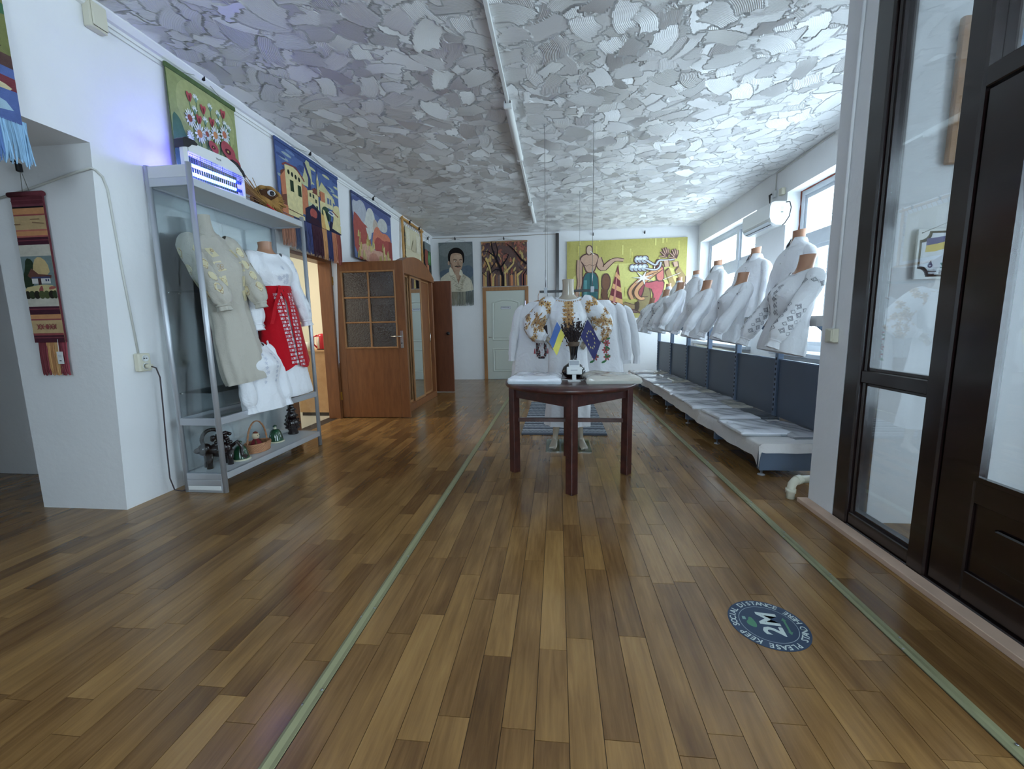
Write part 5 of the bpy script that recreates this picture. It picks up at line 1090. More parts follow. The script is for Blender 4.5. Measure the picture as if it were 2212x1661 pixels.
for a in ([(.5, .28), (.7, .5), (.72, .6)], [(.78, .22), (.9, .34)], [(.24, .0), (.25, .2), (.3, .28)], [(.52, 0), (.52, .3)], [(.66, 0), (.66, .26)], [(.8, 0), (.79, .26), (.9, .34)], [(.1, .65), (.18, .4), (.2, .3)]): P.append((S(214, 180, 84), line(a, .045, .02)))
P.append((S(206, 118, 40), sq(.63, 0, .69, .24)))
hanging('forest_tapestry', 'square tapestry of dark twisted trees in autumn colours above the white door', 'tapestry', (-1.65, FWY, 2.075), 0, 1.0, .95, P, S(150, 110, 66), rod=S(164, 122, 74), hookz=.06)

# big yellow painting
YB = S(186, 174, 66)
P = [(YB, sq(0, 0, 1, 1)), (S(172, 160, 78), sq(0, 0, 1, .2)), (S(212, 204, 96), smooth([(.05, .25), (.95, .25), (.95, .7), (.05, .7)]))]
for k in range(60): x, v = q.random(), q.random(); P.append((q.choice((S(206, 194, 70), S(184, 172, 58), S(214, 206, 92))), sq(x, v, x+.012, v+.12)))
OUT = S(96, 62, 58); FL = S(196, 152, 120)
def out(pts, c, w=.012):   # painted shape with a dark outline
    cx = sum(p[0] for p in pts)/len(pts); cy = sum(p[1] for p in pts)/len(pts)
    P.append((OUT, [(p[0]+w*.65*(1 if p[0] > cx else -1), p[1]+w*(1 if p[1] > cy else -1)) for p in pts])); P.append((c, pts))
def limb(pts, w, w2, c): P.append((OUT, line(pts, w+.016, w2+.016))); P.append((c, line(pts, w, w2)))
TE = S(44, 110, 112)
limb(smooth([(.115, .76), (.105, .6), (.115, .45), (.08, .3), (.09, .18)], 2, False), .05, .02, FL); limb(smooth([(.26, .78), (.3, .62), (.34, .68), (.4, .76), (.48, .74)], 2, False), .06, .025, FL)
out(smooth([(.135, .1), (.2, .08), (.26, .1), (.27, .5), (.235, .6), (.17, .6), (.135, .5)], 1), TE); P.append((S(80, 150, 150), line([(.165, .15), (.16, .5)], .025))); P.append((S(24, 70, 76), line([(.2, .1), (.2, .58)], .006)))
out(smooth([(.17, .6), (.23, .6), (.25, .72), (.27, .8), (.22, .84), (.14, .82), (.11, .76), (.15, .7)], 2), FL); P.append((OUT, line([(.14, .7), (.17, .68), (.19, .7), (.22, .68), (.25, .7)], .005))); out(ell(.19, .88, .022, .055, 16), S(206, 172, 138), .01)
P.append((S(230, 226, 214), line([(.2, .87), (.23, .82)], .008)))
out(smooth([(.31, .55), (.34, .58), (.37, .5), (.36, .4), (.335, .36), (.305, .4), (.3, .48)], 2), S(130, 82, 50)); limb(smooth([(.325, .38), (.32, .3), (.34, .22), (.38, .18)], 2, False), .04, .04, S(120, 74, 48))
CN = [(.435, .70), (.335, .09), (.36, .06), (.41, .04), (.46, .05), (.49, .08)]; P.append((S(120, 28, 40), CN))
for k in range(4): 
    def cx(s_, v): a = (.70-v)/.62; return .435+(-.10 if s_ < 0 else .055)*a
    v = .60-.15*k; P.append((S(222, 160, 76), [(cx(-1, v), v), (cx(1, v-.06), v-.06), (cx(1, v-.12), v-.12), (cx(-1, v-.06), v-.06)]))
P.append((S(206, 110, 96), [(.434, .66), (.385, .1), (.41, .08)]))
limb(smooth([(.48, .18), (.56, .14), (.62, .14)], 1, False), .06, .05, S(150, 122, 70)); limb(smooth([(.48, .1), (.58, .08), (.64, .1)], 1, False), .03, .03, S(120, 90, 80))
out(smooth([(.6, .1), (.64, .06), (.69, .08), (.71, .24), (.7, .38), (.66, .42), (.63, .36), (.63, .26), (.6, .2), (.62, .16)], 2), S(136, 118, 70)); P.append((S(80, 62, 48), smooth([(.58, .08), (.62, .1), (.62, .22), (.58, .2)], 1))); P.append((OUT, line([(.64, .27), (.69, .27)], .01)))
out(smooth([(.73, .12), (.77, .14), (.81, .34), (.82, .46), (.77, .47), (.69, .44), (.66, .46), (.65, .4), (.74, .36)], 1), S(182, 52, 66)); out(smooth([(.6, .45), (.66, .46), (.64, .3), (.61, .24), (.58, .3)], 1), S(150, 40, 56))
out(smooth([(.765, .47), (.815, .47), (.81, .62), (.79, .66), (.75, .64), (.755, .55)], 1), S(206, 96, 76)); out(ell(.77, .7, .018, .035, 14), S(206, 186, 150), .008); limb(smooth([(.765, .7), (.74, .68), (.735, .6), (.75, .62)], 2, False), .012, .008, S(226, 214, 190))
limb(smooth([(.79, .62), (.7, .52), (.62, .42), (.58, .32), (.62, .24), (.66, .25)], 2, False), .032, .03, S(206, 142, 74)); limb(smooth([(.76, .6), (.68, .56), (.58, .44), (.53, .34), (.56, .24)], 2, False), .028, .026, S(206, 142, 74))
P.append((OUT, star(.645, .51, .105, .03, 7, .4))); P.append((S(230, 234, 226), star(.645, .51, .09, .024, 7, .4)))
for y_, xs_ in ((.74, (.6, .625, .655)), (.64, (.56, .59, .625, .655))):
    for x in xs_: out(ell(x, y_+.0, .03, .045, 12), S(170, 178, 186), .008)
    for x in xs_: P.append((S(222, 226, 222), ell(x-.004, y_+.012, .014, .018)))
limb(smooth([(.66, .74), (.72, .68), (.75, .66), (.77, .73), (.82, .72), (.9, .73)], 2, False), .02, .014, S(190, 196, 200)); limb(smooth([(.66, .63), (.74, .6), (.78, .63), (.79, .7)], 2, False), .02, .012, S(190, 196, 200))
SLV = S(166, 134, 70)
out([(.83, .58), (.86, .62), (.93, .36), (.97, .2), (.91, .24)], SLV); out([(.91, .58), (.94, .64), (.99, .52), (.99, .36)], SLV)
for hx, hy in ((.83, .76), (.905, .74)):
    limb([(hx+.01, .64), (hx, hy-.04)], .03, .035, FL)
    for k in range(5): a = R(60+28*k); limb(smooth([(hx, hy), (hx+.03*math.cos(a), hy+.07*math.sin(a)), (hx+.045*math.cos(a)-.01, hy+.12*math.sin(a))], 1, False), .010, .006, FL)
P.append((OUT, line([(.81, .48), (.95, .56)], .016))); P.append((S(226, 220, 180), line([(.81, .48), (.95, .56)], .008)))
P = [(c, [(x, v) for x, v in p]) for c, p in P]
t = thing('yellow_painting', 'large yellow surreal painting with a striped cone and muscular figures on the far wall', 'painting', (.21, FY-.03, 1.33))
b = MB(); b.bbox((0, 0, 0), (2.49, .03, 1.64), .004, 0, S(176, 164, 60)); b.build('stretcher_canvas', M['paint'], t)
art(P, 2.49, 1.64, t, M['paint'], y=-.0004)
for x in (.55, 1.62): hook(t, x, 1.77, .02)

# woven runner with a cottage on the passage reveal
RV = 2.465
SB, ORs, BG_ = S(104, 22, 40), S(206, 130, 46), S(196, 160, 100)
H = 1.10; P = [(BG_, sq(0, 0, 1, 1))]
bands = [(1.0, .93, SB), (.93, .915, S(120, 40, 60)), (.915, .905, S(20, 14, 20)), (.905, .865, ORs), (.865, .855, S(160, 50, 40)), (.855, .765, BG_), (.765, .755, S(190, 80, 50)), (.755, .725, ORs), (.725, .715, S(180, 70, 50)), (.715, .665, S(72, 16, 40)), (.665, .59, S(206, 198, 180)), (.59, .31, S(120, 140, 140)), (.31, .25, S(206, 198, 180)), (.25, .195, S(72, 16, 40)), (.195, .165, ORs), (.165, .155, S(150, 40, 44)), (.155, .065, BG_), (.065, .05, S(150, 40, 44)), (.05, .0, S(80, 18, 40))]
P += [(c, sq(0, z0, 1, z1)) for z1, z0, c in bands]
for z in (.69, .228, .03, .95): P.append((S(120, 30, 50), sq(0, z, 1, z+.008)))
P += [(S(40, 60, 36), smooth([(0, .36), (.3, .38), (.42, .5), (.36, .57), (.16, .58), (.08, .5), (0, .46)], 1)), (S(206, 174, 104), smooth([(.3, .44), (.9, .46), (.84, .55), (.6, .59), (.4, .56)], 1)), (S(110, 60, 44), [(.14, .46), (.3, .51), (.5, .47), (.92, .46), (.9, .44), (.3, .43)]), (S(216, 212, 206), sq(.26, .405, .86, .445)), (S(60, 66, 110), sq(.26, .44, .86, .452)), (S(70, 40, 40), sq(.46, .395, .56, .44)), (S(60, 70, 110), sq(.7, .42, .75, .435)), (S(60, 70, 110), sq(.78, .42, .82, .435)), (S(206, 186, 120), smooth([(0, .33), (1, .33), (1, .39), (.6, .4), (.3, .39), (0, .38)], 1)), (S(160, 60, 50), smooth([(.42, .36), (.56, .4), (.6, .36), (.5, .33)], 1)), (S(170, 70, 50), smooth([(.76, .36), (1, .37), (1, .385), (.8, .385)], 1))]
for x in (.05, .2, .36, .52, .68, .84, .96): P.append((q.choice((S(56, 66, 36), S(84, 92, 48), S(44, 40, 30))), ell(x, .33, .1, .028)))
P += [(S(150, 50, 44), line([(.2, .11), (.8, .11)], .006)), (S(150, 50, 44), ell(.52, .11, .06, .018))]+[(S(150, 50, 44), line([(x, .11), (x+dx, .11+dv)], .014, .006)) for x in (.24, .36, .66, .78) for dx, dv in ((-.06, .02), (-.06, -.02), (.05, .018), (.05, -.018))]
P += [(S(140, 100, 60), line([(.02, .80), (.22, .80)], .006)), (S(140, 100, 60), line([(.6, .81), (.98, .80)], .006)), (S(140, 100, 60), line([(.55, .83), (.85, .83)], .006))]
t = thing('woven_runner', 'narrow striped woven hanging with a thatched cottage, hung on the passage wall', 'wall hanging', (-3.42, RV, 1.16))
W = .225
b = MB(); b.bbox((0, -.014, 0), (W, 0, .93), .003, 0, SB); b.build('backing', M['wool'], t)
art(P, W, .93, t, M['wool'], y=-.0145)
b = MB(); b.tube([(-.012, -.012, .925), (W+.008, -.012, .925)], .016, 10, 0, SB); b.build('top_roll', M['wool'], t)
fringe(t, M['thread'], .015, W-.005, .0, .22, [S(120, 20, 36), S(120, 20, 36), S(196, 136, 50), S(186, 120, 40), S(206, 150, 70), S(130, 24, 44), S(140, 24, 48)], 70, 9, .0045)
cord(t, W*.4, W*.62, .94, W*.52, 1.075); hook(t, W*.5, 1.08)
b = MB(); b.bbox((.17, -.034, -.14), (.215, -.032, -.06), .002); b.build('price_tag', M['white_pl'], t)
P = [(S(150, 156, 166), sq(.18, z, .205, z+.003)) for z in (-.085, -.095)]+[(S(40, 40, 46), sq(.185, -.122, .2, -.116))]; art(P, 1, 1, t, M['print'], 'tag_print', y=-.0345, sc=False)
b = MB(); b.tube([(.175, -.02, .02), (.19, -.034, -.062)], .0015, 4); b.build('tag_string', M['white_pl'], t)

# blue fringed tapestry over the passage opening
P = [(S(120, 124, 60), sq(0, 0, 1, 1)), (S(60, 90, 160), sq(0, 0, 1, .34)), (S(90, 60, 54), sq(0, .34, 1, .42)), (S(120, 30, 44), sq(.3, .2, 1, .28)), (S(206, 190, 140), smooth([(.5, .2), (.95, .19), (.98, .22), (.8, .25), (.55, .25)], 1)), (S(150, 186, 206), smooth([(.4, .06), (.98, .05), (.9, .14), (.6, .15)], 1)), (S(60, 110, 70), smooth([(.5, .66), (1, .64), (1, .76), (.5, .74)], 1)), (S(60, 46, 30), smooth([(.7, .42), (.96, .43), (.9, .54), (.8, .5)], 1)), (S(190, 160, 80), sq(0, .78, 1, .82)), (S(90, 110, 60), sq(0, .86, 1, 1))]
t = hanging('blue_fringe_tapestry', 'tapestry with a long blue yarn fringe hanging over the passage opening', 'tapestry', (LWX(2.9)+.0, 1.42, 2.30), PI/2, .68, .78, P, S(90, 80, 90), hk=True, hookz=.08)
fringe(t, M['thread'], .0, .70, .02, .24, [S(34, 50, 110), S(50, 84, 160), S(70, 120, 180), S(44, 76, 150), S(60, 110, 176), S(120, 170, 206)], 150, 12, .0055, var=.2)
# ---------------------------------------------------------------- display rack along the windows
M['rack'] = mat('blue_grey_steel', S(104, 120, 142), .42, .3); M['panel'] = mat('slate_grey_panel', S(78, 88, 104), .4, noise=.06, nscale=4)
M['deckcloth'] = cloth_mat('pale_cover_cloth', S(222, 218, 216), .7, .1); M['card'] = mat('grey_cardboard_edge', S(176, 172, 170), .7, noise=.08, nscale=8)
TH = math.asin(.0235); RX, RY = 1.59, 3.44; BAY = .893; NB = 6
def rk(x, y, z=0): return (RX+x*math.cos(TH)-y*math.sin(TH), RY+x*math.sin(TH)+y*math.cos(TH), z)
t = thing('display_rack', 'long low blue-grey steel shop rack with slate back panels and an upper shelf under the windows', 'shop rack', (RX, RY, 0), TH)
t['label'] = 'long blue-grey steel shop rack with slate back panels standing before the windows'
def rb(x0, x1, y0, y1, z0, z1, nm, m, r=.004, par=t): b = MB(); b.bbox((x0, y0, z0), (x1, y1, z1), r); return b.build(nm, M[m], par)
for k in range(NB+1):
    y = BAY*k
    p = rb(.545, .60, y-.025, y+.025, .0, 1.17, 'post', 'rack', .003)
    b = MB()
    for j in range(11): b.box((.54, y-.006, .34+.05*j), (.5448, y+.006, .365+.05*j))
    b.build('slot_row', M['black'], p, kind='stuff')
    rb(0, .545, y-.02, y+.02, .05, .20, 'foot_beam', 'rack', .003)
    for x in (.03, .5): b = MB(); b.lathe([(.028, 0), (.028, .006), (.008, .012), (.008, .055)], 12, (x, y, 0)); b.build('levelling_foot', M['metal'], t)
    if k < NB:
        pn = rb(.565, .58, y+.025, y+BAY-.025, .29, .84, 'back_panel', 'panel', .002); rb(.56, .59, y+.025, y+BAY-.025, .84, .852, 'panel_rim', 'rack', .002)
        rb(-.0, .56, y+.003, y+BAY-.003, .20, .262, 'deck', 'rack', .003)
        rb(.36, .84, y+.003, y+BAY-.003, 1.17, 1.25, 'upper_shelf', 'card', .003)
    b = MB(); b.add([(.36, y-.012, 1.17), (.545, y-.012, 1.17), (.545, y-.012, 1.02), (.36, y+.012, 1.17), (.545, y+.012, 1.17), (.545, y+.012, 1.02)], [(0, 1, 2), (5, 4, 3), (0, 3, 4, 1), (1, 4, 5, 2), (2, 5, 3, 0)]); b.build('bracket', M['rack'], t)
rb(-.002, .56, -.03, -.021, .045, .262, 'end_plate', 'rack', .003)
# cloth cover
b = MB(); q = random.Random(5); L = BAY*NB; NYc = 90; prof = []
rowsP = []
for j in range(NYc+1):
    y = -.045+(L+.06)*j/NYc; drop = .105+.008*math.sin(PI*min(1, max(0, (y % BAY)/BAY)))+.012*math.sin(y*1.4)
    if y < .05: drop += .05*(1-(y+.045)/.095)
    w = .006*math.sin(y*9)+.004*math.sin(y*23)
    row = [(.555, y, .264), (.5, y, .268+.003*math.sin(y*7)), (.38, y, .269+.003*math.sin(y*5+1)), (.25, y, .268), (.12, y, .27+.003*math.sin(y*6)), (.02, y, .269), (-.008, y, .264), (-.02, y, .25), (-.024+w*.5, y, .25-drop*.4), (-.024+w, y, .25-drop*.75), (-.024+w*1.4, y, .25-drop)]
    rowsP.append(row)
b.grid(rowsP)
e = [[(p[0], -.047-.006*k+.005*math.sin(p[0]*30+k), p[2]-.02*k-(.004 if i < 6 else 0)*k) for i, p in enumerate(rowsP[0][:8])] for k in range(4)]; b.grid(e)
c0 = rowsP[0][8]; b.grid([[(c0[0]+.05*u*(1-v), -.05-.012*v, .25-.21*v*(1-abs(u-.3)*.9)) for u in np.linspace(0, 1, 6)] for v in np.linspace(0, 1, 6)])
tag(b.build('deck_cover', M['deckcloth'], loc=(RX, RY, 0), rot=(0, 0, TH)), 'pale cloth covering the low deck of the rack and hanging over its front edge', 'cloth cover')

# wrapped garments on the deck
M['wrapwhite'] = mat('plastic_wrapped_white', S(236, 238, 244), .16, coat=.8, bump=.6, bscale=16, spec=.6); M['wrapgrey'] = mat('plastic_wrapped_grey', S(188, 188, 192), .18, coat=.8, bump=.6, bscale=16, spec=.6)
M['wrapdark'] = mat('plastic_wrapped_dark', S(96, 100, 104), .18, coat=.8, bump=.6, bscale=16, spec=.6); M['wrapbeige'] = mat('plastic_wrapped_linen', S(204, 198, 186), .18, coat=.8, bump=.6, bscale=16, spec=.6)
def package(x, y, z, rz, W, D, H, m, label, seed, group, name='wrapped_shirt', cat='wrapped garment'):
    r_ = random.Random(seed); a, c_, d = [r_.random()*6 for _ in range(3)]; t = thing(name, label, cat, (x, y, z), rz, group); n = 20; Q = []
    def top(u, v, k=1): e = min(1, 7*min(u, 1-u, v, 1-v)+.25); return H*k*(.55+.45*e)*(1+.07*math.sin(7*u+a+5*v)+.05*math.sin(11*v+c_-6*u)+.04*math.sin(17*(u+v)+d))
    b = MB(); b.grid([[((u-.5)*W, (v-.5)*D, top(u, v)) for u in np.linspace(0, 1, n+1)] for v in np.linspace(0, 1, n+1)])
    bd = [(u, 0) for u in np.linspace(0, 1, n+1)]+[(1, v) for v in np.linspace(0, 1, n+1)][1:]+[(u, 1) for u in np.linspace(1, 0, n+1)][1:]+[(0, v) for v in np.linspace(1, 0, n+1)][1:-1]
    up = [((u-.5)*W, (v-.5)*D, top(u, v)) for u, v in bd]; mid = [((u-.5)*W*1.03, (v-.5)*D*1.03, top(u, v)*.45) for u, v in bd]; lo = [((u-.5)*W*.99, (v-.5)*D*.99, .0) for u, v in bd]
    b.grid([lo, mid, up], closed=True); b.add(lo, [tuple(range(len(lo)-1, -1, -1))]); b.build('folded_cloth', M[m], t, fix=True)
    b = MB(); b.grid([[((u-.5)*W*1.06, -D/2*1.02-.03*k, H*.35*(1-k)+.002) for u in np.linspace(0, 1, 9)] for k in (0, .5, 1)]); b.build('wrapper_flap', M['glass'], t)
    return t
GRP = 'wrapped shirts on the rack deck'; q = random.Random(17)
lays = [(.15, .42, .42, .50, 'wrapwhite'), (.415, .36, .27, .52, 'wrapgrey'), (.17, .98, .38, .44, 'wrapwhite'), (.42, 1.02, .26, .42, 'wrapdark'), (.14, 1.50, .40, .40, 'wrapwhite'), (.42, 1.52, .26, .40, 'wrapbeige'), (.15, 1.98, .40, .42, 'wrapwhite'), (.42, 2.0, .26, .42, 'wrapgrey'), (.15, 2.47, .40, .42, 'wrapwhite'), (.42, 2.5, .26, .42, 'wrapbeige'), (.15, 2.97, .40, .42, 'wrapwhite'), (.42, 3.0, .26, .42, 'wrapgrey'), (.15, 3.6, .40, .44, 'wrapwhite'), (.42, 3.55, .26, .42, 'wrapbeige'), (.15, 4.15, .40, .42, 'wrapwhite'), (.42, 4.1, .26, .42, 'wrapgrey'), (.15, 4.75, .40, .42, 'wrapwhite'), (.42, 4.7, .26, .42, 'wrapbeige')]
LB = {'wrapwhite': 'white folded shirt in clear plastic lying on the front half of the rack deck', 'wrapgrey': 'pale grey folded shirt in clear plastic lying against the rack back panel', 'wrapdark': 'dark grey folded shirt in clear plastic on the rack deck', 'wrapbeige': 'linen-coloured folded shirt in clear plastic lying against the rack back panel'}
ORD = ['first', 'second', 'third', 'fourth', 'fifth', 'sixth']; CN_ = {'wrapwhite': 'white', 'wrapgrey': 'pale grey', 'wrapdark': 'dark grey', 'wrapbeige': 'linen-coloured'}; used = set()
for k, (x, y, W, D, m) in enumerate(lays):
    X, Y, Z = rk(x, y); bay = min(5, int(y/BAY)); half = 'near' if y-bay*BAY < BAY/2 else 'far'
    lb = '%s wrapped shirt %s the %s slate panel from the pier' % (CN_[m], 'close against' if x > .3 else 'at the deck edge before', ORD[bay])
    if lb in used: lb = 'farther '+lb
    used.add(lb); package(X, Y, .272, TH+q.uniform(-.09, .09), W, D, (.03+.016*q.random()), m, lb, 100+k, GRP)

# torsos: front row hangs over the shelf edge, back row stands on the shelf
front = [(3.55, 1.0, 1.73, pat_geo(S(112, 114, 124)), 'linen_white', 'headless torso in a white blouse with large grey diamond embroidery, nearest the pier', None, 0),
         (4.60, .93, 1.72, pat_shoulder(S(60, 50, 60)), 'cotton', 'headless torso in a white blouse with dark crescent embroidery on the shoulder', None, 1),
         (5.58, .95, 1.74, pat_stripe(S(140, 142, 152)), 'cotton', 'headless torso in a plain wide-necked white blouse with fine shoulder lines', None, 2),
         (6.65, .97, 1.82, None, 'cotton', 'headless torso in an undecorated white blouse, two short of the end of the front row', None, 3),
         (7.39, .93, 1.77, pat_floral(S(120, 122, 150), S(90, 92, 120)), 'linen_white', 'headless torso in a white blouse with blue-grey flower embroidery down the sleeve', None, 4),
         (8.30, .86, 1.69, pat_floral(S(170, 172, 186), S(150, 154, 172), False), 'cotton', 'smallest headless torso in a white blouse, last of the front row by the yellow painting', None, 5)]
for y, sc, zt, pat, cl, lb, co, k in front:
    X = 1.83-.0235*(y-3.44); h = .775*sc
    torso('dressed_torso', lb, (X-.07, y+.02, zt-h*.985), R(-90), R(-13), 'f', 60+k, cl, 'skin', pat, scale=sc, hem=.05, group='blouses on the front row of the rack')
back = [(4.40, .97, 'fold', 'headless torso in a white open-collared shirt before the near window', None), (5.22, .95, 'fold', 'headless torso in a white collared shirt standing under the air conditioner', pat_stripe(S(168, 172, 184))), (6.32, .97, 'fold', 'headless torso in a white collared shirt in front of the middle of the far window', None),
        (7.16, .93, 'stand', 'headless torso in a white stand-collar shirt with a button placket, back row', pat_stripe(S(150, 152, 164))), (8.06, .92, 'stand', 'headless torso in a white high-collared shirt, second last of the back row', pat_stripe(S(140, 130, 140))), (8.70, .86, 'stand', 'headless torso in a white high-collared shirt, last of the back row', None)]
for k, (y, sc, co, lb, pat) in enumerate(back):
    X = 2.235-.0235*(y-3.44)
    torso('dressed_torso', lb, (X, y, 1.252), R(-90+(12 if k % 2 else 4)), R(-5), 'm', 80+k, 'cotton', 'skin', pat, scale=sc, collar=co, hem=.03, group='shirts on the back row of the rack')

# ---------------------------------------------------------------- round table
TX, TY, TZ = .10, 3.41, .775
t = thing('round_table', 'round mahogany-stained wooden table with square legs and stretchers, in mid room', 'table', (TX, TY, 0))
b = MB(); b.lathe([(.30, .735), (.50, .735), (.515, .742), (.52, .752), (.52, .766), (.512, TZ), (.3, TZ), (.001, TZ)], 64); b.build('table_top', M['table_wood'], t)
legs = [(.0, -.455), (-.455, .0), (.455, .0), (.0, .455)]; s = .045
for lx, ly in legs: b = MB(); b.bbox((-s*.72, -s*.72, 0), (s*.72, s*.72, .735), .004); b.xf(Matrix.Translation((lx, ly, 0)) @ Matrix.Rotation(PI/4, 4, 'Z')); b.build('leg', M['table_wood'], t)
for i, j in ((0, 1), (1, 3), (3, 2), (2, 0)):
    a, c = Vector((*legs[i], 0)), Vector((*legs[j], 0)); d = c-a; L = d.length-.065; ang = math.atan2(d.y, d.x); mid = (a+c)/2; MT = Matrix.Translation(mid) @ Matrix.Rotation(ang, 4, 'Z')
    b = MB(); b.bbox((-L/2, -.012, .635), (L/2, .012, .735), .003); b.xf(MT); b.build('apron', M['table_wood'], t)
b = MB(); b.bbox((-.43, -.014, .43), (.43, .014, .462), .004); b.build('stretcher', M['table_wood'], t)
b = MB(); b.bbox((-.014, -.43, .398), (.014, .43, .43), .004); b.build('stretcher', M['table_wood'], t)
package(-.165, 3.34, TZ, R(-3), .40, .36, .060, 'wrapwhite', 'white folded cloth in clear plastic on the round table beside the blue-yellow flag', 7, 'wrapped cloths on the table')
package(.405, 3.34, TZ, R(4), .40, .36, .060, 'wrapbeige', 'off-white folded cloth in clear plastic on the round table beside the star flag', 8, 'wrapped cloths on the table')
M['blackglaze'] = mat('black_glazed_vase', S(12, 12, 16), .08, coat=.6)
VXp, VYp = .135, 3.56
t = thing('black_vase', 'glossy black vase with a squat round belly and a tall flared neck on the table', 'vase', (VXp, VYp, TZ))
b = MB(); b.lathe([(.05, 0), (.075, .008), (.098, .04), (.10, .06), (.085, .092), (.05, .118), (.032, .135), (.028, .16), (.03, .20), (.037, .25), (.044, .285), (.047, .295), (.042, .295), (.034, .25), (.026, .2)], 36); b.build('body', M['blackglaze'], t)
b = MB(); b.lathe([(.043, .262), (.0475, .27), (.05, .297), (.0465, .30)], 28); b.build('neck_band', mat('brown_band', S(92, 76, 62), .8), t)
t = thing('dried_bouquet', 'bunch of dark dried buds and twigs standing in the black vase', 'dried flowers', (VXp, VYp, TZ+.17))
q = random.Random(8); b = MB(); bud = MB()
for k in range(46):
    a = q.random()*2*PI; R0 = .10*math.sqrt(q.random()); H = .19+.11*q.random(); p = [(0, 0, .0), (.02*math.cos(a), .02*math.sin(a), .10), (R0*.7*math.cos(a), R0*.7*math.sin(a), H*.75), (R0*1.15*math.cos(a), R0*1.15*math.sin(a), H)]
    b.tube(p, .0016, 4)
    for j in range(9): u = .35+.65*j/8; pp = Vector(p[1]).lerp(Vector(p[3]), u); bud.ball(pp+Vector((q.gauss(0, .006), q.gauss(0, .006), q.gauss(0, .006))), (.005, .005, .009), 6)
b.build('twigs', mat('dry_twig', S(70, 52, 44), .9), t, kind='stuff'); bud.build('buds', mat('dry_bud', S(52, 42, 44), .9, noise=.5, nscale=30), t, kind='stuff')
def flag(label, base, tip, W, H, polyf, lean, name='desk_flag', sway=1):
    t = thing(name, label, 'flag', base); d = Vector(tip)-Vector(base)
    b = MB(); b.tube([(0, 0, 0), d], .003, 8); b.build('stick', M['white_pl'], t)
    u = d.normalized()
    def pt(x, y):   # x away from the stick 0..1, y down from the tip 0..1 ; droops with x
        p = d-u*(y*H+.008); return p+Vector((sway*x*W*.78, -.012*math.sin(x*5+y*2)-.01*x, -x*W*lean+.01*math.sin(6*x)*x))
    for nm, quads, col in polyf:
        b = MB(); n = 10
        for (x0, y0, x1, y1) in quads: b.grid([[pt(x0+(x1-x0)*i/n, y0+(y1-y0)*j/6) for i in range(n+1)] for j in range(7)], 0, col)
        o = b.build(nm, M['silk'], t)
    return t, pt
M['silk'] = attr_mat('flag_silk', .5, 0, var=.04)
flag('small blue and yellow desk flag standing in the black vase', (VXp-.018, VYp-.02, TZ+.25), (-.005, VYp-.03, 1.25), .19, .13, [('cloth', [(0, 0, 1, .5)], S(20, 92, 176)), ('yellow_band', [(0, .5, 1, 1)], S(226, 214, 20))], .85, sway=-.45)
te, pe = flag('small dark blue desk flag with a ring of gold stars standing in the black vase', (VXp+.02, VYp-.02, TZ+.25), (.245, VYp-.03, 1.265), .20, .15, [('cloth', [(0, 0, 1, 1)], S(36, 38, 106))], .95, sway=.72)
for k in range(12):
    a = 2*PI*k/12; b = MB(); P = star(.5+.26*math.cos(a), .5+.30*math.sin(a), .05, .021); b.add([pe(x, y)+Vector((0, -.0035, 0)) for x, y in P], [tuple(range(10))], 0, S(222, 210, 120)); b.build('star', M['silk'], te)
t = thing('card_reader', 'white card terminal on a stand in front of the black vase', 'card reader', (.13, 3.31, TZ))
b = MB(); b.bbox((-.05, -.035, 0), (.05, .035, .012), .006); b.build('base', M['white_pl'], t)
b = MB(); b.bbox((-.016, -.006, .01), (.016, .012, .075), .004); b.build('stem', M['white_pl'], t)
b = MB(); b.bbox((-.058, -.03, .058), (.058, -.014, .118), .006); cr = b.build('tray', M['white_pl'], t)
b = MB(); b.bbox((-.042, -.012, .07), (.042, .0, .17), .006); b.build('terminal', M['white_pl'], t)
P = [(S(172, 178, 184), sq(-.036, .128, .036, .164))]; art(P, 1, 1, t, M['print'], 'screen', y=-.0122, sc=False)
P = [(S(90, 96, 110), sq(-.028+.009*k, .090, -.022+.009*k, .095)) for k in range(6)]; art(P, 1, 1, cr, M['print'], 'lettering', y=-.0302, sc=False)
b = MB(); b.tube([(-.14, .07, .004), (-.08, .06, .006), (.0, .07, .004), (.1, .055, .004), (.17, .06, .004)], .0035, 6); tag(b.build('white_cord', M['white_pl'], loc=(.13, 3.31, TZ)), 'white cord lying behind the card terminal on the table', 'cord')

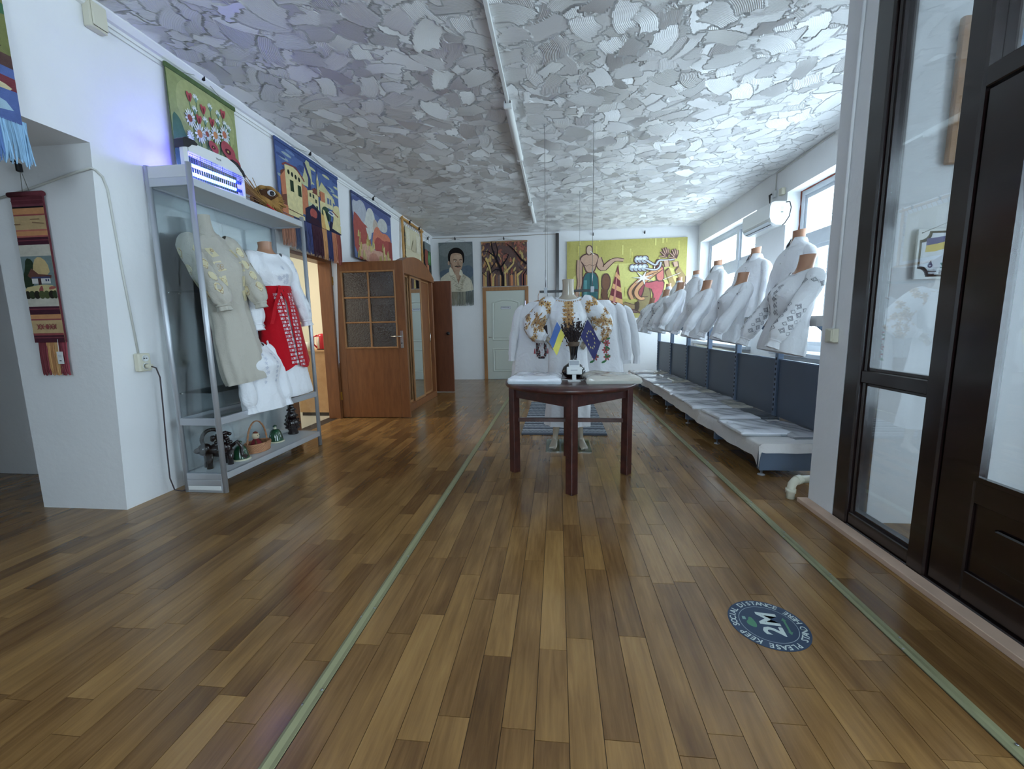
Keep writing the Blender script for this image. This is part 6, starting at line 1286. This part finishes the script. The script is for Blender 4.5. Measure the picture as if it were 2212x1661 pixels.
# ---------------------------------------------------------------- full-length mannequin in an embroidered dress
GO, GB, BRn = S(196, 146, 62), S(170, 118, 44), S(110, 66, 40)
def pat_gold(b, L, SLs):
    r_ = random.Random(12)
    for sx in (-.035, .0, .035):
        for k in range(8): g = L.at(.75+sx*.8+r_.uniform(-.006, .006), .70+.036*k); decal(b, g, flower(r_.choice((GO, GB)), BRn, 0, 0, (.034 if sx == 0 else .022)*r_.uniform(.8, 1.2), 7, r_.random()*3)+[(BRn, ell(.028, .014, .007, None, 6)), (GO, line([(-.03, -.03), (.0, -.04), (.026, -.028)], .006))])
    for k in range(30): g = L.at(.75+r_.uniform(-.055, .055), .60+.10*r_.random()); decal(b, g, [(r_.choice((GO, BRn)), ell(0, 0, .007, None, 6))])
    for Ls in SLs:
        for k in range(5): g = Ls.at(.25+.1*(k-2), .16+.05*(k % 2)); decal(b, g, flower(GO, BRn, 0, 0, .034, 7, r_.random())+[(BRn, ell(.04, .0, .009, None, 6))])
        for k in range(60):
            v = .36+.46*r_.random(); u = .25+.3*r_.gauss(0, .8); g = Ls.at(u, v); decal(b, g, flower(r_.choice((GO, GB, S(206, 170, 110))), BRn, 0, 0, .012+.022*r_.random(), 6, r_.random())+[(BRn, ell(.03, .0, .006, None, 6))])
    for k in range(46): p = L.point(k/46, .972); n = L.normal(k/46, .972); b.add([p+n*.004+Vector((dx, 0, dz)) for dx, dz in ((-.006, 0), (0, -.008), (.006, 0), (0, .008))], [(0, 1, 2, 3)], 0, S(196, 150, 90))
MX, MY = .105, 4.20
ROWS_M = [(.22, .235, .15, .0), (.30, .23, .148, .0), (.55, .215, .14, .0), (.8, .20, .13, .0), (1.0, .185, .12, .0), (1.1, .165, .11, -.005), (1.18, .165, .115, -.02), (1.27, .185, .13, -.04), (1.34, .185, .115, -.025), (1.40, .18, .098, -.008), (1.435, .168, .088, .0), (1.465, .142, .078, .0), (1.478, .122, .072, -.006)]
SL_R = [(.13, .0, 1.455), (.18, -.002, 1.42), (.24, .0, 1.36), (.30, .012, 1.285), (.335, .02, 1.215), (.31, -.01, 1.14), (.25, -.05, 1.10), (.225, -.062, 1.09), (.20, -.07, 1.08)]
t, Lm, SLm = long_torso('full_length_mannequin', 'headless full-length mannequin in a long white dress with gold flower embroidery behind the table', (MX, MY, 0), 0, 0, ROWS_M, 77, 'linen_white', 'bone', pat_gold, (SL_R, [.05, .078, .088, .098, .10, .09, .062, .036, .05]), .09, necklen=.165, drop=.035)
for s_ in (-1, 1):
    lg = Loft([((s_*.085, .0, .60), .07, .075), ((s_*.095, .0, .42), .052, .058), ((s_*.105, .008, .32), .048, .056), ((s_*.12, .01, .16), .032, .036), ((s_*.128, .008, .09), .027, .032), ((s_*.132, .004, .05), .030, .040)])
    lg.mesh(20, 26).build('leg', M['bone'], t)
    b = MB(); FT = [((s_*.134, .04, .032), .026, .028), ((s_*.136, .0, .045), .032, .044), ((s_*.142, -.06, .030), .036, .028), ((s_*.15, -.11, .020), .040, .018), ((s_*.154, -.14, .014), .036, .012)]
    P_ = [[Vector(c)+Vector((a*math.cos(2*PI*k/16), 0, max(-c[2]+.008, h*math.sin(2*PI*k/16)))) for k in range(16)] for c, a, h in FT]; b.grid(P_, closed=True); b.add(P_[0], [tuple(range(16))]); b.add(P_[-1], [tuple(range(15, -1, -1))])
    for k in range(5): x = s_*(.128+.014*k) ; b.tube([(x, -.13, .014), (x+s_*.002, -.165+.008*k, .012)], [.008-.0006*k, .0065-.0006*k], 8)
    b.build('foot', M['bone'], t, fix=True)
    b = MB(); w = Vector((s_*.20, -.07, 1.08)); b.tube([w+Vector((s_*.02, .005, .008)), w, w+Vector((-s_*.03, -.012, -.025)), w+Vector((-s_*.045, -.014, -.045))], [.024, .024, .03, .026], 10)
    for k in range(4): o_ = Vector((-s_*(.03+.011*k), -.018, -.035-.012*(3-k)*.6)); b.tube([w+o_, w+o_+Vector((-s_*.018, -.012, -.03)), w+o_+Vector((-s_*.028, -.004, -.055+.006*abs(k-1.5)))], [.0085, .008, .0055], 7)
    b.tube([w+Vector((-s_*.01, -.012, -.01)), w+Vector((-s_*.035, -.03, .002)), w+Vector((-s_*.055, -.03, -.004))], [.011, .009, .006], 7)
    b.build('hand', M['bone'], t)
b = MB(); b.tube([(.03, .02, .35), (.03, .02, .012)], .008, 10); b.build('stand_rod', M['chrome'], t)
b = MB(); b.bbox((-.22, -.24, .0), (.22, .20, .010), .003); b.build('glass_base', glass_mat('green_base_glass', (.80, .93, .90, 1), .14), t)
b = MB(); b.bbox((.045, -.148, 1.335), (.085, -.146, 1.40), .001); b.build('price_tag', M['white_pl'], t)

# rail hung on wires with more dresses behind
def rail(y, x0, x1, z, label):
    t = thing('hanging_rail', label, 'clothes rail', ((x0+x1)/2, y, z)); w = (x1-x0)/2
    b = MB(); b.bbox((-w-.06, -.012, -.012), (w+.06, .012, .012), .003); b.build('rail', M['black'], t)
    for s_ in (-1, 1):
        b = MB(); b.tube([(s_*w, 0, .03), (s_*w, 0, CE-z-.012)], .0022, 5); b.build('wire', M['cord'], t)
        b = MB(); b.bbox((s_*w-.018, -.014, -.018), (s_*w+.018, .014, .04), .003); b.build('clamp', M['greyframe'], t)
        b = MB(); b.tube([(s_*w, 0, .05), (s_*w, 0, .22)], .005, 8); b.build('turnbuckle', M['metal'], t)
        b = MB(); b.tube([(s_*w+.012*math.cos(a), 0, CE-z-.026+.012*math.sin(a)) for a in np.linspace(0, 2*PI, 13)], .002, 5); b.build('ceiling_eye', M['metal'], t)
rail(4.52, -.12, .36, 1.56, 'short dark clothes rail on two ceiling wires right behind the full-length mannequin')
rail(6.72, -.15, .34, 1.56, 'short dark clothes rail on two ceiling wires halfway to the far wall')
def hung(name, label, x, y, ztop, rows_, seed, cloth, pat, slv, hem, rz=0.):
    t = thing(name, label, 'dress', (x, y, 0), rz); L = Loft([((0, r_[3], r_[0]), r_[1], r_[2]) for r_ in rows_], folds(seed, hem, .05, 6, 9)); zt = rows_[-1][0]
    dr = L.mesh(64, 48).build('cloth', M[cloth], t); SLs = []
    for s_ in (-1, 1): Ls = make_sleeve(s_, None, slv[0], slv[1], seed+s_, .1); SLs.append(Ls); Ls.mesh(24, 30).build('sleeve', M[cloth], t)
    b = MB(); b.tube([(-.17, 0, zt-.06), (-.08, 0, zt-.015), (0, 0, zt+.01), (.08, 0, zt-.015), (.17, 0, zt-.06)], .008, 6); b.tube([(0, 0, zt+.01), (0, 0, zt+.06), (.02, 0, ztop+.015), (.03, 0, ztop)], .003, 6); b.build('hanger', M['frame_wood'], t)
    if pat: b = MB(); pat(b, L, SLs); b.build('embroidery', M['thread'], dr, kind='stuff')
    return t
RW_H = lambda z0, w0, zt: [(z0, w0, .11, 0), (z0+.06, w0, .11, 0), (z0+(zt-z0)*.35, w0*.9, .10, 0), (z0+(zt-z0)*.6, w0*.78, .09, 0), (zt-.22, w0*.7, .085, 0), (zt-.08, w0*.66, .065, 0), (zt-.03, w0*.45, .05, 0), (zt, .085, .045, 0)]
def slv_h(zt, w, L): return ([(w*.5, 0, zt-.05), (w*.66, 0, zt-.1), (w*.8, -.01, zt-.25), (w*.88, -.02, zt-.4), (w*.92, -.02, zt-.5), (w*.94, -.02, zt-.55), (w*.95, -.02, zt-.58), (w*.95, -.02, zt-L)], [.03, .045, .048, .046, .044, .04, .032, .036])
def pat_blackred(b, L, SLs):
    BKc, RDc, GY = S(62, 56, 60), S(170, 30, 44), S(206, 200, 196)
    g = L.at(.77, .42); decal(b, g, [(BKc, [(-.062, .15), (.062, .15), (.062, -.04), (.03, -.085), (-.03, -.085), (-.062, -.04)])])
    g2 = L.at(.77, .42, .005); P = []
    for i in range(6):
        for k in range(10): x, z = -.05+.02*i, .135-.022*k; P += ring_quads(GY if (i+k) % 3 else RDc, [(x-.008, z), (x, z-.009), (x+.008, z), (x, z+.009)], .45)
    decal(b, g2, P)
    for sx in (-.076, .076): decal(b, g2, [(RDc, [(sx-.004, .02), (sx+.004, .02), (sx+.012, -.035), (sx-.012, -.035)])])
    g3 = L.at(.80, .62); decal(b, g3, [(BKc, [(-.03, -.07), (.03, -.07), (.03, .07), (-.03, .05)])])
def pat_roses(b, L, SLs):
    RDc, GNc = S(178, 30, 44), S(46, 120, 66)
    for u0 in (.79, .70):
        g = L.at(u0, .50); P = []
        for k in range(7):
            z = -.18+.065*k; P += [(GNc, rot2(ell(.026, 0, .024, .010, 8), .6+k, .0, z)), (GNc, rot2(ell(.026, 0, .024, .010, 8), 3.6+k, .0, z-.02)), (GNc, line([(.0, z-.03), (.004, z+.03)], .004))]+flower(RDc, S(130, 16, 32), .006*(-1)**k, z+.01, .034, 6, k)
        decal(b, g, P)
hung('hanging_dress', 'white linen dress with a black and red embroidered front on the rail behind the mannequin', -.20, 4.54, 1.56, RW_H(.52, .30, 1.46), 201, 'linen_white', pat_blackred, slv_h(1.46, .30, .62), .10)
hung('hanging_dress', 'white dress with red rose embroidery on the rail behind the mannequin', .45, 4.54, 1.56, RW_H(.60, .25, 1.46), 202, 'cotton', pat_roses, slv_h(1.46, .30, .62), .10)
hung('hanging_dress', 'pale grey linen shirt hanging behind the rose-embroidered dress', .54, 4.76, 1.56, RW_H(.78, .26, 1.44), 203, 'linen_white', pat_floral(S(150, 152, 160), S(130, 132, 140), False), slv_h(1.44, .34, .66), .06)
hung('hanging_dress', 'cream linen skirt hanging on the rail halfway to the far wall', .30, 6.72, 1.56, RW_H(.72, .24, 1.45), 204, 'linen_beige', None, slv_h(1.45, .30, .6), .08)

# grey knitted rug
b = MB(); n = 34
for k in range(n):
    c = [S(74, 84, 98), S(128, 138, 150), S(96, 106, 120), S(160, 168, 176)][k % 4]; y0, y1 = 2.0*k/n, 2.0*(k+1)/n
    b.grid([[(x, y0+(y1-y0)*j/3, .010+.004*math.sin(PI*j/3)+.0015*math.sin(x*90+k)) for x in np.linspace(-.475, .475, 60)] for j in range(4)], 0, c)
b.box((-.475, 0, 0), (.475, 2.0, .0098), 0, S(80, 88, 100)); tag(b.build('grey_rug', M['wool'], loc=(.07, 4.60, 0.0)), 'grey striped knitted runner rug on the floor behind the mannequin', 'rug')
zz = MB()
for k in range(9):
    z = .12+.22*k; Pz = line([(-.46+.92*i/44, z+.014*(-1)**i) for i in range(45)], .009); m_ = len(Pz)//2
    for i in range(m_-1): a_, b_, c_, d_ = Pz[i], Pz[i+1], Pz[-2-i], Pz[-1-i]; zz.add([(p[0], p[1], .0165) for p in (d_, c_, b_, a_)], [(0, 1, 2, 3)], 0, S(206, 210, 214))
zz.build('zigzag_stripes', M['wool'], bpy.data.objects['grey_rug'], kind='stuff')

# ---------------------------------------------------------------- ceiling lamps with their conduit
def tube_lamp(y0, y1, label):
    t = thing('tube_lamp', label, 'ceiling lamp', (-.43, y0, CE-.012)); L = y1-y0
    b = MB(); b.bbox((-.03, 0, -.03), (.03, L, 0), .006); b.build('housing', M['white_pl'], t)
    b = MB(); P_ = [[(.036*math.cos(a), y, -.03-.034*math.sin(a)) for a in np.linspace(0, PI, 13)] for y in (.02, L-.02)]; b.grid(P_); b.build('diffuser', M['white_pl'], t)
    for y in (0, L-.025): b = MB(); b.bbox((-.038, y, -.068), (.038, y+.025, 0), .008); b.build('end_cap', M['white_pl'], t)
tube_lamp(4.02, 5.28, 'long white tube lamp on the ceiling, the first along the conduit'); tube_lamp(7.15, 8.40, 'long white tube lamp on the ceiling near the far wall')
for y0, y1, lb in ((.8, 4.02, 'white cable conduit on the ceiling leading to the first tube lamp'), (5.28, 7.15, 'white cable conduit on the ceiling between the two tube lamps')):
    b = MB(); b.bbox((-.014, 0, -.03), (.014, y1-y0, 0), .003); tag(b.build('ceiling_conduit', M['white_pl'], loc=(-.43, y0, CE-.010)), lb, 'conduit')

# ---------------------------------------------------------------- air conditioner and bits of the right wall
t = thing('air_conditioner', 'white wall air conditioner between the two windows', 'air conditioner', (WX, 6.02, 2.44))
pr_ = [(0, 0), (0, .29), (-.15, .295), (-.19, .28), (-.205, .23), (-.205, .10), (-.18, .04), (-.12, .005), (-.05, 0)]
b = MB(); n = len(pr_); L = .82; b.add([(p[0], 0, p[1]) for p in pr_]+[(p[0], L, p[1]) for p in pr_], [tuple(range(n)), tuple(range(2*n-1, n-1, -1))]+[(i, i+n, (i+1) % n+n, (i+1) % n) for i in range(n)]); b.build('body', M['white_pl'], t, fix=True)
b = MB(); b.bbox((-.209, .012, .085), (-.2045, L-.012, .27), .002); b.build('front_panel', M['white_pl'], t)
b = MB(); b.add([(-.196, .04, .06), (-.196, L-.04, .06), (-.135, L-.04, .004), (-.135, .04, .004)], [(0, 1, 2, 3)]); b.xf(Matrix.Translation((-.006, 0, -.008))); b.build('outlet_flap', M['greyframe'], t)
b = MB(); b.tube([(-.17, .04, .014), (-.17, L-.04, .014)], .004, 6); b.build('outlet_gap', M['black'], t)
P = [(S(214, 222, 206), sq(.02, .15, .055, .225)), (S(206, 214, 196), sq(.075, .15, .11, .225)), (S(60, 70, 70), sq(.078, .155, .106, .165))]
o = art(P, 1, 1, t, M['print'], 'rating_label', y=-.0005, sc=False); o.location = (-.15, 0, .0)
b = MB(); b.tube([(-.02, -.0, .27), (.0, -.05, .26), (-.005, -.10, .18), (-.01, -.08, .08), (-.03, -.02, .01), (-.03, .03, .0)], .006, 6); tag(b.build('unit_cable', M['black'], loc=(WX-.012, 5.985, 2.44)), 'black cable looping beside the air conditioner', 'cable')
t = thing('wall_socket', 'small white socket with a black plug above the air conditioner', 'socket', (WX, 6.33, 2.86))
b = MB(); b.bbox((-.035, -.035, 0), (0, .035, .08), .006); b.build('body', M['white_pl'], t); b = MB(); b.tube([(-.04, .03, .05), (-.06, .045, .04), (-.05, .05, -.06), (-.04, .06, -.12)], [.014, .014, .006, .006], 8); b.build('plug', M['black'], t)
b = MB(); b.tube([(-.008, 0, .08), (-.008, 0, CE-2.87-.03), (-.008, -1.2, CE-2.87-.02)], .007, 6); b.build('supply_cable', M['cable'], t)
b = MB(); b.bbox((-.05, -.045, 0), (0, .045, .085), .008); tag(b.build('junction_box', M['cream_pl'], loc=(WX, 6.12, 2.83)), 'cream junction box above the near end of the air conditioner', 'box')
t = thing('heating_pipe', 'pale painted heating pipe running along the wall below the window sills', 'pipe', (WX-.06, 3.2, .70))
b = MB(); b.tube([(0, 0, -.04), (0, 2.8, 0), (0, 5.9, .04)], .024, 10); b.build('pipe', M['cream_pl'], t)
for y in (.6, 2.6, 4.6): b = MB(); b.bbox((-.01, y, -.05), (.06, y+.03, -.02), .004); b.build('bracket', M['cream_pl'], t)
# ---------------------------------------------------------------- left wall electrics
t = thing('double_socket', 'cream double socket on the left wall beside the glass showcase', 'socket', (XL(1.0), 2.665, .945), PI/2)
b = MB(); b.bbox((-.045, -.045, 0), (.045, .0, .125), .008); b.build('body', M['cream_pl'], t)
for z in (.035, .09): 
    b = MB(); b.lathe([(.024, 0), (.024, .004), (.02, .004), (.019, -.006)], 20); b.xf(FACE); b.xf(Matrix.Translation((.0, -.046, z))); b.build('socket_well', M['white_pl'], t)
    for dx in (-.008, .008): b = MB(); b.tube([(dx, -.044, z), (dx, -.052, z)], .003, 8); b.build('pin_hole', M['black'], t)
t = thing('power_lead', 'dark power lead plugged into the double socket and trailing to the floor', 'cord', (XL(1.0)+.045, 2.665, .945), PI/2)
b = MB(); b.tube([(.0, -.005, .035), (.0, -.04, .034)], .017, 12); b.build('plug', M['cream_pl'], t)
b = MB(); b.tube([(0, -.04, .034), (.02, -.055, .02), (.045, -.05, -.05), (.055, -.03, -.3), (.05, -.02, -.6), (.045, -.02, -.8), (.07, -.02, -.9), (.12, -.03, -.93), (.22, -.05, -.938)], .0045, 8); b.build('lead', mat('dark_lead', S(66, 56, 60), .5), t)
b = MB(); b.tube([(XL(1.07)+.006, 2.655, 1.07), (XL(1.6)+.006, 2.60, 1.6), (XL(2.1)+.006, 2.555, 2.12), (XL(2.2)+.006, 2.53, 2.19), (XL(2.22)+.008, 2.49, 2.215), (XL(2.22)+.006, 2.468, 2.22), (-2.95, 2.466, 2.2), (-3.3, 2.466, 2.12), (-3.6, 2.466, 2.06)], .0065, 8); tag(b.build('wall_cable', M['cable']), 'white cable rising from the double socket and turning into the passage', 'cable')
t = thing('wall_junction_box', 'cream junction box high on the left wall over the passage corner', 'box', (XL(3.05), 2.56, 3.03), PI/2)
b = MB(); b.bbox((-.05, -.055, 0), (.05, 0, .15), .008); b.build('body', M['cream_pl'], t); b = MB(); b.bbox((-.044, -.068, .01), (.044, -.054, .14), .006); b.build('lid', M['cream_pl'], t)
for dz, lb in ((.085, 'upper'), (.115, 'lower')):
    b = MB(); b.tube([(XL(CE-dz)+.006, y, CE-dz-.004*math.sin(y*1.7)) for y in np.linspace(2.62, FY-.05, 24)], .003, 5); tag(b.build('picture_wire', M['cable']), '%s of the two thin wires stretched along the top of the left wall' % lb, 'wire')
b = MB(); b.tube([(x, FY-.012, 3.145+.012*math.sin(x*1.3)) for x in np.linspace(-2.75, .0, 16)], .005, 5); tag(b.build('picture_wire', mat('brown_wire', S(150, 128, 104), .6)), 'thin brown wire stretched along the top of the far wall over the tapestries', 'wire')

# ---------------------------------------------------------------- floor sticker
t = thing('floor_sticker', 'round dark blue floor sticker reading keep social distance 2M', 'sticker', (.848, 1.662, .0008), R(83))
M['vinyl'] = attr_mat('sticker_vinyl', .4, 0, var=.03); NAV = S(34, 58, 86); WT = mat('sticker_white', S(190, 200, 196), .5)
def disc(pts, z, col, nm): b = MB(); b.add([(p[0], p[1], z) for p in pts], [tuple(range(len(pts)))], 0, col); return b.build(nm, M['vinyl'], t)
RS = .147
b = MB(); b.lathe([(RS, 0), (RS, .0006), (.001, .0006)], 64, col=NAV, smooth=False); b.build('disc', M['vinyl'], t)
b = MB(); n = 72; b.add([(RS*.725*math.cos(2*PI*k/n), RS*.725*math.sin(2*PI*k/n), .0009) for k in range(n)]+[(RS*.71*math.cos(2*PI*k/n), RS*.71*math.sin(2*PI*k/n), .0009) for k in range(n)], [(k, (k+1) % n, (k+1) % n+n, k+n) for k in range(n)], 0, S(150, 166, 172)); b.build('ring', M['vinyl'], t)
def arc_text(txt, a0, a1, inward, size):
    n = len(txt)
    for k, ch in enumerate(txt):
        if ch == ' ': continue
        a = R(a0+(a1-a0)*k/(n-1)); rr = RS*.862
        M_ = Matrix.Translation((rr*math.cos(a), rr*math.sin(a), .0010)) @ Matrix.Rotation(a-PI/2 if not inward else a+PI/2, 4, 'Z'); text_part(ch, size, M_, WT, t, 'letter', thick=.0001, bold=.0006)
arc_text('PLEASE KEEP SOCIAL DISTANCE', 214, -28, False, .034); arc_text('STAND HERE', 236, 312, True, .034)
text_part('2M', .105, Matrix.Translation((.004, -.012, .0011)) @ Matrix.Scale(1.0, 4), WT, t, 'lettering', thick=.0001, spacing=1.05, bold=.003)
GRN = S(62, 128, 92)
disc(smooth([(-.035, .052), (-.02, .078), (.0, .082), (.012, .07), (.03, .066), (.032, .056), (.016, .05), (-.01, .044)], 2), .0010, GRN, 'logo_mark'); disc([(.012, .078), (.03, .078), (.03, .09), (.012, .092)], .0011, S(120, 160, 150), 'logo_square')
disc([(-.05, -.068), (-.032, -.058), (-.032, -.064), (.032, -.064), (.032, -.058), (.05, -.068), (.032, -.078), (.032, -.072), (-.032, -.072), (-.032, -.078)], .0010, GRN, 'double_arrow')
